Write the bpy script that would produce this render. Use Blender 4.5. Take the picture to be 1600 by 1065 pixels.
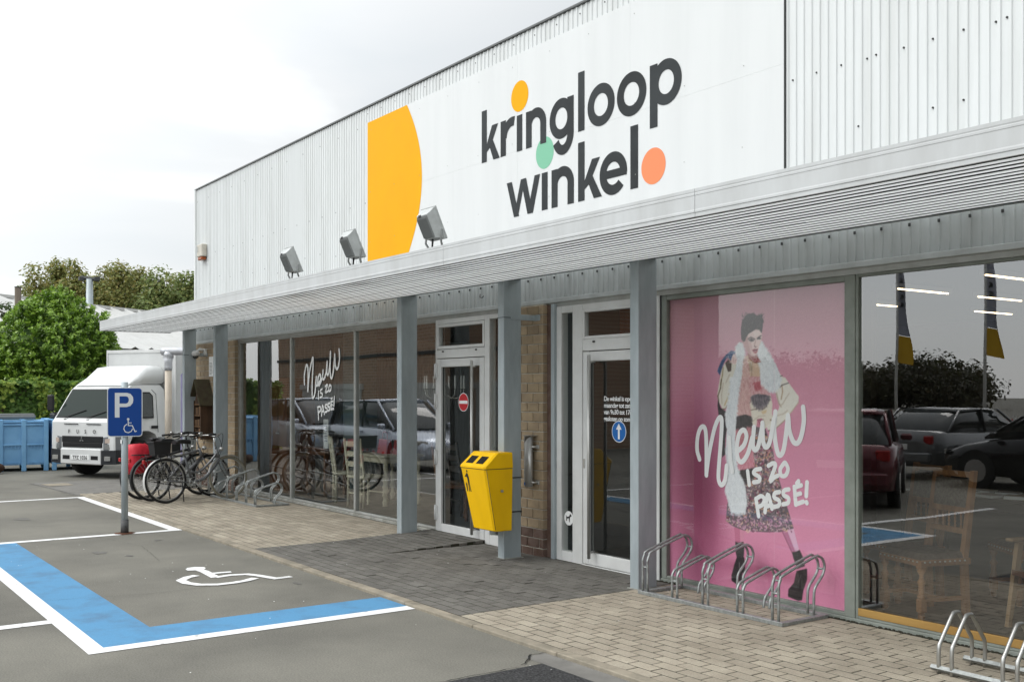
import bpy, math, random
import numpy as np
from mathutils import Vector, Matrix
R = math.radians
random.seed(7)
rng = np.random.default_rng(7)
for o in list(bpy.data.objects):
    bpy.data.objects.remove(o)
scene = bpy.context.scene
col = scene.collection

# ------------------------------------------------------------------ camera
CAM_Y, CAM_H = -6.526, 1.72            # the shop front lies in the plane y = 0
FPX, YAW, HOR = 1608.0, R(35.53), 613.65
cam_data = bpy.data.cameras.new('camera')
cam = bpy.data.objects.new('camera', cam_data)
col.objects.link(cam)
scene.camera = cam
cam.location = (0, CAM_Y, CAM_H)
cam.rotation_euler = (R(90), 0, R(90) - YAW)
cam_data.sensor_width = 36
cam_data.lens = 36 * FPX / 1600
cam_data.shift_y = (HOR - 532.5) / 1600
cam_data.clip_start = 0.05
cam_data.clip_end = 3000

# ------------------------------------------------------------------ world: overcast sky
SUN_EL, SUN_AZ = R(50), R(205)         # azimuth clockwise from +y
world = bpy.data.worlds.new('World')
scene.world = world
world.use_nodes = True
nt = world.node_tree
nt.nodes.clear()
N, L = nt.nodes.new, nt.links.new
sky = N('ShaderNodeTexSky'); sky.sky_type = 'NISHITA'; sky.sun_disc = False
sky.sun_elevation = SUN_EL; sky.sun_rotation = SUN_AZ
tc = N('ShaderNodeTexCoord')
mp = N('ShaderNodeMapping'); mp.inputs['Scale'].default_value = (1.0, 1.0, 3.2)
nz = N('ShaderNodeTexNoise'); nz.inputs['Scale'].default_value = 2.1
nz.inputs['Detail'].default_value = 5; nz.inputs['Roughness'].default_value = 0.5
nz.inputs['Distortion'].default_value = 0.5
cr = N('ShaderNodeValToRGB')
cr.color_ramp.elements[0].position = 0.36; cr.color_ramp.elements[0].color = (3.12, 3.27, 3.36, 1)
cr.color_ramp.elements[1].position = 0.52; cr.color_ramp.elements[1].color = (3.42, 3.50, 3.53, 1)
e = cr.color_ramp.elements.new(0.75); e.color = (4.7, 4.74, 4.70, 1)
mx = N('ShaderNodeMix'); mx.data_type = 'RGBA'; mx.inputs['Factor'].default_value = 0.96
bg = N('ShaderNodeBackground'); bg.inputs['Strength'].default_value = 0.1
ow = N('ShaderNodeOutputWorld')
L(tc.outputs['Generated'], mp.inputs['Vector']); L(mp.outputs['Vector'], nz.inputs['Vector'])
L(nz.outputs['Fac'], cr.inputs['Fac'])
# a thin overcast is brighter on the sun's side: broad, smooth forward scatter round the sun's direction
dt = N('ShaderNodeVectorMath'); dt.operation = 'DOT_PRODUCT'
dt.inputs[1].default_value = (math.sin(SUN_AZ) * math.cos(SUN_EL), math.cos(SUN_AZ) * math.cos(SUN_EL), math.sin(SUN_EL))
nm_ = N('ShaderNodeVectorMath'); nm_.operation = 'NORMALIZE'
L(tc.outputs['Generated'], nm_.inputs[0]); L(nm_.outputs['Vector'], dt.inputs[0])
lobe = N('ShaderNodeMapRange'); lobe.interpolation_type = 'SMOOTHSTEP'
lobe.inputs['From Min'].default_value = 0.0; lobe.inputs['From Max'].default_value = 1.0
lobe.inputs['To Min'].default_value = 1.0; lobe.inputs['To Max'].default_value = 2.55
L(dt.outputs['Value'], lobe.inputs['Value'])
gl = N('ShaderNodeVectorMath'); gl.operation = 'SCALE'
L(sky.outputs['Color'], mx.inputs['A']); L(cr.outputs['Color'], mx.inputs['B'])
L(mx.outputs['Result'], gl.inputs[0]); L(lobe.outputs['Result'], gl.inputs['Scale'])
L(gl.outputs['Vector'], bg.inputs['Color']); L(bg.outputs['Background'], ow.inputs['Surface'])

sun_data = bpy.data.lights.new('sun', 'SUN')
sun_data.energy = 0.55; sun_data.angle = R(26); sun_data.color = (1.0, 0.975, 0.94)
sun = bpy.data.objects.new('sun', sun_data); col.objects.link(sun)
sd = Vector((math.sin(SUN_AZ) * math.cos(SUN_EL), math.cos(SUN_AZ) * math.cos(SUN_EL), math.sin(SUN_EL)))
sun.rotation_euler = sd.to_track_quat('Z', 'Y').to_euler()
sun.location = (0, -20, 30)

vs = scene.view_settings
vs.view_transform = 'Standard'; vs.look = 'None'; vs.exposure = 1.2; vs.gamma = 1.0
vs.use_curve_mapping = False
scene.cycles.use_denoising = True
scene.cycles.max_bounces = 8; scene.cycles.transparent_max_bounces = 24
scene.cycles.caustics_reflective = False; scene.cycles.caustics_refractive = False

# ------------------------------------------------------------------ helpers
_c, _s = math.cos(YAW), math.sin(YAW)
def _ray(u, v):
    a = (u - 800) / FPX
    return (-_c + a * _s, _s + a * _c, -(v - HOR) / FPX)
def on_wall(u, v, Y=0.0):
    "x, z of a place measured in the photograph on an upright plane y = Y"
    r = _ray(u, v); t = (Y - CAM_Y) / r[1]
    return t * r[0], CAM_H + t * r[2]
def on_ground(u, v, z=0.0):
    r = _ray(u, v); t = (z - CAM_H) / r[2]
    return t * r[0], CAM_Y + t * r[1]
def at(u, v, depth):
    r = _ray(u, v)
    return Vector((depth * r[0], CAM_Y + depth * r[1], CAM_H + depth * r[2]))

class MB:
    "collects simple shapes and links them as one mesh object"
    def __init__(s): s.v = []; s.f = []; s.sm = []
    def add(s, vs, fs, smooth=False):
        o = len(s.v); s.v += [tuple(p) for p in vs]
        s.f += [tuple(i + o for i in f) for f in fs]; s.sm += [smooth] * len(fs); return s
    def box(s, x0, x1, y0, y1, z0, z1, b=0.0):
        if b <= 0:
            v = [(x0,y0,z0),(x1,y0,z0),(x1,y1,z0),(x0,y1,z0),(x0,y0,z1),(x1,y0,z1),(x1,y1,z1),(x0,y1,z1)]
            f = [(0,3,2,1),(4,5,6,7),(0,1,5,4),(1,2,6,5),(2,3,7,6),(3,0,4,7)]
            return s.add(v, f)
        X, Y, Z = (x0, x1), (y0, y1), (z0, z1); sg = (1, -1); v = []; idx = {}
        for i in (0, 1):
            for j in (0, 1):
                for k in (0, 1):
                    for ax in range(3):
                        p = [X[i], Y[j], Z[k]]
                        for a, q in ((0, i), (1, j), (2, k)):
                            if a != ax: p[a] += sg[q] * b
                        idx[(i, j, k, ax)] = len(v); v.append(p)
        f = []
        f += [tuple(idx[(0,j,k,0)] for j, k in ((0,0),(0,1),(1,1),(1,0))), tuple(idx[(1,j,k,0)] for j, k in ((0,0),(1,0),(1,1),(0,1)))]
        f += [tuple(idx[(i,0,k,1)] for i, k in ((0,0),(1,0),(1,1),(0,1))), tuple(idx[(i,1,k,1)] for i, k in ((0,0),(0,1),(1,1),(1,0)))]
        f += [tuple(idx[(i,j,0,2)] for i, j in ((0,0),(0,1),(1,1),(1,0))), tuple(idx[(i,j,1,2)] for i, j in ((0,0),(1,0),(1,1),(0,1)))]
        for j in (0, 1):
            for k in (0, 1):
                q = (idx[(0,j,k,1)], idx[(1,j,k,1)], idx[(1,j,k,2)], idx[(0,j,k,2)]); f.append(q if (j + k) % 2 == 1 else q[::-1])
        for i in (0, 1):
            for k in (0, 1):
                q = (idx[(i,0,k,0)], idx[(i,1,k,0)], idx[(i,1,k,2)], idx[(i,0,k,2)]); f.append(q if (i + k) % 2 == 0 else q[::-1])
        for i in (0, 1):
            for j in (0, 1):
                q = (idx[(i,j,0,0)], idx[(i,j,1,0)], idx[(i,j,1,1)], idx[(i,j,0,1)]); f.append(q if (i + j) % 2 == 1 else q[::-1])
        for i in (0, 1):
            for j in (0, 1):
                for k in (0, 1):
                    q = (idx[(i,j,k,0)], idx[(i,j,k,1)], idx[(i,j,k,2)]); f.append(q if (i + j + k) % 2 == 1 else q[::-1])
        return s.add(v, f)
    def tube(s, pts, r, seg=8, closed=False, caps=True, smooth=True):
        P = [Vector(p) for p in pts]; n = len(P)
        rad = r if isinstance(r, (list, tuple)) else [r] * n
        T = []
        for i in range(n):
            if closed: t = P[(i + 1) % n] - P[i - 1]
            elif i == 0: t = P[1] - P[0]
            elif i == n - 1: t = P[-1] - P[-2]
            else: t = (P[i + 1] - P[i]).normalized() + (P[i] - P[i - 1]).normalized()
            T.append(t.normalized() if t.length > 1e-9 else Vector((0, 0, 1)))
        up = Vector((0, 0, 1)) if abs(T[0].z) < 0.9 else Vector((1, 0, 0))
        nx = T[0].cross(up).normalized(); vs = []
        for i in range(n):
            nx = (nx - T[i] * nx.dot(T[i])).normalized(); ny = T[i].cross(nx)
            m = 1.0
            if 0 < i < n - 1 and not closed:
                cs = (P[i + 1] - P[i]).normalized().dot((P[i] - P[i - 1]).normalized())
                m = 1 / max(0.6, math.sqrt(max(0.0, (1 + cs) / 2)))
            for k in range(seg):
                a = 2 * math.pi * k / seg
                vs.append(P[i] + (nx * math.cos(a) + ny * math.sin(a)) * rad[i] * (m if seg <= 4 else 1))
        fs = []
        for i in range(n if closed else n - 1):
            j = (i + 1) % n
            for k in range(seg):
                k2 = (k + 1) % seg
                fs.append((i * seg + k, i * seg + k2, j * seg + k2, j * seg + k))
        s.add(vs, fs, smooth)
        if caps and not closed:
            o = len(s.v) - len(vs)
            s.f += [tuple(o + k for k in range(seg))[::-1], tuple(o + (n - 1) * seg + k for k in range(seg))]; s.sm += [False, False]
        return s
    def cyl(s, p0, p1, r, seg=16, r1=None):
        return s.tube([p0, p1], [r, r if r1 is None else r1], seg)
    def ring(s, c, axis, Rr, r, n=40, seg=8, a0=0.0, a1=None):
        ax = Vector(axis).normalized(); u = ax.orthogonal().normalized()
        if abs(ax.y) > 0.99: u = Vector((1, 0, 0))
        w = ax.cross(u); c = Vector(c)
        if a1 is None:
            return s.tube([c + (u * math.cos(2*math.pi*i/n) + w * math.sin(2*math.pi*i/n)) * Rr for i in range(n)], r, seg, closed=True)
        return s.tube([c + (u * math.cos(a0+(a1-a0)*i/n) + w * math.sin(a0+(a1-a0)*i/n)) * Rr for i in range(n + 1)], r, seg)
    def prism(s, poly, fn, d0, d1):
        "poly: 2D outline; fn(a, b, d) -> point"
        n = len(poly)
        v = [fn(a, b, d0) for a, b in poly] + [fn(a, b, d1) for a, b in poly]
        f = [tuple(range(n)), tuple(range(2 * n - 1, n - 1, -1))] + [(i, i + n, (i + 1) % n + n, (i + 1) % n) for i in range(n)]
        return s.add(v, f)
    def loft(s, rings, cap=True, smooth=False):
        n = len(rings[0]); v = [p for r_ in rings for p in r_]; f = []
        for i in range(len(rings) - 1):
            for k in range(n):
                k2 = (k + 1) % n
                f.append((i * n + k, i * n + k2, (i + 1) * n + k2, (i + 1) * n + k))
        s.add(v, f, smooth)
        if cap:
            o = len(s.v) - len(v)
            s.f += [tuple(o + k for k in range(n))[::-1], tuple(o + (len(rings) - 1) * n + k for k in range(n))]; s.sm += [False, False]
        return s
    def sphere(s, c, r, n=12, sc=(1, 1, 1)):
        rings = []
        for i in range(1, n // 2 + 1):
            a = math.pi * (i - 0.5) / (n // 2 + 0.0) if False else math.pi * i / (n // 2 + 1)
            rings.append([(c[0] + r*sc[0]*math.sin(a)*math.cos(2*math.pi*k/n), c[1] + r*sc[1]*math.sin(a)*math.sin(2*math.pi*k/n), c[2] + r*sc[2]*math.cos(a)) for k in range(n)])
        return s.loft(rings, True, True)
    def mesh(s, name):
        m = bpy.data.meshes.new(name); m.from_pydata(s.v, [], s.f); m.update()
        if any(s.sm): m.polygons.foreach_set('use_smooth', s.sm)
        return m
    def build(s, name, mat, parent=None, fix=True):
        m = s.mesh(name)
        if fix:
            import bmesh
            b = bmesh.new(); b.from_mesh(m); bmesh.ops.recalc_face_normals(b, faces=b.faces); b.to_mesh(m); b.free()
        return link(name, m, mat, parent)
def link(name, mesh, mat, parent=None):
    if mat is not None and not mesh.materials: mesh.materials.append(mat)
    o = bpy.data.objects.new(name, mesh); col.objects.link(o)
    if parent is not None: o.parent = parent
    return o
def tag(o, label=None, cat=None, group=None, kind=None):
    if label: o['label'] = label
    if cat: o['category'] = cat
    if group: o['group'] = group
    if kind: o['kind'] = kind
    return o
def thing(name, label, cat, loc=(0, 0, 0), rz=0.0, group=None):
    o = bpy.data.objects.new(name, None); col.objects.link(o)
    o.empty_display_size = 0.1
    o.location = loc; o.rotation_euler = (0, 0, rz)
    return tag(o, label, cat, group)
def copy_tree(o, parent=None):
    c = o.copy(); col.objects.link(c); c.parent = parent
    for ch in list(o.children): copy_tree(ch, c)
    return c
def ident(a, b, d): return (a, d, b)       # outline in x, z; thickness in y

# ------------------------------------------------------------------ materials
def mat(name, color, rough=0.6, metal=0.0, var=0.0, scale=8.0, bump=0.0, bscale=60.0, color2=None, spec=0.28, stretch=None, emit=None, coat=0.0, detail=5.0, lo=0.35, hi=0.65, grain=0.0, gscale=120.0):
    m = bpy.data.materials.new(name); m.use_nodes = True
    nt = m.node_tree; b = nt.nodes['Principled BSDF']; N = nt.nodes.new; L = nt.links.new
    c = tuple(color) + (1,)
    b.inputs['Base Color'].default_value = c; b.inputs['Roughness'].default_value = rough
    b.inputs['Metallic'].default_value = metal; b.inputs['Specular IOR Level'].default_value = spec
    if coat: b.inputs['Coat Weight'].default_value = coat; b.inputs['Coat Roughness'].default_value = 0.08
    if emit: b.inputs['Emission Color'].default_value = tuple(emit[:3]) + (1,); b.inputs['Emission Strength'].default_value = emit[3]
    if var or color2 or bump:
        tc = N('ShaderNodeTexCoord'); mp = N('ShaderNodeMapping')
        if stretch: mp.inputs['Scale'].default_value = stretch
        geo = N('ShaderNodeNewGeometry'); L(geo.outputs['Position'], mp.inputs['Vector'])
    if var or color2:
        nz = N('ShaderNodeTexNoise'); nz.inputs['Scale'].default_value = scale; nz.inputs['Detail'].default_value = detail
        nz.inputs['Roughness'].default_value = 0.62
        L(mp.outputs['Vector'], nz.inputs['Vector'])
        rp = N('ShaderNodeValToRGB'); rp.color_ramp.elements[0].position = lo; rp.color_ramp.elements[1].position = hi
        a = color2 if color2 else tuple(x * (1 - var) for x in color)
        rp.color_ramp.elements[0].color = tuple(a) + (1,)
        rp.color_ramp.elements[1].color = tuple(min(1, x * (1 + (0 if color2 else var))) for x in color) + (1,)
        L(nz.outputs['Fac'], rp.inputs['Fac']); L(rp.outputs['Color'], b.inputs['Base Color'])
        mr = N('ShaderNodeMapRange'); mr.inputs['To Min'].default_value = max(0.02, rough - 0.08); mr.inputs['To Max'].default_value = min(1, rough + 0.08)
        L(nz.outputs['Fac'], mr.inputs['Value']); L(mr.outputs['Result'], b.inputs['Roughness'])
    if grain:
        ng = N('ShaderNodeTexNoise'); ng.inputs['Scale'].default_value = gscale; ng.inputs['Detail'].default_value = 3
        L(mp.outputs['Vector'], ng.inputs['Vector'])
        mg = N('ShaderNodeMapRange'); mg.inputs['From Min'].default_value = 0.3; mg.inputs['From Max'].default_value = 0.7
        mg.inputs['To Min'].default_value = 1 - grain; mg.inputs['To Max'].default_value = 1 + grain
        L(ng.outputs['Fac'], mg.inputs['Value'])
        vm = N('ShaderNodeMix'); vm.data_type = 'RGBA'; vm.blend_type = 'MULTIPLY'; vm.inputs['Factor'].default_value = 1
        if b.inputs['Base Color'].links: L(b.inputs['Base Color'].links[0].from_socket, vm.inputs['A'])
        else: vm.inputs['A'].default_value = c
        L(mg.outputs['Result'], vm.inputs['B']); L(vm.outputs['Result'], b.inputs['Base Color'])
    if bump:
        nb = N('ShaderNodeTexNoise'); nb.inputs['Scale'].default_value = bscale; nb.inputs['Detail'].default_value = 4
        L(mp.outputs['Vector'], nb.inputs['Vector'])
        bp = N('ShaderNodeBump'); bp.inputs['Strength'].default_value = bump; bp.inputs['Distance'].default_value = 0.01
        L(nb.outputs['Fac'], bp.inputs['Height']); L(bp.outputs['Normal'], b.inputs['Normal'])
    return m
def obj_tint(m, amount=0.25, hue=0.0):
    "each object that carries the material gets its own shade (fired or cast batch colour)"
    nt = m.node_tree; b = nt.nodes['Principled BSDF']; N = nt.nodes.new; L = nt.links.new
    oi = N('ShaderNodeObjectInfo'); mr = N('ShaderNodeMapRange')
    mr.inputs['To Min'].default_value = 1 - amount; mr.inputs['To Max'].default_value = 1 + amount
    L(oi.outputs['Random'], mr.inputs['Value'])
    hs = N('ShaderNodeHueSaturation'); hs.inputs['Hue'].default_value = 0.5 + hue
    L(mr.outputs['Result'], hs.inputs['Value'])
    src = b.inputs['Base Color'].links
    if src: L(src[0].from_socket, hs.inputs['Color'])
    else: hs.inputs['Color'].default_value = b.inputs['Base Color'].default_value
    L(hs.outputs['Color'], b.inputs['Base Color'])
    return m
def attr_mat(name, rough=0.6, attr='Col', var=0.0, spec=0.5, sss=0.0):
    m = bpy.data.materials.new(name); m.use_nodes = True
    nt = m.node_tree; b = nt.nodes['Principled BSDF']
    a = nt.nodes.new('ShaderNodeAttribute'); a.attribute_name = attr
    nt.links.new(a.outputs['Color'], b.inputs['Base Color'])
    b.inputs['Roughness'].default_value = rough; b.inputs['Specular IOR Level'].default_value = spec
    return m
def glass_mat(name, tint=(0.92, 0.95, 0.93), ior=1.75):
    m = bpy.data.materials.new(name); m.use_nodes = True
    nt = m.node_tree; nt.nodes.clear(); N = nt.nodes.new; L = nt.links.new
    lw = N('ShaderNodeLayerWeight'); lw.inputs['Blend'].default_value = 0.5
    r0 = ((ior - 1) / (ior + 1)) ** 2
    pw = N('ShaderNodeMath'); pw.operation = 'POWER'; pw.inputs[1].default_value = 5.0
    fr = N('ShaderNodeMapRange'); fr.inputs['To Min'].default_value = r0; fr.inputs['To Max'].default_value = 1.0
    L(lw.outputs['Facing'], pw.inputs[0]); L(pw.outputs[0], fr.inputs['Value'])
    geo = N('ShaderNodeNewGeometry')
    t = N('ShaderNodeBsdfTransparent'); t.inputs['Color'].default_value = tuple(tint) + (1,)
    g = N('ShaderNodeBsdfGlossy'); g.inputs['Roughness'].default_value = 0.0; g.inputs['Color'].default_value = (1, 1, 1, 1)
    nb = N('ShaderNodeTexNoise'); nb.inputs['Scale'].default_value = 0.9; nb.inputs['Detail'].default_value = 1
    L(geo.outputs['Position'], nb.inputs['Vector'])
    bp = N('ShaderNodeBump'); bp.inputs['Strength'].default_value = 0.06; bp.inputs['Distance'].default_value = 0.03
    L(nb.outputs['Fac'], bp.inputs['Height']); L(bp.outputs['Normal'], g.inputs['Normal'])
    mxs = N('ShaderNodeMixShader'); out = N('ShaderNodeOutputMaterial')
    L(fr.outputs['Result'], mxs.inputs['Fac']); L(t.outputs['BSDF'], mxs.inputs[1]); L(g.outputs['BSDF'], mxs.inputs[2])
    L(mxs.outputs['Shader'], out.inputs['Surface'])
    return m

M = {}
M['asphalt'] = mat('asphalt', (0.192, 0.184, 0.156), 0.88, var=0.0, color2=(0.130, 0.125, 0.107), scale=0.7, bump=0.35, bscale=160, detail=8, grain=.22, gscale=85)
M['asphalt_patch'] = mat('asphalt_patch', (0.062, 0.062, 0.062), 0.92, color2=(0.022, 0.022, 0.023), scale=70, bump=0.9, bscale=120, grain=.5, gscale=60)
M['concrete'] = mat('concrete', (0.20, 0.192, 0.175), 0.9, color2=(0.145, 0.14, 0.128), scale=4, bump=0.3, bscale=90)
M['kerb'] = mat('kerb_concrete', (0.33, 0.29, 0.225), 0.9, color2=(0.20, 0.18, 0.14), scale=5, bump=0.3, bscale=90)
M['joint'] = mat('joint_sand', (0.05, 0.044, 0.034), 0.95, color2=(0.03, 0.033, 0.02), scale=6)
M['paver_tan'] = obj_tint(mat('paver_tan', (0.41, 0.365, 0.288), 0.9, color2=(0.30, 0.263, 0.205), scale=2.2, bump=0.5, bscale=200, detail=9, grain=.16, gscale=110), 0.10)
M['paver_grey'] = obj_tint(mat('paver_grey', (0.17, 0.162, 0.145), 0.9, color2=(0.125, 0.118, 0.105), scale=2.2, bump=0.5, bscale=200, detail=9, grain=.2, gscale=110), 0.10)
M['paint_white'] = mat('road_paint_white', (0.76, 0.76, 0.75), 0.7, color2=(0.34, 0.33, 0.31), scale=7, bump=0.15, bscale=200, lo=0.31, hi=0.39, detail=14, grain=.06)
M['paint_blue'] = mat('road_paint_blue', (0.085, 0.25, 0.43), 0.8, color2=(0.075, 0.165, 0.27), scale=2.6, bump=0.15, bscale=200, lo=0.28, hi=0.52, detail=12, grain=.08)
M['crack'] = mat('crack', (0.02, 0.02, 0.018), 1.0)
M['clad'] = mat('white_sheet', (0.69, 0.71, 0.705), 0.5, var=0.0, color2=(0.625, 0.642, 0.632), scale=5, stretch=(1, 1, 0.07), lo=0.36, hi=0.56, grain=.025, gscale=3)
M['sign_panel'] = mat('sign_panel_white', (0.69, 0.705, 0.70), 0.38, color2=(0.65, 0.665, 0.66), scale=3.0, stretch=(1, 1, .09), lo=0.3, hi=0.6)
M['strip'] = mat('grey_sheet', (0.50, 0.53, 0.53), 0.55, color2=(0.40, 0.42, 0.415), scale=3.5, stretch=(1, 1, 0.3), metal=0.2)
M['fascia'] = mat('canopy_sheet', (0.55, 0.565, 0.565), 0.5, color2=(0.48, 0.49, 0.485), scale=4, stretch=(1, 1, .3))
M['slat'] = mat('slat_paint', (0.86, 0.87, 0.875), 0.45, color2=(0.78, 0.785, 0.78), scale=1.3, stretch=(0.3, 1, 1))
def translucent(name, color, fac, rough=.5):
    m = mat(name, color, rough, color2=tuple(k * .92 for k in color), scale=2.0); nt = m.node_tree
    b = nt.nodes['Principled BSDF']; t = nt.nodes.new('ShaderNodeBsdfTranslucent'); t.inputs['Color'].default_value = tuple(color) + (1,)
    x = nt.nodes.new('ShaderNodeMixShader'); x.inputs['Fac'].default_value = fac; out = nt.nodes['Material Output']
    nt.links.new(b.outputs['BSDF'], x.inputs[1]); nt.links.new(t.outputs['BSDF'], x.inputs[2]); nt.links.new(x.outputs['Shader'], out.inputs['Surface'])
    return m
M['slat'] = translucent('slat_translucent', (0.88, 0.89, 0.885), 0.72, 0.45)  # light-passing material made up to brighten the canopy underside
M['top_sheet'] = translucent('canopy_translucent', (0.93, 0.935, 0.93), 0.88)  # invented see-through roofing, added so daylight reaches the slats from above
M['black'] = mat('void_black', (0.012, 0.012, 0.011), 0.95)
M['trim_dark'] = mat('dark_trim', (0.05, 0.052, 0.052), 0.6)
M['galv'] = mat('galvanised_steel', (0.42, 0.47, 0.485), 0.5, metal=0.3, color2=(0.33, 0.375, 0.39), scale=9, bump=0.03, bscale=30, detail=6, stretch=(1, 1, .22))
M['galv_rack'] = mat('galvanised_tube', (0.40, 0.42, 0.41), 0.45, metal=0.6, color2=(0.25, 0.265, 0.26), scale=30, detail=6)
M['chrome'] = mat('bright_steel', (0.46, 0.46, 0.44), 0.36, metal=0.9)
M['alu'] = mat('white_aluminium', (0.66, 0.665, 0.65), 0.45, color2=(0.57, 0.575, 0.56), scale=2.5)
M['alu_grey'] = mat('grey_aluminium', (0.42, 0.43, 0.41), 0.45, metal=0.3, color2=(0.33, 0.335, 0.31), scale=5)
M['frame_green'] = mat('greygreen_frame', (0.25, 0.27, 0.24), 0.55, color2=(0.195, 0.212, 0.185), scale=5, bump=0.1, bscale=40)
M['sill'] = mat('sill_stone', (0.36, 0.36, 0.33), 0.8, color2=(0.22, 0.22, 0.19), scale=7, bump=0.2, bscale=60)
M['brick'] = obj_tint(mat('tan_brick', (0.375, 0.29, 0.185), 0.85, color2=(0.29, 0.222, 0.148), scale=7, bump=0.35, bscale=110), 0.13)
M['brick_dark'] = obj_tint(mat('brown_brick', (0.105, 0.062, 0.045), 0.85, color2=(0.16, 0.11, 0.09), scale=9, bump=0.35, bscale=110), 0.2)
M['mortar'] = mat('mortar', (0.48, 0.45, 0.38), 0.95, color2=(0.34, 0.31, 0.26), scale=9, bump=0.3, bscale=150)
M['glass'] = glass_mat('window_glass', ior=2.5)
M['glass_left'] = glass_mat('left_window_glass', ior=3.0)
M['glass_poster'] = glass_mat('poster_glass', (.99, .99, .99), ior=1.62)
M['glass_door'] = glass_mat('door_glass', ior=1.9)
M['glass_dark'] = mat('vehicle_glass', (0.02, 0.025, 0.025), 0.04, spec=0.8)
M['wood_sill'] = mat('ochre_board', (0.40, 0.245, 0.075), 0.6, color2=(0.32, 0.185, 0.055), scale=3, stretch=(0.4, 1, 3))
M['steel_brushed'] = mat('brushed_steel', (0.50, 0.495, 0.47), 0.42, metal=0.8)
M['black_plastic'] = mat('black_plastic', (0.018, 0.018, 0.019), 0.5)
M['dark_rubber'] = mat('rubber', (0.022, 0.022, 0.022), 0.8)
M['yellow_print'] = mat('yellow_film', (0.84, 0.41, 0.003), 0.5, color2=(0.79, 0.375, 0.002), scale=0.8, spec=.08)
M['letter_grey'] = mat('charcoal_film', (0.042, 0.048, 0.05), 0.45, color2=(0.024, 0.027, 0.028), scale=1.2, spec=.12)
M['green_print'] = mat('mint_film', (0.19, 0.49, 0.32), 0.4)
M['orange_print'] = mat('orange_film', (0.80, 0.24, 0.095), 0.4)
M['bin_yellow'] = mat('bin_yellow', (0.88, 0.52, 0.003), 0.4, color2=(0.80, 0.46, 0.003), scale=4, coat=0.08, stretch=(1, 1, .4), spec=.2)
M['black_print'] = mat('black_print', (0.02, 0.02, 0.02), 0.5)
M['white_print'] = mat('white_film', (0.82, 0.83, 0.82), 0.45)
M['red_print'] = mat('red_film', (0.48, 0.022, 0.03), 0.4)
M['blue_sign'] = mat('sign_blue', (0.003, 0.05, 0.245), 0.35)
M['blue_film'] = mat('blue_film', (0.012, 0.13, 0.42), 0.35)
M['sign_white'] = mat('sign_reflective_white', (0.66, 0.68, 0.68), 0.4)
# ================================================================== SETTING
ground = MB().add([(-420, -420, 0), (420, -420, 0), (420, 420, 0), (-420, 420, 0)], [(0, 1, 2, 3)]).build('parking_lot', M['asphalt'])
tag(ground, 'grey asphalt parking lot in front of the shop', kind='structure')
def sheet(name, poly, z, m, parent=ground):
    return MB().add([(x, y, z) for x, y in poly], [tuple(range(len(poly)))]).build(name, m, parent)
KERB_Y0, KERB_Y1 = -2.385, -2.295
# painted bay lines (parallel bays 2.5 m deep along the kerb)
P_W = M['paint_white']
sheet('white_line', [(-40, -4.86), (-7.12, -4.86), (-7.12, -4.735), (-40, -4.735)], 0.004, P_W)
sheet('white_line', [(-7.255, -4.735), (-7.12, -4.735), (-7.12, -2.39), (-7.255, -2.39)], 0.004, P_W)
sheet('white_line', [(-13.03, -4.735), (-12.90, -4.735), (-12.90, -2.39), (-13.03, -2.39)], 0.004, P_W)
sheet('white_line', [(-18.0, -2.52), (-13.03, -2.52), (-13.03, -2.39), (-18.0, -2.39)], 0.004, P_W)
sheet('white_line', [(-18.0, -4.735), (-17.87, -4.735), (-17.87, -2.52), (-18.0, -2.52)], 0.004, P_W)
sheet('white_line', [(-8.37, -8.2), (-8.24, -8.2), (-8.24, -4.86), (-8.37, -4.86)], 0.004, P_W)
sheet('white_line', [(-13.9, -9.6), (-13.77, -9.6), (-13.77, -4.86), (-13.9, -4.86)], 0.004, P_W)
sheet('white_line', [(-10.9, -9.6), (-10.77, -9.6), (-10.77, -4.86), (-10.9, -4.86)], 0.004, P_W)
sheet('white_line', [(-5.9, -9.6), (-5.77, -9.6), (-5.77, -4.86), (-5.9, -4.86)], 0.004, P_W)
sheet('blue_band', [(-12.90, -4.735), (-7.255, -4.735), (-7.255, -4.30), (-12.90, -4.30)], 0.004, M['paint_blue'])
sheet('blue_band', [(-7.70, -4.30), (-7.255, -4.30), (-7.255, -2.39), (-7.70, -2.39)], 0.004, M['paint_blue'])
# pale concrete apron beyond the paving, worn channel and dark asphalt repair near the kerb
sheet('concrete_apron', [(-21.3, -2.62), (-18.3, -2.45), (-18.3, -0.3), (-21.3, -0.3)], 0.003, M['concrete'])
sheet('drain_cover', [(-20.9, -2.5), (-20.35, -2.45), (-20.35, -2.02), (-20.9, -2.05)], 0.009, M['kerb'])
sheet('repair_patch', [(-5.21, -6.0), (-1.0, -6.0), (-1.0, -2.57), (-5.21, -2.57)], 0.004, M['asphalt_patch'])
sheet('gutter_channel', [(-5.41, -2.57), (-1.0, -2.57), (-1.0, -2.39), (-5.41, -2.39)], 0.003, M['concrete'])
def crack(pts, w=0.006, z=0.008):
    l, r_ = [], []; pp = []
    for (x0, y0), (x1, y1) in zip(pts[:-1], pts[1:]):
        n = max(2, int(math.hypot(x1 - x0, y1 - y0) / 0.05))
        for i in range(n): pp.append((x0 + (x1 - x0) * i / n + random.uniform(-.008, .008), y0 + (y1 - y0) * i / n + random.uniform(-.008, .008)))
    v, f = [], []
    for i, (x, y) in enumerate(pp):
        k = w * random.uniform(.3, 1.0); v += [(x - k / 2, y - k / 2, z), (x + k / 2, y + k / 2, z)]
        if i: f.append((2 * i - 2, 2 * i - 1, 2 * i + 1, 2 * i))
    return MB().add(v, f).build('crack', M['crack'], ground)
crack([(-9.15, -4.73), (-8.95, -3.9), (-9.0, -3.1), (-9.05, -2.4)])
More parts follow.
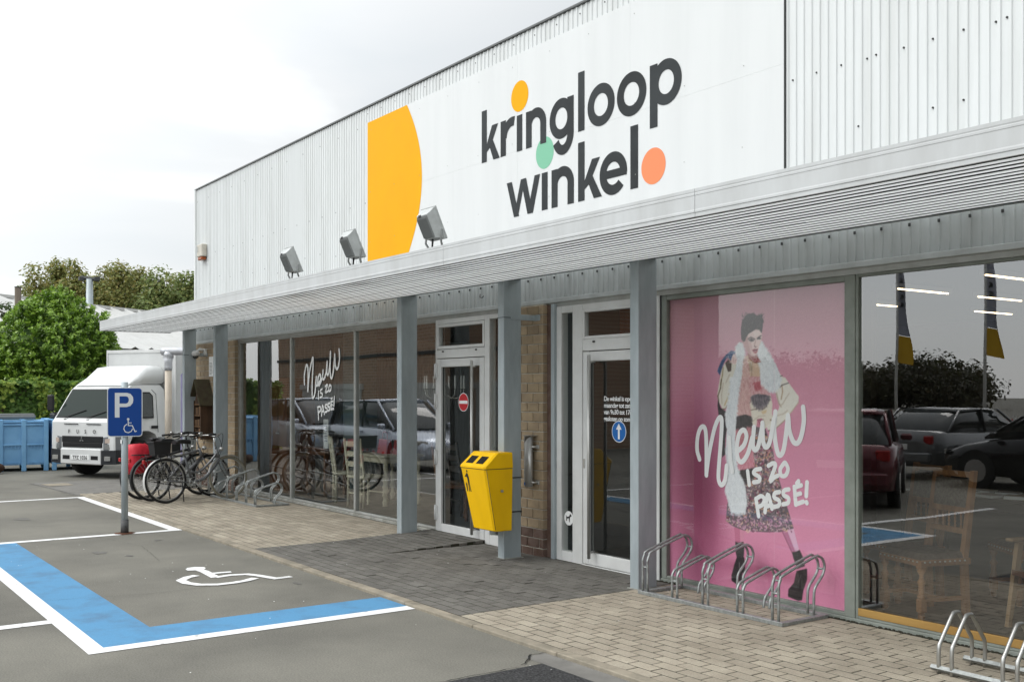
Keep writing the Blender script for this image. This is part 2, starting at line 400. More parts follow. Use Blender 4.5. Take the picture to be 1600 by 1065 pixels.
crack([(-5.41, -2.39), (-5.42, -2.5), (-5.3, -2.62), (-5.22, -2.75)], 0.012)
crack([(-5.22, -2.75), (-5.21, -6)], 0.012)
crack([(-18.4, -2.45), (-18.2, -2.9), (-17.9, -3.4)], 0.01)
crack([(-21.2, -2.62), (-19.6, -2.5), (-18.3, -2.42)], 0.012)
crack([(-12.8, -3.4), (-11.8, -3.2), (-10.6, -3.35)], 0.004)
# small litter and chips
lit = MB()
for i in range(70):
    x, y = random.uniform(-13, -4), random.uniform(-4.6, -0.3); z = 0.008 if y < -2.4 else 0.026; k = random.uniform(.004, .011)
    lit.add([(x - k, y, z), (x, y - k * .7, z), (x + k, y, z), (x, y + k * .7, z)], [(0, 1, 2, 3)])
tag(lit.build('grit', M['paint_white'], ground), kind='stuff')
STN = mat('oil_stain', (.115, .11, .10), .85, color2=(.15, .144, .13), scale=9, detail=8)
def stain(x, y, r, ry, seed):
    rr = random.Random(seed); n = 22; ph = [rr.uniform(0, 6.3) for _ in range(3)]
    p = [(x + r * math.cos(a) * (1 + .22 * math.sin(2 * a + ph[0]) + .15 * math.sin(5 * a + ph[1])), y + ry * math.sin(a) * (1 + .2 * math.sin(3 * a + ph[2]))) for a in np.linspace(0, 6.283, n + 1)[:-1]]
    sheet('stain', p, .0035, STN)
for k, (x, y, r, ry) in enumerate(((-11.6, -3.7, .11, .07), (-11.2, -3.5, .05, .04), (-15.3, -3.8, .16, .10), (-10.1, -5.6, .18, .12), (-8.7, -2.7, .06, .03), (-12.2, -2.9, .05, .04))): stain(x, y, r, ry, k)
# wheelchair symbol on the bay: the figure's height runs along +x toward the camera
def stroke2(pts, w, z, closed=False):
    "flat ribbon in the ground plane"
    P = [Vector((a, b)) for a, b in pts]; n = len(P); v, f = [], []
    for i in range(n):
        t0 = (P[i] - P[i - 1]).normalized() if i else (P[1] - P[0]).normalized()
        t1 = (P[i + 1] - P[i]).normalized() if i < n - 1 else t0
        t = (t0 + t1).normalized(); nn = Vector((-t.y, t.x)); k = w / 2 / max(.5, nn.dot(Vector((-t1.y, t1.x))))
        a, b = P[i] + nn * k, P[i] - nn * k; v += [(a.x, a.y, z), (b.x, b.y, z)]
        if i: f.append((2 * i - 2, 2 * i - 1, 2 * i + 1, 2 * i))
    return v, f
sym = MB()
def gp(u, v): return on_ground(u, v)
sc_ = lambda x, y: (0 + x / 3.0875, 720 + y / 3.0875)
S = lambda *pp: [gp(*sc_(x, y)) for x, y in pp]
sym.add(*stroke2(S((945, 521), (985, 533), (1040, 562)), .085, .005))
sym.add(*stroke2(S((1040, 562), (1110, 551), (1190, 547), (1240, 552), (1340, 569)), .075, .0053))
sym.add(*stroke2(S((1325, 568), (1405, 558)), .075, .0056))
sym.add(*stroke2(S((1010, 545), (1060, 540), (1115, 536)), .07, .0059))
head = S((895, 524), (905, 517), (940, 512), (985, 513), (993, 518), (985, 524), (945, 529), (905, 530))
sym.add([(x, y, .0062) for x, y in head], [tuple(range(len(head)))])
arc = S((948, 553), (905, 562), (872, 577), (900, 590), (960, 598), (1050, 597), (1130, 588), (1190, 577), (1232, 566))
sym.add(*stroke2(arc, .085, .0065))
sym.build('wheelchair_symbol', P_W, ground)

# ------------------------------------------------------------------ paving: concrete pavers in half-bond rows along the shop front
pavement = MB().box(-18.3, 2.5, KERB_Y1 + .003, 0.12, -0.2, 0.0229).build('pavement', M['joint'])
tag(pavement, 'block paved footway along the shop front', kind='structure')
kerb_root = MB()
x = -18.3; i = 0
kerb_parent = pavement
while x < 2.5:
    MB().box(x + .003, min(x + 0.997, 2.5), KERB_Y0, KERB_Y1, -0.15, 0.026 + random.uniform(-.002, .003), .006).build('kerb_stone', M['kerb'], kerb_parent)
    x += 1.0
PL, PW, PJ = 0.212, 0.1065, 0.0105
cells = []
for r_ in range(24):
    y0 = KERB_Y1 + .004 + r_ * PW
    if y0 + PW > -0.02: break
    xs = -18.3 + (PL / 2 if r_ % 2 else 0)
    k = 0
    while True:
        x0 = xs + k * PL; k += 1
        if x0 + PL > 2.5: break
        cx, cy = x0 + PL / 2, y0 + PW / 2
        zc = -cx * _c + (cy - CAM_Y) * _s; xc = cx * _s + (cy - CAM_Y) * _c
        if zc < .5: continue
        u, v = 800 + FPX * xc / zc, HOR + FPX * CAM_H / zc
        inframe = -20 < u < 1620 and v < 1085
        cuts = [x0] + [c_ for c_ in ((-10.78, -9.62, -6.62) if cy > -1.35 else (-10.78, -6.62)) if x0 + .02 < c_ < x0 + PL - .02] + [x0 + PL]
        for a_, b_ in zip(cuts[:-1], cuts[1:]):
            cells.append((zc if inframe else 1e3 + zc, (a_ + b_) / 2, cy, -10.78 < (a_ + b_) / 2 < -6.62, b_ - a_))
cells.sort()
def paver_mesh(m, PL):
    h = 0.024
    b = MB().box(-(PL - PJ) / 2, (PL - PJ) / 2, -(PW - PJ) / 2, (PW - PJ) / 2, -0.03, h, .002)
    me = b.mesh('paver'); me.materials.append(m); return me
pm = {}
rest = {False: MB(), True: MB()}
for n_, (d, cx, cy, g, pl) in enumerate(cells):
    key = (g, round(pl, 3))
    if key not in pm: pm[key] = paver_mesh(M['paver_grey' if g else 'paver_tan'], pl)
    dz = abs(random.gauss(0, .0009)); tx, ty = random.gauss(0, .003), random.gauss(0, .005)
    if g and random.random() < .08: dz += .005
    if g and -10.78 < cx < -9.62 and cy > -1.35: dz += (cy + 1.35) / 1.3 * .04
    if n_ < 300:
        o = link('paver', pm[key], None, pavement); o.location = (cx, cy, dz); o.rotation_euler = (ty, tx, random.gauss(0, .006))
    else:
        b = MB().box(-(pl - PJ) / 2, (pl - PJ) / 2, -(PW - PJ) / 2, (PW - PJ) / 2, -0.01, 0.024, .002)
        a = random.gauss(0, .006)
        rest[g].add([(cx + px - a * py, cy + py + a * px, pz + dz + px * tx + py * ty) for px, py, pz in b.v], b.f)
MB().add([(-10.78, -1.35, .0228), (-9.625, -1.35, .0228), (-9.625, -.03, .0635), (-10.78, -.03, .0635), (-9.625, -1.35, 0), (-9.625, -.03, 0)], [(0, 1, 2, 3), (1, 4, 5, 2)]).build('ramp_bed', M['joint'], pavement)
def shade_faces(o, n_per, amount, seed):
    "batch colour of each cast block, stored per face"
    me = o.data; at_ = me.color_attributes.new('Col', 'FLOAT_COLOR', 'CORNER'); rr = np.random.default_rng(seed)
    nf = len(me.polygons); per = rr.uniform(1 - amount, 1 + amount, nf // n_per + 1)
    tot = np.empty(nf, dtype=np.int32); me.polygons.foreach_get('loop_total', tot)
    c = np.repeat(per[np.arange(nf) // n_per], tot); c4 = np.stack([c, c, c, np.ones_like(c)], 1).astype(np.float32)
    at_.data.foreach_set('color', c4.ravel())
def with_attr(m):
    m2 = m.copy(); nt = m2.node_tree; b = nt.nodes['Principled BSDF']; a = nt.nodes.new('ShaderNodeAttribute'); a.attribute_name = 'Col'
    mu = nt.nodes.new('ShaderNodeMix'); mu.data_type = 'RGBA'; mu.blend_type = 'MULTIPLY'; mu.inputs['Factor'].default_value = 1
    nt.links.new(b.inputs['Base Color'].links[0].from_socket, mu.inputs['A']); nt.links.new(a.outputs['Color'], mu.inputs['B']); nt.links.new(mu.outputs['Result'], b.inputs['Base Color'])
    return m2
for g in (False, True):
    o = rest[g].build('paver_field', with_attr(M['paver_grey' if g else 'paver_tan']), pavement, fix=False); tag(o, kind='stuff')
    shade_faces(o, 26, .13, 5 + g)

# ================================================================== SHOP BUILDING
BX0, BX1, BTOP = -19.55, 2.5, 5.60
shop = thing('shop_building', 'white sheet-clad shop with glazed ground floor and tan brick piers', 'shop', (0, 0, 0))
def ribbed(x0, x1, z0, z1, y, period=0.0755, rib=0.020, depth=0.010, gap=0.006):
    b = MB(); prof = []; x = x0
    while x < x1 - 1e-6:
        e = min(x + period, x1)
        for px, py in ((x, y), (x + period - rib - 2 * gap, y), (x + period - rib - gap, y - depth), (x + period - gap, y - depth)):
            if px < x1: prof.append((px, py))
        x = e
    prof.append((x1, y))
    n = len(prof); v = [(a, c_, z0) for a, c_ in prof] + [(a, c_, z1) for a, c_ in prof]
    return b.add(v, [(i, i + 1, n + i + 1, n + i) for i in range(n - 1)])
SPX0, SPX1 = -12.49, -5.392
clad = ribbed(BX0, BX1, 3.02, BTOP - .02, 0.0).build('wall_cladding', M['clad'], shop, fix=False)
low = ribbed(BX0 + .02, BX1, 2.69, 2.985, -0.005).build('cladding_strip', M['strip'], shop, fix=False)
MB().box(BX0 - .01, BX1, -0.045, 0.03, 2.645, 2.69, .004).build('flashing', M['strip'], shop)
MB().box(BX0 - .02, BX0 + .05, -.03, .05, 2.645, BTOP, .003).build('corner_trim', M['clad'], shop)
MB().box(BX0 - .03, BX1, -.028, .12, BTOP - .016, BTOP + .008, .003).build('roof_edge', mat('roof_edge_grey', (.14, .145, .145), .5), shop)
MB().box(BX0, BX1, .02, .12, 2.655, BTOP - .03).build('backing_wall', M['strip'], shop)
MB().box(BX0, BX1, .12, 14, BTOP - .25, BTOP - .04).build('roof', M['strip'], shop)
# side wall toward the yard, ribbed as the front
sw = ribbed(0.0, 14.0, 0.0, BTOP - .02, 0.0); sw.v = [(BX0 + c_ - .002, a + .05, z) for a, c_, z in sw.v]
sw.build('side_wall', M['clad'], shop, fix=False)
MB().box(BX1, BX1 + .1, 0, 14, 0, BTOP - .1).build('end_wall', M['clad'], shop)
MB().box(BX0, BX1, 14, 14.1, 0, BTOP - .1).build('rear_wall', M['clad'], shop)
# screws
scm = MB().cyl((0, 0, 0), (0, -.010, 0), .0075, 8).mesh('screw'); scm.materials.append(M['trim_dark'])
def screw(x, z, y=-.0):
    o = link('screw', scm, None, clad); o.location = (x, y, z)
def rib_x(k): return BX0 + 0.0755 * k - .0377
for u, v in [(1239, 126), (1276, 114), (1316, 102), (1356, 92), (1370, 86), (1413, 75), (1459, 61), (1509, 46), (1559, 34), (1576, 27), (1348, 196), (1465, 167), (1500, 158)]:
    x, z = on_wall(u, v); screw(round((x - BX0 + .0377) / .0755) * .0755 + BX0 - .0377 - .0, z)
for k in range(3, 94, 6): screw(rib_x(k) - .0, 4.30)
for k in range(2, 94, 8): screw(rib_x(k), 5.35)
for k in range(4, 94, 7): screw(rib_x(k), 3.6 + .25 * random.random())
for k in range(94, 187, 5): screw(rib_x(k), 5.50)
stm = [MB().box(-.008, .008, -.014, 0, -.012, .012, .003).mesh('clip')]; stm[0].materials.append(M['trim_dark'])
for k in range(1, 285, 3):
    x = BX0 + k * .0755
    if x < 0: o = link('clip', stm[0], None, low); o.location = (x + .02, -.02, 2.905)
# grey head bar over the windows
MB().box(BX0 + .02, BX1, -.02, .10, 2.60, 2.645).build('window_head', M['alu_grey'], shop)

# ------------------------------------------------------------------ brick piers, every brick its own piece
BH, BLn, BJ = 0.0905, 0.19, 0.0105
def brick_mesh(ln, m, nm='brick'):
    me = MB().box(0, ln, 0, .06, 0, BH, .004).mesh(nm); me.materials.append(m); return me
_bm = {}
def brick_wall(x0, x1, yf, z1, ret=None):
    core = MB().box(x0 + .004, x1 - .006, yf + .009, .12, 0.0, z1).build('brick_wall', M['mortar'], shop)
    z = 0.01; row = 0
    while z + BH < z1 + .02:
        dark = row < 3
        x = x0 - (0.10 if row % 2 else 0.0)
        while x < x1 - .02:
            a, b = max(x, x0), min(x + BLn, x1)
            if x1 - b < .05: b = x1
            if b - a > .025:
                key = (round(b - a, 3), dark)
                if key not in _bm: _bm[key] = brick_mesh(b - a, M['brick_dark' if dark else 'brick'])
                o = link('brick', _bm[key], None, core); o.location = (a, yf + random.uniform(-.002, .002), z); o.rotation_euler = (0, 0, 0)
            x += BLn + BJ
            if b == x1: break
        z += BH + BJ; row += 1
    return core
PIER_Y = -0.085
brick_wall(-9.24, -8.47, PIER_Y, 2.64)
brick_wall(-19.45, -17.28, PIER_Y, 2.64)

# ------------------------------------------------------------------ glazing
def pane(x0, x1, z0, z1, y, parent, nm='pane', gm='glass'):
    return MB().add([(x0, y, z0), (x1, y, z0), (x1, y, z1), (x0, y, z1)], [(0, 1, 2, 3)]).build(nm, M[gm], parent, fix=False)
def frame_rect(x0, x1, z0, z1, w, y0, y1, m, parent, nm='frame', b=.004, wb=None):
    wb = wb or w
    f = MB().box(x0, x0 + w, y0, y1, z0, z1, b).box(x1 - w, x1, y0, y1, z0, z1, b)
    f.box(x0 + w, x1 - w, y0 + .001, y1 - .001, z1 - w, z1, b).box(x0 + w, x1 - w, y0 + .001, y1 - .001, z0, z0 + wb, b)
    return f.build(nm, m, parent)
win = bpy.data.objects.new('shop_window', None); col.objects.link(win); win.parent = shop
for a, b in ((-17.25, -15.07), (-15.07, -12.885), (-12.885, -10.70)):
    frame_rect(a, b - .002, .06, 2.60, .026, -.01, .06, M['alu_grey'], win)
    pane(a + .022, b - .024, .08, 2.58, .02, win, gm='glass_left')
MB().box(-17.28, -10.70, -.03, .1, 0.0, .058, .006).build('window_sill', M['sill'], win)
win2 = bpy.data.objects.new('shop_window', None); col.objects.link(win2); win2.parent = shop
MB().box(-6.80, -6.733, -.01, .06, .05, 2.60, .004).box(-6.733, -4.833, -.009, .059, 2.555, 2.60, .004).box(-6.733, -4.833, -.009, .059, .05, .078, .004).build('frame', M['frame_green'], win2)
pane(-6.735, -4.83, .075, 2.56, .015, win2, gm='glass_poster')
MB().box(-4.832, -4.738, -.016, .07, .05, 2.60, .004).build('mullion', M['frame_green'], win2)
frame_rect(-4.737, -2.3, .05, 2.60, .022, -.008, .055, M['frame_green'], win2)
pane(-4.718, -2.32, .115, 2.58, .015, win2)
frame_rect(-2.29, 0.2, .05, 2.60, .022, -.008, .055, M['frame_green'], win2)
pane(-2.27, .18, .07, 2.58, .015, win2)
frame_rect(.21, 2.5, .05, 2.60, .022, -.008, .055, M['frame_green'], win2)
pane(.23, 2.48, .07, 2.58, .015, win2)
MB().box(-6.80, 2.5, -.022, .1, 0.0, .05, .005).build('window_sill', M['frame_green'], win2)
MB().box(-4.715, -2.32, -.011, .012, .0725, .128, .003).build('sill_board', M['wood_sill'], win2)
# weeds and dirt along the base of the sill
dirt = MB()
for i in range(420):
    x = random.uniform(-7, -3); y = -.026 - abs(random.gauss(0, .018)); k = random.uniform(.004, .014)
    dirt.sphere((x, y, .026), k, 6, (1, 1, .6))
tag(dirt.build('dirt', M['joint'], pavement), kind='stuff')

def door_unit(x_leaf0, x_leaf1, handle_x, hinge_left, label):
    d = bpy.data.objects.new('door', None); col.objects.link(d); d.parent = shop; d['label'] = label
    frame_rect(x_leaf0, x_leaf1, .035, 2.125, .095, -.035, .03, M['alu'], d, 'leaf_frame', .006, wb=.12)
    pane(x_leaf0 + .09, x_leaf1 - .09, .15, 2.04, .0, d, gm='glass_door')
    MB().box(x_leaf0 + .088, x_leaf1 - .088, -.006, .006, .148, .158).box(x_leaf0 + .088, x_leaf0 + .1, -.006, .006, .15, 2.04).box(x_leaf1 - .1, x_leaf1 - .088, -.006, .006, .15, 2.04).box(x_leaf0 + .088, x_leaf1 - .088, -.006, .006, 2.03, 2.04).build('gasket', M['black_plastic'], d)
    h = MB().cyl((handle_x, -.105, .11), (handle_x, -.105, 2.09), .017, 14)
    h.cyl((handle_x, -.105, 2.02), (handle_x + .0, -.03, 2.02), .012, 10).cyl((handle_x, -.105, .17), (handle_x, -.03, .17), .012, 10)
    h.build('handle', M['steel_brushed'], d)
    return d
d1 = door_unit(-10.655, -9.635, on_wall(737, 650, -.105)[0], True, 'exit door with no entry sticker')
for z in (.28, .95, 1.62, 1.98):
    MB().cyl((-10.668, -.05, z - .09), (-10.668, -.05, z + .09), .014, 10).box(-10.66, -10.63, -.045, -.034, z - .08, z + .08).build('hinge', M['alu'], d1)
f1 = bpy.data.objects.new('door_frame', None); col.objects.link(f1); f1.parent = shop
MB().box(-10.69, -10.66, -.03, .06, .0, 2.60, .004).box(-9.632, -9.535, -.03, .06, .0, 2.60, .004).box(-9.27, -9.24, -.03, .06, 0, 2.60, .004).box(-10.66, -9.632, -.028, .055, 2.135, 2.24, .004).box(-10.66, -9.632, -.028, .055, 2.545, 2.60, .004).box(-9.535, -9.27, -.028, .055, 2.55, 2.60, .004).box(-9.535, -9.27, -.028, .055, .0, .13, .004).box(-10.66, -9.632, -.02, .055, .0, .03, .003).build('jamb', M['alu'], f1)
frame_rect(-10.655, -9.637, 2.245, 2.54, .035, -.034, .02, M['alu'], f1, 'transom_frame')
pane(-10.62, -9.67, 2.275, 2.51, .0, f1, gm='glass_door'); pane(-9.535, -9.27, .13, 2.55, .0, f1, gm='glass_door')
slot = MB().box(-.02, .02, -.004, 0, -.009, .009, .002).mesh('weep_slot'); slot.materials.append(M['black_plastic'])
for x in (-10.52, -9.80): o = link('weep_slot', slot, None, f1); o.location = (x, -.0315, 2.215)

d2 = door_unit(-7.885, -6.90, on_wall(920, 650, -.105)[0], False, 'entrance door with blue arrow sticker and opening hours')
MB().box(-7.875, -7.85, -.045, -.034, .98, 1.07, .004).build('lock', M['steel_brushed'], d2)
f2 = bpy.data.objects.new('door_frame', None); col.objects.link(f2); f2.parent = shop
MB().box(-8.315, -8.235, -.03, .06, .0, 2.60, .004).box(-8.055, -7.90, -.03, .06, .0, 2.60, .004).box(-6.895, -6.805, -.03, .06, .0, 2.60, .004).box(-8.235, -8.055, -.028, .055, 2.53, 2.60, .004).box(-8.235, -8.055, -.028, .055, .0, .12, .004).box(-7.90, -6.895, -.028, .055, 2.135, 2.25, .004).box(-7.90, -6.895, -.028, .055, 2.545, 2.60, .004).box(-7.90, -6.895, -.04, .055, .0, .03, .003).build('jamb', M['alu'], f2)
pane(-8.235, -8.055, .12, 2.53, .0, f2, gm='glass_door'); pane(-7.86, -6.93, 2.25, 2.545, .0, f2, gm='glass_door')
frame_rect(-7.895, -6.9, 2.25, 2.545, .03, -.033, .02, M['alu'], f2, 'transom_frame')
o = link('weep_slot', slot, None, f2); o.location = (-7.72, -.0315, 2.222)
MB().box(-8.37, -8.318, -.06, .05, .0, 2.63, .003).build('cover_strip', M['galv'], f2)
MB().box(-8.47, -8.37, -.03, .11, .0, 2.63).build('reveal', M['brick_dark'], f2)
MB().box(-6.803, -6.8, -.02, .05, .0, 2.6).build('seal', M['black_plastic'], f2)

# ------------------------------------------------------------------ inside
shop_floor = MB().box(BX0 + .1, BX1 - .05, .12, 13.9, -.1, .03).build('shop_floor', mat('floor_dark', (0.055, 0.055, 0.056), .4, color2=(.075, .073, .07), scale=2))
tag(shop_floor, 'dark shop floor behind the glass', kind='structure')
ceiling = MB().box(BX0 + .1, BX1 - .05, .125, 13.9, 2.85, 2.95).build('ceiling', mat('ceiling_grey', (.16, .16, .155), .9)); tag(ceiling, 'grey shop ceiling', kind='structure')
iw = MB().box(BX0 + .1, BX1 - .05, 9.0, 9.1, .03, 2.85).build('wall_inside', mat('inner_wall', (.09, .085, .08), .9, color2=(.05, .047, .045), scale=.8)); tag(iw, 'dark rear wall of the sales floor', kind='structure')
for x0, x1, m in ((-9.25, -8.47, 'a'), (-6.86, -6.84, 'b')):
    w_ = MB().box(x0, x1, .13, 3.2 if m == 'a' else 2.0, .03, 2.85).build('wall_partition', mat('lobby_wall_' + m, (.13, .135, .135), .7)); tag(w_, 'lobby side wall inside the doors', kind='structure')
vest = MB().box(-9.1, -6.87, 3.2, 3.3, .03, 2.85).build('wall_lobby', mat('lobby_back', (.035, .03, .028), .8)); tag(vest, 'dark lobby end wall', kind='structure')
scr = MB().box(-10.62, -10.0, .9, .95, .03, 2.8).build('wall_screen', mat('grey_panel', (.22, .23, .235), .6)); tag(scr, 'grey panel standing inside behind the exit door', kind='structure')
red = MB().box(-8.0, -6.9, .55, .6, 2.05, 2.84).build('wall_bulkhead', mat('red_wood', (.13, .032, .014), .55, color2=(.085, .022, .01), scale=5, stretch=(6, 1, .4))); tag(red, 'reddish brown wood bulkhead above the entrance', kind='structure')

# ------------------------------------------------------------------ canopy
CY, CZ, CT, CX1 = -1.76, 2.855, 3.022, 2.5
CX0, SB = on_wall(156, 516, CY)[0], -.49        # left end, and the back edge of the slats above the posts
canopy = thing('canopy', 'long pale grey canopy with slatted underside on galvanised posts', 'canopy', (0, 0, 0))
joints = [CX0, on_wall(326, 470, CY)[0], on_wall(693, 400, CY)[0], on_wall(1086, 320, CY)[0], -1.2, CX1]
prof = [(0, CZ - .012), (0, CZ + .012), (-.004, CZ + .016), (-.004, CZ + .028), (-.002, CZ + .036), (-.002, CT - .045), (-.004, CT - .042), (-.004, CT - .030), (-.002, CT - .026), (-.004, CT - .018), (-.004, CT), (.05, CT), (.05, CZ + .01), (.012, CZ + .005), (.012, CZ - .012)]
for a, b in zip(joints[:-1], joints[1:]):
    f = MB(); n = len(prof)
    f.add([(a + .002, CY + p, z) for p, z in prof] + [(b - .002, CY + p, z) for p, z in prof], [(i, (i + 1) % n, (i + 1) % n + n, i + n) for i in range(n)] + [tuple(range(n)), tuple(range(2 * n - 1, n - 1, -1))])
    f.build('fascia_panel', M['fascia'], canopy)
MB().box(CX0 - .004, CX0 + .02, CY + .052, SB, CZ - .012, CT - .003, .003).build('end_fascia', M['fascia'], canopy)
MB().add([(CX0 + .02, CY + .05, CT - .01), (CX1, CY + .05, CT - .01), (CX1, -.02, CT - .01), (CX0 + .02, -.02, CT - .01)], [(0, 1, 2, 3)]).build('top_sheet', M['top_sheet'], canopy)
MB().box(CX0 + .02, CX1, SB + .005, -.27, CZ + .035, CT - .02, .004).build('beam', M['galv'], canopy)
NS = 15; pitch = (SB - CY - .03) / NS
for k in range(NS):
    y0 = CY + .022 + k * pitch
    brk = CX0 + .03 if k % 3 else CX0 + .03
    x = brk; first = True
    cut = sorted([-15.2 + .4 * math.sin(k * 2.1), -5.35 + .085 * k if False else -5.6 + .13 * k])
    xs = [CX0 + .03] + cut + [CX1]
    for a, b in zip(xs[:-1], xs[1:]):
        s = MB(); w2 = pitch - .040; zz = random.uniform(-.0015, .0015)
        pr = [(y0, CZ + .018), (y0, CZ + .004 + zz), (y0 + .004, CZ + zz), (y0 + w2 - .004, CZ + zz), (y0 + w2, CZ + .004 + zz), (y0 + w2, CZ + .018)]
        n = len(pr)
        s.add([(a + .001, y, z) for y, z in pr] + [(b - .001, y, z) for y, z in pr], [(i, i + 1, i + 1 + n, i + n) for i in range(n - 1)])
        s.build('slat', M['slat'], canopy, fix=False)
for k in range(NS):
    y0 = CY + .022 + k * pitch + pitch - .0395
    MB().box(CX0 + .03, CX1, y0, y0 + .039, CZ + .0022, CZ + .02).build('joint_strip', M['black'], canopy)
POST_Y0, POST_Y1 = -.485, -.265
for xl in (on_wall(285, 600, POST_Y0)[0], on_wall(333, 600, POST_Y0)[0], -10.835, -8.712, -6.695):
    p = MB().box(xl, xl + .108, POST_Y0, POST_Y1, .0, CZ + .034, .005).build('post', M['galv'], canopy)
    MB().box(xl - .02, xl + .13, POST_Y0 - .02, POST_Y1 + .02, .008, .03, .004).build('foot', M['sill'], p)
for xl, z in ((-8.712, 2.50), (on_wall(285, 600, POST_Y0)[0], 2.42)):
    b = MB().box(xl + .109, xl + .116, -.40, -.088, z - .03, z + .03, .002).box(xl + .109, xl + .20, -.094, -.087, z - .03, z + .03, .002).cyl((xl + .115, -.36, z), (xl + .124, -.36, z), .009, 8)
    b.build('bracket', M['galv'], canopy)
    MB().box(xl - .002, xl + .112, POST_Y0 - .003, POST_Y1 + .003, z - .01, z - .004).build('seam', M['trim_dark'], canopy)
wire = MB().tube([(-9.72, -.03, 2.84), (-9.68, -.06, 2.80), (-9.62, -.07, 2.79), (-9.60, -.06, 2.81)], .005, 6).build('cable_hook', M['black_plastic'], canopy)

# ------------------------------------------------------------------ sign board with cut film letters
sign = thing('sign_board', 'large white shop sign reading kringloop winkel with coloured dots', 'sign', (0, 0, 0))
seams = [SPX0, -10.3, -9.0, -7.2, SPX1]
zs = [3.06, 4.33, 5.37]
for i in range(len(seams) - 1):
    for j in range(2):
        MB().box(seams[i] + .0003, seams[i + 1] - .0003, -.026, -.018, zs[j] + .0003, zs[j + 1] - .0003, .0004).build('sign_panel', M['sign_panel'], sign)
MB().box(SPX0 - .002, SPX0 + .03, -.029, -.0265, 3.06, 5.37).build('edge_strip', M['clad'], sign)
MB().box(SPX1 - .002, SPX1 + .008, -.024, -.001, 3.06, 5.37).build('edge_shadow_gap', M['trim_dark'], sign)
SY = -.0275
def film(polys, m, nm, parent=sign, y=SY):
    b = MB()
    for k, (pts, faces) in enumerate(polys):
        b.add([(x, y - .00025 * k, z) for x, z in pts], faces)
    o = b.build(nm, m, parent, fix=False)
    return o
def q(*p): return list(p), [tuple(range(len(p)))]
def disc(cx, cz, r, rz=None, n=48): return q(*[(cx + r * math.cos(2 * math.pi * i / n), cz + (rz or r) * math.sin(2 * math.pi * i / n)) for i in range(n)])
def arcband(cx, cz, ro, w, a0, a1, n=40, sx=1.0):
    v, f = [], []
    for i in range(n + 1):
        a = R(a0 + (a1 - a0) * i / n)
        v += [(cx + ro * sx * math.cos(a), cz + ro * math.sin(a)), (cx + (ro * sx - w) * math.cos(a), cz + (ro - w) * math.sin(a))]
        if i: f.append((2 * i - 2, 2 * i, 2 * i + 1, 2 * i - 1))
    return v, f
def bar(x0, x1, z0, z1): return q((x0, z0), (x1, z0), (x1, z1), (x0, z1))
ST = .101; XH = .388
def letter(ch, x0, x1, B):
    top = B + XH; w = x1 - x0
    if ch == 'l': return [bar(x0, x1, B, B + .588)]
    if ch == 'i': return [bar(x0, x1, B, top)]
    if ch == 'o': return [arcband((x0 + x1) / 2, B + XH / 2, .206, ST * .96, 0, 360, 64, w / 2 / .206)]
    if ch == 'k': return [bar(x0, x0 + ST, B, B + .585), q((x0 + ST - .01, B + .175), (x1 - .035 - .115, top), (x1 - .03, top), (x0 + ST + .075, B + .155), (x0 + ST - .01, B + .10)), q((x0 + ST + .03, B + .21), (x0 + ST + .10, B + .28 - .02), (x1, B), (x1 - .122, B))]
    if ch == 'r':
        return [bar(x0, x0 + ST, B, top), arcband(x0 + ST + .125, top - .2, .212, ST, 78, 180, 24), ]
    if ch == 'n':
        return [bar(x0, x0 + ST, B, top), bar(x1 - ST, x1, B, B + XH - .155), arcband((x0 + x1) / 2, B + XH - .165, .177, ST, 0, 165, 32, w / 2 / .177)]
    if ch == 'g':
        cx = x0 + .206; rr = .206
        return [arcband(cx - .002, B + XH / 2, rr, ST * .96, 0, 360, 64, .195 / .206), bar(x1 - ST, x1, B + .01, top), arcband((x0 + .055 + x1) / 2, B + .03, .21, ST, -155, 0, 32, (x1 - x0 - .055) / 2 / .21)]
    if ch == 'p':
        return [bar(x0, x0 + ST, B - .185, top), arcband(x1 - .195, B + XH / 2, .206, ST * .96, 0, 360, 64, .195 / .206)]
    if ch == 'w':
        a = x0; pts = []
        W_ = w
        def sl(xa, xb, za, zb, t): return q((xa, za), (xa + t, za), (xb + t, zb), (xb, zb))
        t = .095
        return [sl(a + .135, a, B, top, t), sl(a + .135, a + .262, B, top, t - .018), sl(a + W_ - .228, a + .262, B, top, t), sl(a + W_ - .228, a + W_ - t - .006, B, top, t)]
    if ch == 'e':
        cx = (x0 + x1) / 2
        return [arcband(cx, B + XH / 2, .206, ST * .96, -5, 318, 64, w / 2 / .206), bar(x0 + .06, x1 - .005, B + XH / 2 - .042, B + XH / 2 + .036)]
for ch, a, b in (('k', -9.689, -9.334), ('r', -9.316, -9.046), ('i', -9.011, -8.911), ('n', -8.843, -8.489), ('g', -8.440, -8.036), ('l', -7.966, -7.866), ('o', -7.819, -7.416), ('o', -7.383, -6.976), ('p', -6.930, -6.522)):
    film(letter(ch, a, b, 4.318), M['letter_grey'], 'letter', y=SY - .0015)
for ch, a, b in (('w', -9.198, -8.588), ('i', -8.565, -8.465), ('n', -8.398, -8.033), ('k', -7.966, -7.601), ('e', -7.636, -7.239), ('l', -7.193, -7.088)):
    film(letter(ch, a, b, 3.622), M['letter_grey'], 'letter', y=SY - .0015)
film([disc(-8.959, 4.908, .158, .166)], M['yellow_print'], 'dot')
film([disc(-8.515, 4.216, .152, .166)], M['green_print'], 'dot')
film([disc(-6.884, 3.786, .16, .166)], M['orange_print'], 'dot')
cx_, cz_, rr_ = -13.18, 4.36, 2.16
ypts = [(SPX0 + .03, 5.368)] + [(-11.02 - 0.0 - (1 - math.cos((z - 4.40) * .60)) * 2.28, z) for z in np.linspace(5.368, 3.07, 40)] + [(SPX0 + .03, 3.07)]
film([q(*ypts)], M['yellow_print'], 'yellow_shape')
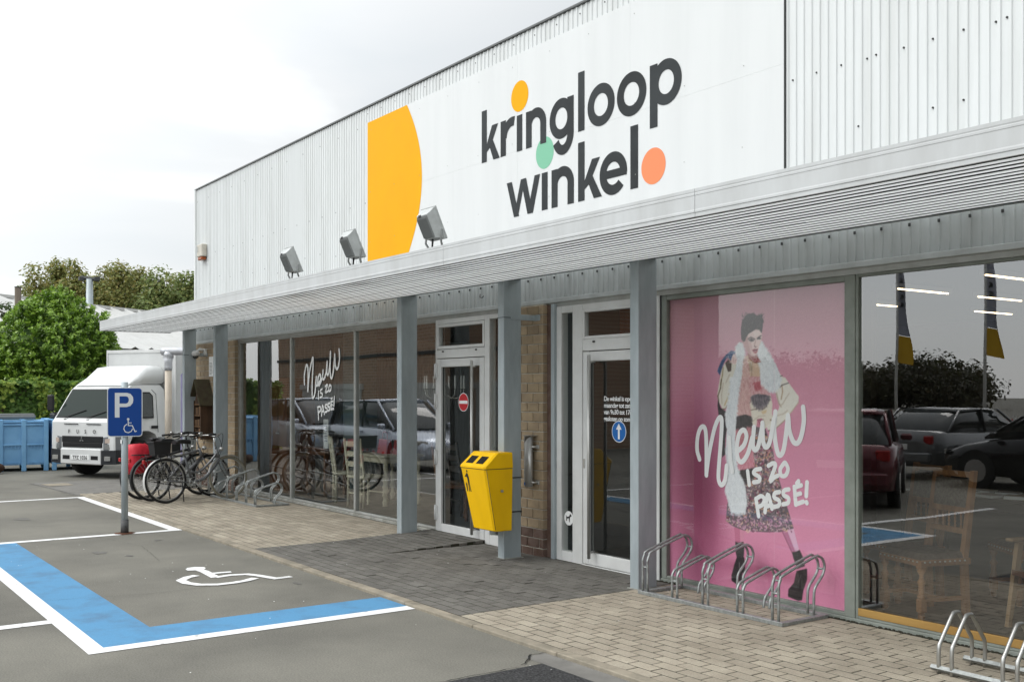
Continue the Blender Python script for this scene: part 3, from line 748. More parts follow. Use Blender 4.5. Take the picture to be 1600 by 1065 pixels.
rv = MB().cyl((0, 0, 0), (0, -.002, 0), .0045, 8).mesh('rivet'); rv.materials.append(M['alu_grey'])
for x in list(np.arange(SPX0 + .12, SPX1, .655)):
    for z in (3.75, 4.42, 5.25):
        o = link('rivet', rv, None, sign); o.location = (x + random.uniform(-.02, .02), -.029, z)
# ================================================================== PRINT ON THE GLASS
def catmull(pts, n=6):
    P = [Vector(p) for p in pts]
    if len(P) < 3: return P
    P = [P[0] * 2 - P[1]] + P + [P[-1] * 2 - P[-2]]; out = []
    for i in range(1, len(P) - 2):
        for k in range(n):
            t = k / n; a, b, c, d = P[i - 1], P[i], P[i + 1], P[i + 2]
            out.append(.5 * ((2 * b) + (c - a) * t + (2 * a - 5 * b + 4 * c - d) * t * t + (3 * b - a - 3 * c + d) * t ** 3))
    out.append(P[-2]); return out
def ribbon(b, pts, w, y):
    "one continuous strip with round ends; it rises a hair toward its end so that it never meets itself in one plane"
    P = catmull(pts); n = len(P); L_, Rr = [], []
    def tang(i):
        t = P[min(i + 1, n - 1)] - P[max(i - 1, 0)]
        return t.normalized() if t.length > 1e-9 else Vector((1, 0))
    t0, t1 = tang(0), tang(n - 1); pts2 = []
    for a in (80, 60, 40, 20): pts2.append((P[0] - t0 * (w / 2 * math.sin(R(a))), t0, w / 2 * math.cos(R(a))))
    for i in range(n): pts2.append((P[i], tang(i), w / 2))
    for a in (20, 40, 60, 80): pts2.append((P[-1] + t1 * (w / 2 * math.sin(R(a))), t1, w / 2 * math.cos(R(a))))
    v, f = [], []; m = len(pts2)
    for i, (p, t, h) in enumerate(pts2):
        yy = y - .0016 * i / m; nn = Vector((-t.y, t.x)) * h
        v += [(p.x + nn.x, yy, p.y + nn.y), (p.x - nn.x, yy, p.y - nn.y)]
        if i: f.append((2 * i - 2, 2 * i - 1, 2 * i + 1, 2 * i))
    b.add(v, f)
def slogan(strokes, origin, scale, w, w2, y, m, label):
    root = thing('window_lettering', label, 'lettering', (0, 0, 0))
    for k, (nm, st) in enumerate(strokes):
        b = MB()
        for j, s in enumerate(st):
            ribbon(b, [on_wall(origin[0] + x / scale, origin[1] + z / scale, y) for x, z in s], w if nm == 'script_word' else w2, y - .0018 * (j % 3))
        b.build(nm, m, root, fix=False)
    return root
slogan([
 ('script_word', [[(364, 305), (364, 250), (374, 196), (384, 200), (386, 260), (385, 345)], [(385, 345), (394, 240), (410, 160), (416, 150), (416, 200), (411, 300), (412, 380), (422, 378), (430, 340), (436, 262)],
  [(436, 262), (433, 305), (440, 312), (452, 296), (462, 272), (458, 246), (447, 268), (446, 300), (456, 308), (470, 270)], [(475, 222), (472, 268), (482, 272), (494, 230), (500, 170)], [(500, 170), (498, 235), (506, 246), (516, 190), (520, 112)], [(521, 112), (518, 210), (523, 265), (532, 258), (541, 200), (546, 128)], [(546, 128), (548, 190), (556, 214), (566, 200), (573, 150), (571, 98)]]),
 ('letter', [[(448, 345), (449, 392)]]), ('letter', [[(470, 333), (460, 340), (460, 354), (471, 362), (469, 378), (457, 384)]]),
 ('letter', [[(487, 318), (501, 308), (490, 352), (507, 343)]]), ('letter', [[(516, 307), (509, 325), (512, 345), (520, 340), (523, 318), (516, 307)]]),
 ('letter', [[(444, 440), (449, 515)], [(444, 440), (459, 438), (461, 460), (448, 474)]]), ('letter', [[(466, 492), (472, 430), (484, 482)], [(467, 470), (481, 462)]]),
 ('letter', [[(498, 424), (489, 428), (489, 442), (499, 450), (498, 466), (489, 470)]]), ('letter', [[(514, 417), (505, 421), (505, 435), (515, 442), (514, 458), (505, 462)]]),
 ('letter', [[(522, 408), (523, 455)], [(522, 410), (533, 405)], [(522, 430), (531, 427)], [(523, 455), (534, 450)], [(524, 393), (530, 386)]]),
 ('letter', [[(542, 380), (539, 432)], [(538, 450), (538, 453)]])],
 (380, 520), 3.806, .040, .030, .0135, M['white_print'], 'white handwritten slogan Nieuw is zo passé on the left window pane')

# ------------------------------------------------------------------ pink poster: the print is painted stroke by stroke on a canvas
PX0, PX1, PZ0, PZ1, PYY = -6.733, -4.836, .075, 2.56, .034
CW, CH = 420, 560
canvas = np.zeros((CH, CW, 3)); 
gx, gz = np.meshgrid(np.linspace(0, 1, CW), np.linspace(0, 1, CH))
def mixc(a, b, t): t = np.clip(t, 0, 1)[..., None]; return np.array(a) * (1 - t) + np.array(b) * t
canvas[:] = mixc((222, 138, 172), (206, 154, 166), gz)  # greyer pink toward the top: glass reflection mixed into the print colour
canvas[:] = canvas * (1 - .10 * np.clip((gz - .75) * 4, 0, 1))[..., None]
d_ = np.exp(-(((gx - .12) / .16) ** 2 + ((gz - .38) / .30) ** 2)); canvas[:] = canvas * (1 - .50 * d_[..., None] * np.array([.7, 1.15, .9]))
d_ = np.exp(-(((gx - .25) / .10) ** 2 + ((gz - .30) / .26) ** 2)); canvas[:] = canvas * (1 - .34 * d_[..., None] * np.array([.7, 1.15, .9]))
d_ = np.exp(-(((gx - .55 - (.11 - gz) * .8) / .25) ** 2 + ((gz - .075) / .022) ** 2)); canvas[:] = canvas * (1 - .30 * d_[..., None] * np.array([.7, 1.1, .9]))
def cv(pts, org, sc):
    out = []
    for x, z in pts:
        wx, wz = on_wall(org[0] + x / sc, org[1] + z / sc, PYY); out.append(((wx - PX0) / (PX1 - PX0) * (CW - 1), (wz - PZ0) / (PZ1 - PZ0) * (CH - 1)))
    return np.array(out)
A4, A5 = ((1080, 470), 4.26), ((1080, 640), 3.436)
def fill(pts, color, a=None, alpha=1.0, noise=0.0, soft=1.0):
    a = a or A4
    P = cv(pts, *a); x0, z0 = np.maximum(np.floor(P.min(0)).astype(int) - 1, 0); x1, z1 = np.ceil(P.max(0)).astype(int) + 2
    x1, z1 = min(x1, CW), min(z1, CH); X, Z = np.meshgrid(np.arange(x0, x1), np.arange(z0, z1)); cov = np.zeros(X.shape)
    for ox in (-.33, 0, .33):
        for oz in (-.33, 0, .33):
            ins = np.zeros(X.shape, bool); j = len(P) - 1
            for i in range(len(P)):
                xi, zi, xj, zj = P[i][0], P[i][1], P[j][0], P[j][1]
                c = ((zi > Z + oz) != (zj > Z + oz)) & (X + ox < (xj - xi) * (Z + oz - zi) / (zj - zi + 1e-12) + xi); ins ^= c; j = i
            cov += ins / 9.
    c = np.array(color, float)
    n = 1 + (rng.normal(0, noise, X.shape) if noise else 0)
    t = (cov * alpha)[..., None]
    canvas[z0:z1, x0:x1] = canvas[z0:z1, x0:x1] * (1 - t) + np.clip(c * (n[..., None] if noise else 1), 0, 255) * t
def dab(p0, p1, w, color, alpha=1.0):
    x0, z0 = int(max(0, min(p0[0], p1[0]) - w - 2)), int(max(0, min(p0[1], p1[1]) - w - 2)); x1, z1 = int(min(CW, max(p0[0], p1[0]) + w + 3)), int(min(CH, max(p0[1], p1[1]) + w + 3))
    if x1 <= x0 or z1 <= z0: return
    X, Z = np.meshgrid(np.arange(x0, x1), np.arange(z0, z1)); d = np.array(p1) - np.array(p0); L2 = max(1e-6, d @ d)
    t = np.clip(((X - p0[0]) * d[0] + (Z - p0[1]) * d[1]) / L2, 0, 1); dist = np.hypot(X - p0[0] - t * d[0], Z - p0[1] - t * d[1])
    a = (np.clip(w / 2 + .5 - dist, 0, 1) * alpha)[..., None]; canvas[z0:z1, x0:x1] = canvas[z0:z1, x0:x1] * (1 - a) + np.array(color) * a
def line(pts, w, color, a=A4, alpha=1.0):
    P = cv(pts, *a)
    for p0, p1 in zip(P[:-1], P[1:]): dab(p0, p1, w, color, alpha)
def fur(spine, widths, colors, n, a=A4, ln=9, jit=14, dirn=None, w=1.0):
    P = cv(spine, *a); seg = len(P) - 1; wpx = np.interp(np.linspace(0, seg, 50), np.arange(len(widths)) * seg / (len(widths) - 1), widths) / a[1] * .82
    for _ in range(n):
        t = random.random() * seg; i = min(int(t), seg - 1); p = P[i] + (P[i + 1] - P[i]) * (t - i); d = P[i + 1] - P[i]; d = d / (np.linalg.norm(d) + 1e-9); nn = np.array([-d[1], d[0]])
        ww = wpx[min(49, int(t / seg * 49))]; off = random.uniform(-1, 1); p = p + nn * off * ww / 2
        ang = math.atan2(d[1], d[0]) + off * .5 + random.gauss(0, jit / 57); L_ = ln * random.uniform(.5, 1.3)
        c = np.array(random.choice(colors)) * random.uniform(.88, 1.06); c = c * (1 - .22 * max(0, -off))
        dab(p, p + np.array([math.cos(ang), math.sin(ang)]) * L_, w, np.clip(c, 0, 255), .75)
B1, B2, B3, B4 = ((1110, 480), 7.467), ((1110, 590), 7.467), ((1110, 700), 6.4), ((1110, 820), 6.894)
SK, SKD, CRM_, CRD, WHI = (226, 202, 196), (188, 146, 144), (228, 224, 212), (186, 170, 152), (224, 228, 230)
def furfill(poly, base, cols, n, a, ln=7, dirn=-1.45, w=.9, edge=.5, jit=.35):
    "furry patch: base tone, then hairs all over and along the outline"
    fill(poly, base, a, noise=.03); P = cv(poly, *a); lo_, hi_ = P.min(0), P.max(0)
    def inside(q_):
        c_ = False; j = len(P) - 1
        for i in range(len(P)):
            if (P[i][1] > q_[1]) != (P[j][1] > q_[1]) and q_[0] < (P[j][0] - P[i][0]) * (q_[1] - P[i][1]) / (P[j][1] - P[i][1] + 1e-9) + P[i][0]: c_ = not c_
            j = i
        return c_
    k = 0; t = 0
    while k < n and t < n * 6:
        t += 1; q_ = np.array([random.uniform(lo_[0], hi_[0]), random.uniform(lo_[1], hi_[1])])
        if not inside(q_): continue
        an = dirn + random.gauss(0, jit); c = np.clip(np.array(random.choice(cols)) * random.uniform(.93, 1.05), 0, 255); dab(q_, q_ + np.array([math.cos(an), math.sin(an)]) * ln * random.uniform(.5, 1.2), w, c, .6); k += 1
    ne = int(n * edge); segs = [(P[i], P[(i + 1) % len(P)]) for i in range(len(P))]; le = np.array([np.linalg.norm(b_ - a_) for a_, b_ in segs]); le = le / le.sum(); ctr = P.mean(0)
    for i in np.random.default_rng(n).choice(len(segs), ne, p=le):
        a_, b_ = segs[i]; q_ = a_ + (b_ - a_) * random.random(); o_ = q_ - ctr; o_ = o_ / (np.linalg.norm(o_) + 1e-9); d = o_ * .8 + np.array([math.cos(dirn), math.sin(dirn)]) * .8; d = d / (np.linalg.norm(d) + 1e-9)
        dab(q_ - d * 2, q_ + d * random.uniform(1.5, 4.2), w, random.choice(cols), .7)
# legs, socks, boots
fill([(255, 10), (366, 10), (358, 190), (270, 190)], (196, 112, 142), B4); fill([(316, 10), (366, 10), (358, 190), (322, 190)], (214, 142, 166), B4)
fill([(766, 50), (895, 30), (957, 270), (880, 297)], (186, 116, 148), B4); fill([(822, 45), (895, 30), (957, 270), (916, 285)], (222, 178, 202), B4); line([(770, 60), (880, 297)], 1.4, (120, 62, 84), B4, .8)
for pts in ([(268, 175), (300, 190), (356, 178), (366, 240), (358, 350), (285, 350), (272, 290)], [(878, 290), (920, 285), (962, 265), (992, 330), (1010, 390), (1018, 440), (935, 470), (910, 400), (890, 340)]):
    fill(pts, (58, 54, 54), B4, noise=.22)
    P = cv(pts, *B4); lo_, hi_ = P.min(0), P.max(0)
    for _ in range(60): q_ = np.array([random.uniform(lo_[0] + 2, hi_[0] - 2), random.uniform(lo_[1] + 1, hi_[1] - 1)]); dab(q_, q_ + np.array([random.uniform(-2, 2), 0]), .7, random.choice([(30, 26, 28), (104, 98, 96), (72, 66, 66)]), .5)
fill([(258, 420), (285, 345), (366, 345), (374, 500), (342, 520), (337, 630), (290, 634), (232, 592), (226, 545), (243, 480)], (40, 34, 36), B4, noise=.12); fill([(226, 570), (300, 612), (337, 600), (337, 634), (290, 638), (230, 598)], (22, 18, 20), B4); line([(312, 400), (314, 470)], 1.6, (176, 170, 170), B4, .8)
fill([(928, 490), (1042, 466), (1042, 580), (1002, 700), (986, 800), (945, 808), (838, 762), (840, 690), (900, 620)], (42, 35, 37), B4, noise=.12); fill([(838, 735), (940, 780), (990, 760), (986, 806), (945, 812), (838, 768)], (20, 16, 18), B4); line([(975, 540), (945, 620)], 1.4, (120, 112, 112), B4, .7); line([(845, 690), (925, 715)], 1.0, (120, 112, 112), B4, .6)
# dark lining of the coat
fill([(88, 240), (120, 350), (178, 390), (204, 450), (196, 560), (176, 700), (170, 896), (135, 896), (150, 600), (100, 460), (84, 330)], (46, 40, 44), B2, noise=.15); fill([(118, 0), (160, 0), (152, 55), (118, 92)], (44, 38, 42), B3)
# skirt
sk1 = [(425, 0), (622, 0), (642, 110), (692, 330), (742, 500), (800, 690), (832, 800), (775, 815), (700, 835), (560, 838), (340, 822), (230, 780), (155, 725), (168, 560), (270, 300), (420, 100)]
fill(sk1, (104, 90, 96), B3); fill([(470, 560), (640, 585), (702, 760), (722, 896), (470, 896)], (104, 90, 96), B2)
pal = [(54, 46, 52), (150, 62, 96), (208, 164, 124), (186, 148, 150), (214, 202, 196), (120, 40, 72), (142, 134, 134), (196, 140, 104), (66, 54, 60), (220, 184, 190), (160, 152, 150)]
Ps = cv(sk1, *B3)
for _ in range(1500):
    zc = random.uniform(-140, 832); lo_ = np.interp(zc, [-140, 0, 100, 300, 560, 725, 822], [445, 430, 420, 290, 175, 160, 345]); hi_ = np.interp(zc, [-140, 0, 110, 330, 500, 690, 800], [560, 618, 640, 690, 740, 798, 826])
    xc = random.uniform(lo_ + 6, hi_ - 6); c = random.choice(pal if zc < 690 else [(222, 176, 196), (206, 150, 178), (232, 200, 208), (130, 76, 100), (190, 140, 164), (224, 190, 160)]); r_ = random.uniform(5, 22); a0 = random.uniform(0, 6.28); sw = random.choice((-1, 1)) * random.uniform(.35, .6)
    pts = [(min(max(xc + r_ * math.cos(a0 + k * sw) * (1 - k * .07), lo_), hi_), zc + r_ * math.sin(a0 + k * sw) * (1 - k * .07)) for k in range(random.randint(3, 8))]
    line(pts, random.uniform(.8, 2.0), c, B3, .85)
for xs in ([(350, 430), (365, 620), (420, 830)], [(560, 40), (520, 300), (500, 560)], [(690, 520), (720, 680), (760, 812)]): line(xs, 2.2, (34, 26, 32), B3, .5)
# jacket: body and sleeves
fill([(450, 150), (700, 190), (724, 300), (718, 420), (742, 480), (640, 596), (560, 566), (480, 545), (455, 380)], (222, 214, 198), B2); line([(455, 380), (560, 358), (610, 370), (660, 330)], 1.6, (90, 70, 54), B2, .7); fill([(590, 390), (660, 370), (650, 410), (610, 425)], (206, 172, 120), B2, .6)
line([(480, 520), (560, 450), (640, 440)], 1.6, CRD, B2, .8)
fill([(735, 640), (800, 760), (870, 838), (925, 900), (760, 900), (700, 700)], CRM_, B1)
fill([(745, -5), (872, -5), (912, 55), (1032, 220), (1026, 285), (932, 415), (880, 490), (752, 600), (672, 616), (655, 560), (735, 492), (800, 352), (808, 300), (770, 230), (756, 150)], CRM_, B2)
for pts, w, c, al in (([(770, 180), (800, 300), (825, 335)], 3.2, CRD, .9), ([(815, 320), (842, 305), (880, 240), (920, 180)], 2.0, CRD, .7), ([(835, 90), (842, 160), (826, 250)], 2.4, (170, 140, 108), .8), ([(812, 112), (832, 86), (912, 60)], 1.3, (44, 40, 42), .95), ([(700, 490), (735, 500), (728, 545)], 2.6, (120, 88, 60), .8), ([(780, 440), (850, 420), (900, 380)], 2.4, CRD, .6), ([(1028, 285), (930, 418)], 2.0, (196, 182, 156), .9), ([(752, 600), (870, 492)], 1.8, (150, 126, 100), .8), ([(672, 616), (752, 598)], 1.5, (70, 54, 50), .8)): line(pts, w, c, B2, al)
line([(802, 806), (842, 796)], 1.2, (44, 40, 42), B1, .9)
fill([(125, 740), (175, 640), (245, 640), (335, 640), (352, 900), (110, 900), (116, 800)], (220, 216, 202), B1); fill([(112, -5), (342, -5), (300, 150), (232, 262), (172, 362), (140, 362), (86, 252), (80, 200)], (222, 218, 204), B2)
for pts, w, c, a_ in (([(150, 700), (140, 790), (118, 900)], 2.6, (150, 128, 84), B1), ([(185, 680), (215, 740)], 2.6, (120, 100, 64), B1), ([(225, 780), (180, 880)], 2.2, CRD, B1), ([(128, 20), (118, 120), (88, 210), (96, 270)], 3.0, (96, 78, 56), B2), ([(150, 60), (130, 200), (135, 300)], 2.2, CRD, B2), ([(235, 60), (215, 200), (165, 320)], 2.6, (190, 160, 110), B2), ([(140, 362), (172, 362), (225, 270)], 1.8, (110, 86, 58), B2)): line(pts, w, c, a_, .75)
fill([(172, 650), (216, 598), (248, 650), (242, 742), (206, 752)], (66, 52, 46), B1, .85)
fill([(80, 745), (95, 700), (130, 620), (185, 550), (240, 505), (290, 512), (286, 562), (262, 545), (276, 620), (245, 640), (192, 588), (152, 660), (132, 720), (112, 792)], (66, 90, 130), B1, noise=.10); line([(105, 700), (150, 630), (200, 572)], 1.2, (34, 48, 78), B1, .8); line([(96, 742), (130, 690)], 2, (44, 60, 96), B1, .6)
fill([(192, 578), (238, 622), (258, 560), (276, 538), (304, 580), (310, 660), (262, 664), (232, 640)], SK, B1); line([(262, 562), (276, 640)], 1, SKD, B1); line([(284, 560), (298, 640)], 1, SKD, B1); line([(200, 585), (240, 630)], 1.1, (160, 110, 108), B1)
fill([(430, 560), (590, 600), (604, 900), (345, 900), (370, 600)], (206, 178, 152), B1); fill([(446, 640), (482, 636), (496, 740), (454, 752)], (190, 172, 146), B1)
for k in range(6): line([(450, 648 + k * 17), (490, 642 + k * 17)], .9, (120, 96, 78), B1, .6)
line([(480, 700), (486, 896)], 1.5, (130, 96, 78), B1, .7)
fill([(545, 480), (600, 470), (622, 520), (596, 585), (540, 560)], (196, 122, 140), B2); line([(560, 500), (590, 560)], 1.1, (120, 60, 78), B2); line([(578, 490), (610, 545)], 1.1, (120, 60, 78), B2); line([(545, 490), (620, 486)], 1.2, (70, 40, 48), B2, .7)
# pink and brown scarf
PK = [(214, 176, 168), (198, 152, 148), (228, 200, 192), (184, 132, 132)]
furfill([(372, 560), (428, 600), (474, 900), (342, 900), (352, 760)], (212, 180, 166), PK, 260, B1); furfill([(345, -5), (458, -5), (474, 150), (455, 300), (472, 440), (308, 448), (300, 300), (318, 180)], (208, 170, 166), PK, 620, B2)
furfill([(300, 575), (476, 552), (482, 640), (446, 900), (268, 900), (284, 700)], (190, 124, 132), [(196, 124, 132), (172, 92, 104), (216, 160, 160), (150, 80, 90)], 420, B2); furfill([(258, -5), (422, -5), (436, 178), (332, 218), (264, 200)], (204, 132, 146), [(216, 150, 160), (190, 108, 124), (226, 172, 178)], 300, B3)
furfill([(304, 455), (400, 432), (472, 450), (478, 545), (400, 565), (298, 585)], (58, 52, 54), [(42, 38, 40), (84, 76, 76), (30, 26, 28)], 240, B2, ln=8); furfill([(272, 226), (442, 200), (432, 290), (345, 352), (320, 330)], (52, 44, 46), [(40, 34, 36), (78, 68, 70)], 160, B3)
furfill([(470, -10), (600, -10), (690, 150), (682, 205), (500, 205), (464, 150)], (204, 160, 160), [(210, 164, 166), (226, 190, 190), (190, 128, 134)], 260, B2); furfill([(505, 55), (590, 48), (594, 122), (530, 134)], (176, 92, 100), [(160, 70, 82), (196, 120, 126)], 90, B2, ln=6); furfill([(484, 212), (560, 192), (694, 212), (662, 290), (590, 348), (520, 322), (482, 262)], (96, 90, 96), [(70, 66, 72), (126, 120, 126), (150, 138, 142)], 300, B2, ln=8)
# white fur
WH = [(228, 232, 232), (212, 218, 220), (238, 240, 240), (200, 206, 210)]
furfill([(298, 470), (330, 408), (378, 420), (402, 520), (376, 640), (366, 760), (346, 900), (236, 900), (300, 700), (312, 600), (288, 520)], WHI, WH, 300, B1); furfill([(236, -5), (346, -5), (322, 250), (302, 440), (290, 600), (282, 900), (178, 900), (194, 600), (174, 430), (214, 250)], WHI, WH, 480, B2, edge=.7)
furfill([(158, -5), (266, -5), (262, 160), (290, 260), (332, 340), (352, 450), (362, 560), (342, 640), (270, 655), (208, 640), (180, 540), (148, 420), (168, 330), (174, 200)], WHI, WH, 420, B3, edge=.9, ln=8)
furfill([(590, 388), (640, 470), (700, 560), (762, 670), (802, 760), (812, 900), (590, 900), (582, 700), (545, 590), (556, 500)], WHI, WH, 420, B1); furfill([(590, -5), (818, -5), (802, 90), (752, 152), (690, 152), (640, 100)], WHI, WH, 240, B2, edge=.9)
# neck, face, hair
fill([(430, 535), (552, 568), (592, 640), (520, 652), (448, 600)], (156, 104, 98), B1); fill([(468, 588), (530, 642), (584, 622), (548, 588), (510, 600)], (152, 66, 68), B1, .8)
fill([(362, 372), (392, 392), (394, 432), (372, 410)], SKD, B1)
fill([(386, 402), (408, 368), (430, 308), (500, 268), (560, 256), (600, 290), (602, 342), (590, 400), (572, 450), (556, 502), (540, 552), (512, 572), (480, 566), (440, 532), (400, 462)], SK, B1)
fill([(386, 402), (408, 368), (432, 316), (440, 400), (462, 490), (484, 566), (440, 532), (400, 462)], SKD, B1, .8); fill([(440, 400), (470, 400), (490, 470), (486, 540), (462, 490)], (208, 172, 168), B1, .7); fill([(500, 290), (560, 270), (590, 300), (560, 330), (510, 340)], (236, 216, 210), B1, .8); fill([(484, 545), (512, 560), (538, 548), (512, 574), (482, 566)], SKD, B1, .7)
for pts, w, c in (([(440, 368), (472, 350), (520, 372)], 2.0, (70, 54, 52)), ([(545, 362), (566, 346), (592, 330)], 2.0, (70, 54, 52)), ([(450, 384), (476, 370), (506, 386)], 1.7, (40, 32, 34)), ([(462, 390), (478, 396), (498, 390)], 1.5, (84, 66, 66)), ([(472, 380), (486, 386)], 2.2, (46, 40, 42)), ([(548, 370), (568, 354), (588, 364)], 1.7, (40, 32, 34)), ([(560, 364), (574, 366)], 2.2, (46, 40, 42)), ([(526, 392), (514, 448), (528, 462), (546, 456)], 1.3, (170, 126, 122)), ([(512, 452), (530, 466)], 1.6, (130, 86, 84)), ([(494, 502), (516, 492), (534, 496), (548, 490)], 2.6, (146, 58, 72)), ([(500, 508), (546, 500)], 1.3, (92, 36, 46)), ([(504, 518), (526, 526), (544, 514)], 2.6, (186, 98, 108))): line(pts, w, c, B1)
hp = [(362, 372), (357, 300), (359, 240), (366, 180), (378, 145), (395, 125), (408, 100), (428, 84), (445, 72), (470, 74), (494, 66), (520, 76), (536, 92), (556, 98), (580, 86), (600, 80), (612, 96), (604, 122), (616, 142), (624, 172), (610, 190), (612, 220), (602, 282), (596, 302), (572, 262), (530, 254), (484, 284), (444, 308), (418, 350), (404, 392), (386, 402)]
fill(hp, (50, 45, 47), B1, noise=.12)
for _ in range(230):
    x_, z_ = random.uniform(372, 600), random.uniform(85, 280)
    if z_ > 250 and x_ > 470: continue
    q_ = cv([(x_, z_)], *B1)[0]; an = 1.2 + (x_ - 480) * -.004 + random.gauss(0, .35); dab(q_, q_ + np.array([math.cos(an), math.sin(an)]) * random.uniform(2, 5), .8, random.choice([(28, 24, 26), (84, 76, 74), (60, 54, 54), (104, 96, 92)]), .55)
for x_, z_, dx, dz in ((430, 86, -14, -22), (500, 72, 12, -14), (560, 100, 26, -26), (600, 90, 26, -14), (606, 130, 24, -14), (400, 112, -26, -10), (384, 150, -18, -8)):
    a_, b_ = cv([(x_, z_), (x_ + dx, z_ + dz)], *B1); dab(a_, b_, .9, (60, 52, 54), .7)
# film seam of the sheet, a paler upright line
wx = (on_wall(1210.5, 700, PYY)[0] - PX0) / (PX1 - PX0) * (CW - 1); canvas[:, int(wx)] = canvas[:, int(wx)] * .65 + np.array([236, 206, 216]) * .35
for _ in range(1):          # the print is slightly soft
    k_ = np.pad(canvas, ((1, 1), (1, 1), (0, 0)), 'edge'); canvas = (k_[1:-1, 1:-1] * 4 + (k_[:-2, 1:-1] + k_[2:, 1:-1] + k_[1:-1, :-2] + k_[1:-1, 2:]) * 1.5 + (k_[:-2, :-2] + k_[2:, 2:] + k_[:-2, 2:] + k_[2:, :-2]) * .5) / 12
canvas = canvas + rng.normal(0, 3.0, canvas.shape[:2])[..., None]
poster = thing('window_poster', 'pink poster of a person in fur scarf and floral skirt behind the glass', 'poster', (0, 0, 0))
lin = np.clip(canvas / 255., 0, 1); lin = np.where(lin <= .04045, lin / 12.92, ((lin + .055) / 1.055) ** 2.4) * .95
pv = np.stack([PX0 + gx * (PX1 - PX0), np.full_like(gx, PYY), PZ0 + gz * (PZ1 - PZ0)], -1).reshape(-1, 3)
ii = np.arange(CH * CW).reshape(CH, CW); pf = np.stack([ii[:-1, :-1], ii[:-1, 1:], ii[1:, 1:], ii[1:, :-1]], -1).reshape(-1, 4)
pme = bpy.data.meshes.new('print'); pme.from_pydata(pv.tolist(), [], pf.tolist()); pme.update()
ca = pme.color_attributes.new('Col', 'FLOAT_COLOR', 'POINT'); ca.data.foreach_set('color', np.concatenate([lin.reshape(-1, 3), np.ones((CH * CW, 1))], 1).astype(np.float32).ravel())
link('print', pme, attr_mat('poster_print', .55), poster)
MB().box(PX0 - .005, PX1 + .005, PYY + .002, PYY + .006, PZ0 - .005, PZ1 + .005).build('backing', M['white_print'], poster)
slogan([
 ('script_word', [[(45, 265), (32, 215), (34, 150), (48, 102), (66, 90), (78, 115), (82, 200), (82, 350)], [(82, 345), (98, 230), (126, 100), (152, 42), (165, 60), (160, 170), (150, 300), (148, 370), (162, 402), (182, 380), (192, 300)], [(205, 150), (212, 260), (222, 330)],
  [(245, 225), (282, 190), (297, 140), (282, 108), (258, 130), (245, 200), (252, 262), (274, 278), (304, 235), (328, 150)], [(338, 92), (332, 180), (342, 214), (362, 190), (384, 80)], [(384, 70), (388, 165), (402, 200), (424, 170), (446, 50)], [(452, 10), (446, 110), (458, 205), (474, 244), (496, 215), (512, 110), (520, 30)], [(522, 40), (528, 110), (548, 168), (572, 178), (592, 140), (606, 60), (602, -15)]]),
 ('letter', [[(303, 328), (312, 402)]]), ('letter', [[(372, 316), (345, 322), (336, 340), (366, 360), (364, 382), (336, 388)]]),
 ('letter', [[(414, 300), (440, 286), (452, 300), (424, 380), (446, 362), (466, 352)]]), ('letter', [[(498, 286), (478, 318), (484, 352), (508, 350), (520, 316), (506, 284), (498, 286)]]),
 ('letter', [[(348, 476), (362, 570)], [(348, 478), (376, 462), (394, 478), (384, 508), (356, 522)]]), ('letter', [[(396, 548), (412, 452), (434, 530)], [(400, 520), (432, 508)]]),
 ('letter', [[(474, 440), (450, 446), (446, 470), (472, 486), (470, 512), (444, 520)]]), ('letter', [[(524, 426), (500, 432), (496, 456), (522, 472), (520, 498), (494, 506)]]),
 ('letter', [[(554, 412), (562, 508)], [(556, 416), (592, 404)], [(560, 456), (588, 448)], [(562, 506), (602, 492)], [(568, 394), (578, 382)]]),
 ('letter', [[(622, 388), (618, 462)], [(620, 494), (622, 500)]])],
 A5[0], A5[1], .043, .036, .0325, M['white_print'], 'white brush slogan Nieuw is zo passé across the pink poster')

# ------------------------------------------------------------------ stickers on the doors
def text_mesh(s, size, name='text', align='LEFT', bold=0.0, space=1.0):
    c = bpy.data.curves.new(name, 'FONT'); c.body = s; c.size = size; c.align_x = align; c.offset = bold; c.space_character = space; c.resolution_u = 3
    o = bpy.data.objects.new(name, c); col.objects.link(o); dg = bpy.context.evaluated_depsgraph_get(); dg.update()
    me = bpy.data.meshes.new_from_object(o.evaluated_get(dg)); bpy.data.objects.remove(o); bpy.data.curves.remove(c); return me
def text_on(s, size, loc, m, parent, rot=(R(90), 0, 0), nm='lettering', **k):
    me = text_mesh(s, size, nm, **k); me.materials.clear(); o = link(nm, me, m, parent); o.location = loc; o.rotation_euler = rot; return o
x, z = on_wall(724.5, 628)
ne = thing('door_sticker', 'round red no entry sticker on the exit door glass', 'sticker', (x, -.003, z))
RD = .108
def dsc(r, y, n=40): return [(r * math.cos(2 * math.pi * i / n), y, r * math.sin(2 * math.pi * i / n)) for i in range(n)]
MB().add(dsc(RD, 0), [tuple(range(40))]).build('rim', M['white_print'], ne); MB().add(dsc(RD * .93, -.001), [tuple(range(40))]).build('disc', M['red_print'], ne); MB().box(-.09, .09, -.0022, -.0016, -.018, .018).build('bar', M['white_print'], ne)
x, z = on_wall(967.5, 674)
ar = thing('door_sticker', 'round blue sticker with white up arrow on the entrance door', 'sticker', (x, -.003, z))
MB().add(dsc(.103, 0), [tuple(range(40))]).build('rim', M['white_print'], ar); MB().add(dsc(.096, -.001), [tuple(range(40))]).build('disc', M['blue_film'], ar)
MB().add([(-.013, -.002, -.072), (.013, -.002, -.072), (.013, -.002, .02), (-.013, -.002, .02)], [(0, 1, 2, 3)]).add([(-.04, -.002, .02), (.04, -.002, .02), (0, -.002, .078)], [(0, 1, 2)]).build('arrow', M['white_print'], ar)
x, z = on_wall(889, 809)
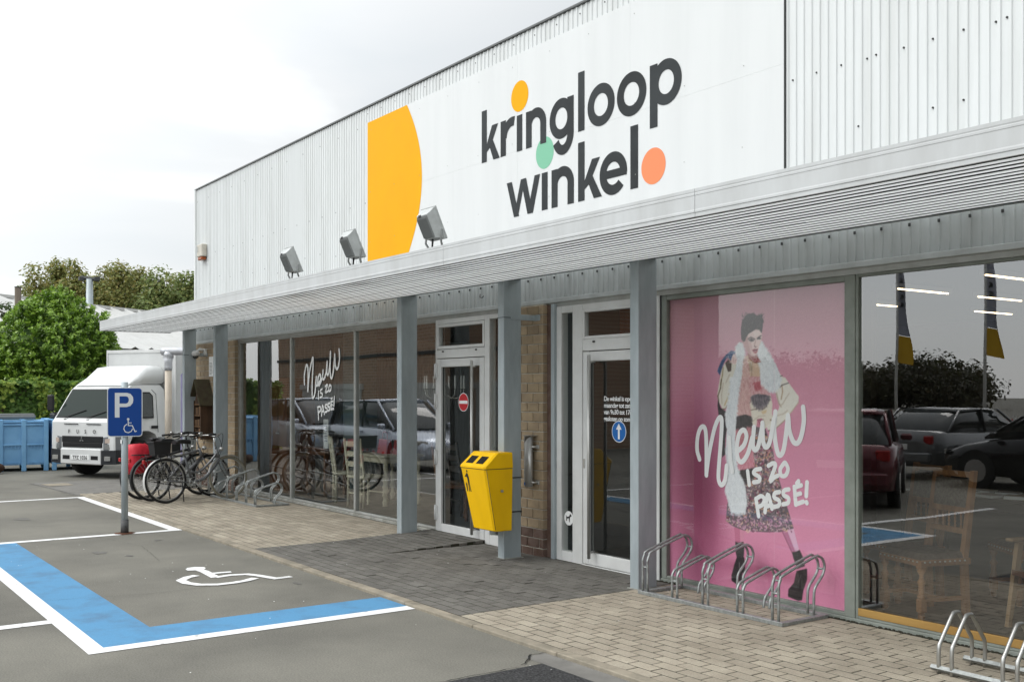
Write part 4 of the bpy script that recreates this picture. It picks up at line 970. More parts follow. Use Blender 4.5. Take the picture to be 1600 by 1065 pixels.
dg_ = thing('door_sticker', 'round white sticker with a black dog on the sidelight glass', 'sticker', (x, -.003, z))
MB().add(dsc(.072, 0), [tuple(range(40))]).build('disc', M['white_print'], dg_)
dog = [(-.04, -.03), (-.028, -.03), (-.022, -.005), (.0, -.0), (.008, -.038), (.018, -.038), (.02, .006), (.034, .02), (.046, .022), (.044, .034), (.03, .042), (.024, .05), (.018, .038), (.006, .018), (-.03, .012), (-.042, .03), (-.046, .026), (-.038, .0)]
MB().add([(a, -.001, b) for a, b in dog], [tuple(range(len(dog)))]).build('dog_figure', M['black_print'], dg_)
x, z = on_wall(944, 624)
ht = thing('door_lettering', 'four lines of small white opening hours on the entrance door', 'lettering', (x, -.004, z))
for k, s in enumerate(('De winkel is open:', 'maandag tot zaterdag', 'van 9u30 tot 17u30', 'gesloten op zondag')):
    text_on(s, .064, (0, 0, -.012 - k * .064), M['white_print'], ht, space=.92, bold=.0012)

# ------------------------------------------------------------------ floodlights on the canopy edge
def floodlight(u, v, label, sc=1.0):
    x, _z = on_wall(u, v, -1.60)
    f = thing('floodlight', label, 'floodlight', (x, -1.60, CT - .01), 0, 'floodlights on the canopy')
    b = MB(); th = R(-24)
    def tr(p):      # housing tilted toward the sign; local y = out of the wall
        a, b_, c = p; a *= .74; b_ *= .52; c *= .74; return (a, b_ * math.cos(th) + c * math.sin(th), -b_ * math.sin(th) + c * math.cos(th) + .105)
    hs = [[(sx * .165, y, z) for sx, y, z in ((-1, .08, .0), (1, .08, .0), (1, .08, .40), (-1, .08, .40))], [(sx * .165, y, z) for sx, y, z in ((-1, .05, .0), (1, .05, .0), (1, .05, .40), (-1, .05, .40))], [(sx * .14, y, z) for sx, y, z in ((-1, -.02, .03), (1, -.02, .03), (1, -.02, .37), (-1, -.02, .37))], [(sx * .12, y, z) for sx, y, z in ((-1, -.09, .05), (1, -.09, .05), (1, -.10, .35), (-1, -.10, .35))]]
    b.loft([[tr(p) for p in r_] for r_ in hs]).build('housing', FL, f)
    fins = MB()
    for k in range(14):
        xx = -.11 + k * .017
        fins.loft([[tr(p) for p in ((xx, -.125, .07), (xx + .006, -.125, .07), (xx + .006, -.13, .31), (xx, -.13, .31))], [tr(p) for p in ((xx, -.088, .055), (xx + .006, -.088, .055), (xx + .006, -.098, .345), (xx, -.098, .345))]])
    fins.build('cooling_fins', FLD, f)
    MB().loft([[tr(p) for p in ((-.172, .08, -.01), (.172, .08, -.01), (.172, .08, .41), (-.172, .08, .41))], [tr(p) for p in ((-.172, .1, -.01), (.172, .1, -.01), (.172, .1, .41), (-.172, .1, .41))]]).build('front_rim', FL, f)
    MB().add([tr((-.15, .102, .02)), tr((.15, .102, .02)), tr((.15, .102, .38)), tr((-.15, .102, .38))], [(0, 1, 2, 3)]).build('lens', M['glass_dark'], f)
    MB().loft([[tr(p) for p in ((-.07, -.118, .335), (-.02, -.118, .335), (-.02, -.10, .36), (-.07, -.10, .36))], [tr(p) for p in ((-.07, -.10, .335), (-.02, -.10, .335), (-.02, -.085, .36), (-.07, -.085, .36))]]).build('latch', M['black_plastic'], f)
    br = MB()
    for s in (-1, 1):
        p = tr((s * .182, .04, .12)); br.tube([p, (p[0], p[1] - .01, .09), (s * .115, -.0, .035), (s * .07, .0, .012)], .011, 6)
    br.box(-.085, .085, -.03, .03, .006, .016); br.build('bracket', FLD, f)
    MB().tube([tr((0, -.05, .03)), (0, -.04, .02), (.02, .0, .012)], .011, 6).build('cable', M['black_plastic'], f)
    return f
FL = mat('floodlight_grey', (.50, .52, .51), .5, color2=(.42, .435, .425), scale=12); FLD = mat('floodlight_fins', (.20, .21, .205), .55)
floodlight(461, 425, 'grey floodlight on the canopy, farthest from the sign letters'); floodlight(557, 405, 'grey floodlight on the canopy left of the yellow shape'); floodlight(681, 380, 'grey floodlight on the canopy, nearest to the sign letters')

# ------------------------------------------------------------------ alarm box on the wall
al = thing('alarm_box', 'small cream alarm siren box with orange base on the wall', 'alarm', (-19.02, -.016, 4.33))
MB().box(-.14, .14, -.10, 0, -.07, .16, .012).build('housing', mat('cream_plastic', (.52, .49, .42), .5, var=.1), al)
MB().box(-.13, -.06, -.103, -.099, .02, .12).build('grille', M['alu_grey'], al); MB().box(-.11, .11, -.095, 0, -.13, -.072, .012).build('strobe', mat('amber', (.30, .075, .018), .3), al)

# ------------------------------------------------------------------ parking sign
ps = thing('parking_sign', 'blue P sign with wheelchair symbol on a galvanised pole', 'road sign', (-13.02, -3.06, 0))
MB().cyl((0, 0, .02), (0, 0, 1.855), .040, 20).build('pole', M['galv'], ps)
MB().tube([(0, 0, .012), (0, 0, .17)], [.047, .046], 20).build('sleeve', mat('sleeve_grey', (.10, .10, .10), .6), ps)
MB().cyl((.047, 0, .09), (.056, -.004, .09), .012, 8).build('bolt', M['trim_dark'], ps)
b = MB(); n = 14
b.add([(.0, 0, .018)] + [((.11 + .035 * random.random()) * math.cos(2 * math.pi * k / n), (.11 + .035 * random.random()) * math.sin(2 * math.pi * k / n), .006) for k in range(n)], [(0, k + 1, (k + 1) % n + 1) for k in range(n)]).build('rusty_base', mat('rust', (.12, .042, .018), .95, color2=(.06, .025, .014), scale=30, bump=.5, bscale=80), ps)
# plate faces the driver coming along the bay: turned a little toward the road
plate = bpy.data.objects.new('sign_plate', None); col.objects.link(plate); plate.parent = ps; plate.location = (0, 0, 0); plate.rotation_euler = (0, 0, R(78))
def rrect(w, h, r, n=5):
    out = []
    for cx, cz, a0 in ((w / 2 - r, h / 2 - r, 0), (-w / 2 + r, h / 2 - r, 90), (-w / 2 + r, -h / 2 + r, 180), (w / 2 - r, -h / 2 + r, 270)):
        for k in range(n + 1): a = R(a0 + 90 * k / n); out.append((cx + r * math.cos(a), cz + r * math.sin(a)))
    return out
PZ = 1.487; yo = -.05
MB().prism([(a, b + PZ) for a, b in rrect(.405, .60, .04)], ident, yo, yo + .006).build('white_border', M['sign_white'], plate)
MB().prism([(a, b + PZ) for a, b in rrect(.385, .58, .032)], ident, yo - .0015, yo - .0002).build('blue_field', M['blue_sign'], plate)
MB().prism([(a, b + PZ) for a, b in rrect(.39, .585, .035)], ident, yo + .007, yo + .02).build('back_rim', M['galv'], plate)
yy = yo - .0022
b = MB().add([(a, yy, z) for a, z in ((-.115, PZ - .065), (-.062, PZ - .065), (-.062, PZ + .235), (-.115, PZ + .235))], [(0, 1, 2, 3)])
bow = [(-.062, .235), (.025, .235), (.065, .222), (.092, .185), (.096, .148), (.09, .11), (.062, .075), (.02, .062), (-.062, .062)]; bin_ = [(-.062, .193), (.012, .193), (.032, .186), (.043, .165), (.045, .148), (.042, .13), (.03, .112), (.012, .104), (-.062, .104)]
b.add([(a, yy - .0002, z + PZ) for a, z in bow] + [(a, yy - .0002, z + PZ) for a, z in bin_], [(i, i + 1, i + 10, i + 9) for i in range(8)]); b.build('letter', M['sign_white'], plate)
b = MB()
def rib2(b, pts, w, y):
    for (x0, z0), (x1, z1) in zip(pts[:-1], pts[1:]):
        t = Vector((x1 - x0, z1 - z0)).normalized(); nn = Vector((-t.y, t.x)) * w / 2; e_ = t * w * .25; y -= 2e-4
        b.add([(x0 + nn.x - e_.x, y, z0 + nn.y - e_.y), (x0 - nn.x - e_.x, y, z0 - nn.y - e_.y), (x1 - nn.x + e_.x, y, z1 - nn.y + e_.y), (x1 + nn.x + e_.x, y, z1 + nn.y + e_.y)], [(0, 1, 2, 3)])
ox, oz = .045, PZ - .205
rib2(b, [(-.008, .105), (-.006, .04), (.04, .04), (.07, -.035), (.088, -.028)], .011, yy); rib2(b, [(-.006, .075), (.03, .072)], .009, yy - .0002)
rib2(b, [(-.022, .058), (-.05, .035), (-.058, .0), (-.04, -.036), (-.006, -.046), (.028, -.03), (.042, .0)], .010, yy - .0004); b.add([(-.008 + .015 * math.cos(k), yy - .0006, .118 + .015 * math.sin(k)) for k in np.linspace(0, 6.28, 14)[:-1]], [tuple(range(13))])
b.v = [(a + ox, y, z + oz) for a, y, z in b.v]; b.build('wheelchair_symbol', M['sign_white'], plate)
MB().box(-.048, .048, -.0295, .046, PZ + .17, PZ + .20).box(-.048, .048, -.0295, .046, PZ - .20, PZ - .17).build('clamp', M['galv'], plate)
MB().box(-.03, .03, -.0425, -.0415, 1.10, 1.15).build('pole_tag', M['white_print'], ps)

# ------------------------------------------------------------------ yellow litter bin on the post
bn = thing('litter_bin', 'bright yellow litter bin strapped to the post between the doors', 'litter bin', (-8.66, POST_Y0 - .004, 0))
def ringb(z, x0, x1, yf, yb=0.0, r=.02):
    return [(x0 + r, yf, z), (x1 - r, yf, z), (x1, yf + r, z), (x1, yb - .008, z), (x1 - .008, yb, z), (x0 + .008, yb, z), (x0, yb - .008, z), (x0, yf + r, z)]
b = MB().loft([ringb(.335, -.175, .205, -.20), ringb(.345, -.18, .21, -.22), ringb(.958, -.225, .225, -.345)]); b.build('body', M['bin_yellow'], bn)
b = MB().loft([ringb(.966, -.23, .23, -.352), ringb(.985, -.23, .23, -.352), ringb(1.105, -.222, .222, -.215), ringb(1.122, -.215, .215, -.195)]); b.build('hood', M['bin_yellow'], bn)
MB().box(-.22, .22, -.34, -.004, .9575, .967).build('seam', M['trim_dark'], bn)
for s in (-1, 1):
    c0 = s * .092; w2 = .064
    def fp(t, off=0.0): return (-.352 + t * .137 - off * .66, .985 + t * .12 + off * .75)
    y0, z0 = fp(.22, .002); y1, z1 = fp(.80, .002)
    MB().add([(c0 - w2, y0, z0), (c0 + w2, y0, z0), (c0 + w2, y1, z1), (c0 - w2, y1, z1)], [(0, 1, 2, 3)]).build('opening', M['black'], bn)
# litter symbol on the sloping front
def fr(xx, zz): return (xx, -.22 - (zz - .345) / .613 * .125 - .002, zz)
b = MB()
for pl in ([(-.12, .79), (-.095, .79), (-.088, .86), (-.10, .905), (-.125, .91), (-.14, .89), (-.162, .875), (-.158, .865), (-.137, .872), (-.122, .86)], [(-.118, .79), (-.105, .79), (-.110, .72), (-.122, .72)], [(-.102, .79), (-.092, .79), (-.084, .72), (-.096, .72)], [(-.165, .80), (-.14, .80), (-.145, .72), (-.16, .72)], [(-.168, .808), (-.137, .808), (-.137, .803), (-.168, .803)]): b.add([fr(a, z) for a, z in pl], [tuple(range(len(pl)))])
b.add([fr(-.108 + .012 * math.cos(k), .928 + .013 * math.sin(k)) for k in np.linspace(0, 6.28, 13)[:-1]], [tuple(range(12))]); b.build('tidyman_symbol', M['black_print'], bn)
MB().cyl((.222, -.14, .74), (.226 + .012, -.14, .74), .013, 12).build('lock', M['chrome'], bn)
MB().tube([(.2115, -.205, .352), (.2265, -.325, .955)], .0025, 4).build('door_seam', M['trim_dark'], bn)
for z in (.50, .85): MB().box(-.058, .062, .0, .226, z - .006, z + .006).box(.058, .10, .19, .2, z - .004, z + .004).build('strap', M['trim_dark'], bn)

# ------------------------------------------------------------------ wall ashtray
ash = thing('wall_ashtray', 'stainless steel tube ashtray fixed to the brick pier', 'ashtray', (-8.615, PIER_Y - .075, 0))
n = 20; r_ = .045
b = MB().loft([[(r_ * math.cos(2 * math.pi * k / n), r_ * math.sin(2 * math.pi * k / n), .745) for k in range(n)], [(r_ * math.cos(2 * math.pi * k / n), r_ * math.sin(2 * math.pi * k / n), 1.215 + .055 * math.cos(2 * math.pi * k / n)) for k in range(n)]], True, True); b.build('tube', mat('stainless', (.52, .52, .50), .38, metal=.5), ash)
MB().loft([[(.036 * math.cos(2 * math.pi * k / n) - .01, .036 * math.sin(2 * math.pi * k / n), 1.207 + .044 * math.cos(2 * math.pi * k / n)) for k in range(n)], [(.036 * math.cos(2 * math.pi * k / n) - .012, .036 * math.sin(2 * math.pi * k / n), 1.2085 + .044 * math.cos(2 * math.pi * k / n)) for k in range(n)]]).build('opening', M['black'], ash)
MB().box(-.055, .055, -.05, .07, 1.275, 1.281, .002).build('cap', M['steel_brushed'], ash)
for z in (.79, 1.16): MB().cyl((.03, .0, z), (.06, .07, z), .013, 10).box(.035, .09, .062, .074, z - .02, z + .02, .003).build('bracket', M['steel_brushed'], ash)
MB().box(-.02, .0, -.0465, -.0445, .765, .795).build('lock', M['blue_film'], ash)
MB().box(-.058, -.05, -.02, .06, .76, 1.27, .002).build('back_plate', M['steel_brushed'], ash)

# ------------------------------------------------------------------ bicycle racks
def arc_pts(c, r, a0, a1, n, plane=1):
    return [(c[0] + r * math.cos(R(a0 + (a1 - a0) * i / n)), c[1] + r * math.sin(R(a0 + (a1 - a0) * i / n))) for i in range(n + 1)]
def loop_path(h, d, low=0.0):
    "side outline of a wheel holder in (y, z): front upright, sloping top, round nose, kinked rear upright"
    p = [(0, .03), (0, h * .55)] + [(0.0, h * .62)] + [(.02, h * .72), (.06, h * .79)]
    p += [(d - .13, h - .06 * 0)] + [(d - .08, h + .005), (d - .03, h - .02), (d - .005, h - .075), (d - .02, h - .13), (d - .06, h - .175), (d - .115, h - .23), (d - .13, h - .29), (d - .13, .03)]
    return p
def holder(b, x, y0, h, d, gap=.058, r=.0105):
    for s in (-gap / 2, gap / 2):
        b.tube([(x + s, y0 + a, z) for a, z in [(p.x, p.y) for p in catmull(loop_path(h, d), 3)]], r, 8)
    b.cyl((x - gap / 2, y0, h * .5), (x + gap / 2, y0, h * .5), r * .8, 6); b.cyl((x - gap / 2, y0 + d - .012, h - .1), (x + gap / 2, y0 + d - .012, h - .1), r * .8, 6)
def rack(name, label, x0, x1, y0, y1, spots, hs, r=.0105, m='galv_rack', rz=0.0):
    root = thing(name, label, 'bicycle rack', (x0, y0, .025), rz)
    w = x1 - x0; d = y1 - y0
    MB().box(0, w, 0, .045, 0, .03, .003).build('front_rail', M[m], root); MB().box(0, w, d - .045, d, 0, .03, .003).build('rear_rail', M[m], root)
    for xx in (0, w - .05): MB().box(xx, xx + .05, .046, d - .046, .0, .026, .003).build('cross_rail', M[m], root)
    for k, sx in enumerate(spots):
        b = MB(); h = hs[k % len(hs)]; holder(b, sx, .022, h, d - (.0 if h > .4 else .1), r=r); b.build('wheel_holder', M[m], root)
    return root
rack('bicycle_rack', 'galvanised rack with five wheel holders in front of the pink poster', -6.47, -4.93, -.60, -.07, (.07, .42, .76, 1.12, 1.46), (.46, .33))
rack('bicycle_rack', 'grey rack at the left window holding the parked bicycles', -17.45, -14.62, -.75, -.22, (.30, .72, 1.14, 1.56, 1.98, 2.38, 2.74), (.33, .46))
rk = thing('bicycle_rack', 'shiny rack of pointed hoops at the right edge by the wood-silled window', 'bicycle rack', (-3.60, -.80, .025), R(0))
for y in (.0, .36): MB().tube([(-.02, y, .03), (1.6, y, .03)], .018, 4, smooth=False).build('rail', M['galv_rack'], rk)
for k in range(4):
    b = MB(); x0 = .03 + k * .40
    for s in (0, .085):
        pts = [(x0 + s, 0, .0), (x0 + s, 0, .15), (x0 + s, .03, .20), (x0 + s, .14, .33), (x0 + s, .165, .345), (x0 + s, .20, .345), (x0 + s, .225, .33), (x0 + s, .33, .20), (x0 + s, .36, .15), (x0 + s, .36, .0)]
        b.tube([tuple(p) for p in catmull(pts, 3)], .0125, 10)
    b.build('wheel_holder', M['chrome'], rk)

# ------------------------------------------------------------------ things on the left brick wall
WX = lambda u, v, y=PIER_Y: on_wall(u, v, y)
x, z = WX(318, 545)
cc = thing('security_camera', 'small white dome security camera on the left brick wall', 'camera', (-18.72, PIER_Y, 2.47))
MB().box(-.05, .05, -.05, 0, -.06, .06, .01).tube([(0, -.03, .03), (0, -.12, .05), (0, -.18, .0)], .028, 10).build('arm', M['alu'], cc)
MB().sphere((0, -.2, -.03), .075, 16, (1, 1, .8)).build('housing', M['alu'], cc); MB().sphere((0, -.2, -.075), .055, 16).build('dome', M['glass_dark'], cc)
x, z = WX(327, 565)
nt_ = thing('wall_notice', 'white paper notice on the brick wall under the camera', 'notice', (-18.42, PIER_Y - .006, 2.20))
MB().box(-.13, .13, -.003, 0, -.18, .18).build('sheet', M['white_print'], nt_)
tl = MB()
for k in range(9): tl.box(-.10, random.uniform(-.02, .10), -.0045, -.0035, .06 - k * .025, .068 - k * .025)
tl.build('print_lines', mat('print_grey', (.15, .15, .15), .8), nt_)
ih = thing('insect_hotel', 'brown wooden insect hotel with pitched roof on the brick wall', 'insect hotel', (-18.55, PIER_Y - .01, 0))
WD = mat('weathered_wood', (.085, .05, .03), .85, color2=(.045, .028, .018), scale=9, stretch=(1, 1, .2), bump=.3, bscale=50); WD2 = mat('pale_wood', (.22, .13, .07), .85, color2=(.13, .075, .04), scale=9, stretch=(1, 1, .2))
roof_m = mat('mossy_board', (.075, .068, .038), .9, color2=(.05, .036, .024), scale=7)
MB().box(-.20, .20, -.02, 0, .88, 1.58).build('back_board', WD, ih); MB().box(-.20, -.17, -.22, -.02, .88, 1.58).box(.17, .20, -.22, -.02, .88, 1.58).build('side_board', WD, ih)
for z in (.90, 1.10, 1.30, 1.5): MB().box(-.168, .168, -.21, -.022, z, z + .02).build('shelf', WD2, ih)
for k, z in enumerate((.925, 1.125, 1.325)):
    for j in range(5): MB().box(-.16 + j * .065, -.105 + j * .065, -.2, -.03, z, z + random.uniform(.10, .165), .004).build('log', WD2 if (j + k) % 2 else WD, ih)
for s in (-1, 1):
    MB().loft([[(s * .33, -.28, 1.50), (s * .33, .0, 1.50), (s * .31, .0, 1.48), (s * .31, -.28, 1.48)], [(s * .0, -.28, 1.97), (s * .0, .0, 1.97), (0, .0, 1.93), (0, -.28, 1.93)]]).build('roof_board', roof_m, ih)
MB().add([(-.2, -.2, 1.52), (.2, -.2, 1.52), (0, -.2, 1.9)], [(0, 1, 2)]).build('gable_board', WD, ih)
# ================================================================== BICYCLES (local: +x = forward, z up, rear hub at x = -.54)
BR = .345
def bicycle(label, loc, rz, lean, frame_col, opts):
    root = thing('bicycle', label, 'bicycle', loc, rz, 'bicycles parked at the rack'); root.rotation_euler = (lean, 0, rz)
    fm = mat('bike_frame', frame_col, .35, metal=.35, coat=.3); rub, chrome, blk = M['dark_rubber'], M['chrome'], M['black_plastic']
    tyre_m = opts.get('tyre', rub); rim_m = mat('rim_alloy', (.42, .42, .40), .35, metal=.9)
    RW, FW = (-.54, 0, BR), (.53, 0, BR)
    for nm, c in (('rear_wheel', RW), ('front_wheel', FW)):
        w = MB().cyl((c[0], -.035, c[2]), (c[0], .035, c[2]), .024, 12).cyl((c[0], -.07, c[2]), (c[0], .07, c[2]), .007, 8).build(nm, chrome, root)
        MB().ring(c, (0, 1, 0), BR - .019, .019, 48, 8).build('tyre', tyre_m if nm == 'front_wheel' else rub, w)
        MB().ring(c, (0, 1, 0), BR - .044, .010, 48, 6).build('rim', rim_m, w)
        sp = MB()
        for k in range(28):
            a = 2 * math.pi * k / 28; a2 = a + (.9 if k % 2 else -.9); sy = .028 if (k // 2) % 2 else -.028
            sp.tube([(c[0] + .02 * math.cos(a2), sy, c[2] + .02 * math.sin(a2)), (c[0] + (BR - .05) * math.cos(a), 0, c[2] + (BR - .05) * math.sin(a))], .0016, 4)
        sp.build('spokes', chrome, w)
    BB, ST, HT, HB = (-.09, 0, .29), (-.22, 0, .72), (.33, 0, .80), (.375, 0, .64)
    f = MB()
    for s in (-1, 1):
        f.tube([(RW[0], s * .065, RW[2]), (-.30, s * .045, .315), BB], .010, 8); f.tube([(RW[0], s * .065, RW[2]), (-.28, s * .04, .62), (-.20, 0, .66)], .008, 8)
    f.tube([BB, ST], .020, 10); f.cyl(HB, HT, .025, 12)
    if opts.get('step'):
        f.tube([tuple(p) for p in catmull([HB, (.26, 0, .50), (.12, 0, .36), BB], 5)], .027, 10); f.tube([tuple(p) for p in catmull([(.345, 0, .74), (.20, 0, .585), (.02, 0, .46), (-.14, 0, .46)], 5)], .017, 10)
    else:
        f.tube([HB, BB], .026, 10); f.tube([(.34, 0, .765), (-.20, 0, .66)], .020, 10)
    f.build('frame', fm, root)
    fk = MB().tube([HT, (.32, 0, .86)], .014, 10)
    for s in (-1, 1): fk.tube([tuple(p) for p in catmull([(.372, s * .02, .645), (.41, s * .055, .55), (.49, s * .055, .40), (FW[0], s * .055, FW[2])], 4)], .011, 8)
    fk.build('fork', opts.get('fork_m', fm), root)
    hb = MB().tube([(.32, 0, .85), (.30, 0, .98)], .013, 10).tube([tuple(p) for p in catmull([(.06, -.30, 1.02), (.20, -.28, 1.03), (.31, -.16, 1.03), (.33, 0, 1.0), (.31, .16, 1.03), (.20, .28, 1.03), (.06, .30, 1.02)], 4)], .0115, 8)
    hbo = hb.build('handlebar', chrome if opts.get('bright') else blk, root)
    for s in (-1, 1):
        MB().tube([(.05, s * .302, 1.02), (.17, s * .288, 1.03)], .017, 10).build('grip', blk, hbo)
        MB().tube([(.20, s * .27, 1.025), (.14, s * .31, .985), (.09, s * .31, .975)], .007, 6).build('brake_lever', blk, hbo)
    MB().cyl((.19, .24, 1.04), (.19, .24, 1.075), .024, 12).build('bell', chrome, hbo)
    sd = MB(); prof = [(-.145, .088, .0), (-.08, .085, .012), (.0, .058, .010), (.08, .028, .004), (.135, .017, -.004)]
    sd.loft([[(a - .24, wy * math.cos(t), .925 + dz + .028 * math.sin(t) + (.012 if math.sin(t) > 0 else 0)) for t in np.linspace(0, 2 * math.pi, 13)[:-1]] for a, wy, dz in prof], True, True)
    MB().cyl(ST, (-.25, 0, .91), .0135, 10).build('seat_post', chrome, root); sd.build('saddle', blk, root)
    cr_ = MB().ring((BB[0], -.05, BB[2]), (0, 1, 0), .088, .006, 32, 6); cr_.cyl((BB[0], -.09, BB[2]), (BB[0], .08, BB[2]), .018, 10)
    for k in range(5): a = k * 1.2566; cr_.tube([(BB[0], -.05, BB[2]), (BB[0] + .085 * math.cos(a), -.05, BB[2] + .085 * math.sin(a))], .006, 4)
    cr_.tube([(BB[0], -.08, BB[2]), (BB[0] + .12, -.085, BB[2] - .12)], .009, 6).tube([(BB[0], .08, BB[2]), (BB[0] - .12, .085, BB[2] + .12)], .009, 6); cro = cr_.build('crank', chrome, root)
    MB().box(BB[0] + .07, BB[0] + .17, -.17, -.095, BB[2] - .135, BB[2] - .112, .005).build('pedal', blk, cro); MB().box(BB[0] - .17, BB[0] - .07, .095, .17, BB[2] + .112, BB[2] + .135, .005).build('pedal', blk, cro)
    MB().tube([(BB[0], -.05, BB[2] + .088), (RW[0], -.05, RW[2] + .04)], .005, 5).tube([(BB[0], -.05, BB[2] - .088), (RW[0], -.05, RW[2] - .04)], .005, 5).build('chain', blk, root)
    if opts.get('guard'):
        for nm, c, a0, a1 in (('rear_mudguard', RW, 15, 205), ('front_mudguard', FW, 55, 175)):
            v, ff = [], []; N_ = 26
            for i in range(N_ + 1):
                a = R(a0 + (a1 - a0) * i / N_)
                for wy, rr_ in ((-.027, BR + .008), (-.012, BR + .018), (.012, BR + .018), (.027, BR + .008)): v.append((c[0] + rr_ * math.cos(a), wy, c[2] + rr_ * math.sin(a)))
                if i: ff += [(4 * i - 4 + k, 4 * i - 3 + k, 4 * i + 1 + k, 4 * i + k) for k in range(3)]
            mg = MB().add(v, ff, True); mg.build(nm, opts['guard'] if nm == 'front_mudguard' or not opts.get('rear_guard') else opts['rear_guard'], root, fix=False)
    if opts.get('rack', True):
        r_ = MB()
        for s in (-1, 1):
            r_.tube([(-.22, s * .05, .70), (-.36, s * .06, .725), (-.82, s * .06, .735), (-.84, 0, .735)], .006, 6).tube([(-.54, s * .07, BR), (-.66, s * .07, .73)], .006, 6).tube([(-.54, s * .07, BR), (-.46, s * .07, .73)], .006, 6)
        for k in range(4): r_.tube([(-.40 - k * .12, -.06, .735), (-.40 - k * .12, .06, .735)], .005, 5)
        r_.build('luggage_rack', blk, root)
    MB().tube([(-.30, .06, .30), (-.34, .16, .02)] if opts.get('kick', 1) > 0 else [(-.30, -.06, .30), (-.34, -.17, .015)], .009, 6).build('kickstand', blk, root)
    MB().sphere((.43, 0, .80), .036, 12).tube([(.36, 0, .78), (.42, 0, .80)], .008, 6).build('headlamp', chrome, root)
    MB().tube([tuple(p) for p in catmull([(.14, -.30, .98), (.36, -.16, 1.04), (.42, -.03, .88), (.36, 0, .70)], 5)], .004, 5).tube([tuple(p) for p in catmull([(.14, .30, .98), (.38, .16, 1.06), (.44, .03, .90), (.37, 0, .68), (.05, .01, .5)], 5)], .004, 5).build('cable', blk, root)
    MB().box(-.90, -.87, -.03, .03, .62, .68, .006).build('rear_lamp', mat('lamp_red', (.35, .02, .02), .3), root)
    if opts.get('crate'):
        b = MB(); b.loft([[(-.74, -.09, .745), (-.50, -.09, .745), (-.50, .09, .745), (-.74, .09, .745)], [(-.76, -.105, .945), (-.48, -.105, .945), (-.48, .105, .945), (-.76, .105, .945)]]); b.box(-.772, -.468, -.117, -.103, .93, .955, .004).box(-.772, -.468, .103, .117, .93, .955, .004).box(-.772, -.76, -.103, .103, .93, .955, .004).box(-.48, -.468, -.103, .103, .93, .955, .004)
        b.build('crate', blk, root)
    if opts.get('bag'):
        b = MB(); rr_ = random.Random(5); rings = []
        for i in range(10):
            z = .42 + .46 * i / 9; k = (.80, .92, .97, 1, 1, 1, .98, .95, .86, .62)[i]
            ring = []
            for a in np.linspace(0, 2 * math.pi, 25)[:-1]:
                c_, s2 = math.cos(a), math.sin(a); m_ = (abs(c_) ** 4 + abs(s2) ** 4) ** -.25
                ring.append((-.60 + (.19 * k * m_ + .010 * rr_.uniform(-1, 1)) * c_, -.02 + (.20 * k * m_ + .012 * rr_.uniform(-1, 1)) * s2, z + .012 * rr_.uniform(-1, 1)))
            rings.append(ring)
        b.loft(rings, True, True).build('bag_cover', mat('red_nylon', (.56, .022, .04), .5, color2=(.44, .016, .03), scale=14, bump=.5, bscale=18), root)
    return root
def place_bike(rear, front):
    rx, ry = rear; fx, fy = front; a = math.atan2(fy - ry, fx - rx); L_ = 1.07
    return ((rx + math.cos(a) * .54, ry + math.sin(a) * .54, .026), a)
l, a = place_bike((-16.74, -1.80), (-17.02, -.74))
bicycle('dark bicycle with a red rain cover over its rear rack', l, a, R(-5), (.03, .03, .032), dict(bag=1, guard=M['black_plastic'], kick=-1))
l, a = place_bike((-16.38, -1.74), (-16.62, -.70))
bicycle('grey bicycle between the red bag bike and the black crate bike', l, a, R(-7), (.18, .18, .185), dict(guard=M['black_plastic'], bright=True, kick=-1, rack=True))
l, a = place_bike((-15.915, -1.67), (-16.10, -.62))
bicycle('grey step-through bicycle with black plastic crate and white rear mudguard', l, a, R(-4), (.14, .145, .15), dict(step=True, crate=1, guard=mat('guard_steel', (.35, .35, .34), .4, metal=.7), rear_guard=mat('guard_white', (.62, .62, .60), .4), tyre=mat('cream_tyre', (.26, .245, .19), .8), bright=True, kick=-1))

# ================================================================== TRUCK (local: +x = forward, front bumper at x = 0)
tk = thing('box_truck', 'white box truck with roof deflector parked behind the blue bins', 'truck', (-21.98, -1.52, 0), math.atan2(-.906, .423) + R(3))
WHT = mat('truck_white', (.70, .71, .70), .3, coat=.4, color2=(.66, .67, .66), scale=2); BXW = mat('box_white', (.62, .63, .62), .45, color2=(.55, .56, .55), scale=1.5); DKP = mat('bumper_grey', (.028, .03, .033), .55)
HW = .90
def cabw(z): return HW - max(0, z - 1.12) * .15
prof = [(-.03, .44), (-.02, .70), (-.03, 1.13), (-.08, 1.20), (-.44, 1.80), (-.53, 1.865), (-.8, 1.89), (-1.34, 1.89), (-1.44, 1.80), (-1.47, .62), (-1.22, .62), (-1.10, .86), (-.92, .94), (-.66, .94), (-.48, .84), (-.36, .60), (-.34, .44)]
rings = []
for s, k in ((-1, .035), (-1, 0), (1, 0), (1, .035)):
    cx, cz = -.8, 1.2; ring = []
    for px, pz in prof:
        w = cabw(pz); y = s * (w if k else w - .035)
        ring.append((px + (cx - px) * k * .5, y, pz + (cz - pz) * k * .25))
    rings.append(ring)
MB().loft(rings, True).build('cab', WHT, tk)
def fx_(z): return -.08 - (z - 1.20) * .6
def on_ws(y, z, off=.006): return (fx_(z) + off * .92, y, z + off * .4)
b = MB(); b.add([on_ws(-.84, 1.21), on_ws(.84, 1.21), on_ws(.76, 1.80), on_ws(-.76, 1.80)], [(0, 1, 2, 3)]); b.build('windscreen_seal', M['black_plastic'], tk)
b = MB(); b.add([on_ws(-.81, 1.235, .010), on_ws(.81, 1.235, .010), on_ws(.735, 1.775, .010), on_ws(-.735, 1.775, .010)], [(0, 1, 2, 3)]); b.build('windscreen', mat('windscreen_glass', (.025, .035, .03), .05, spec=.12), tk)
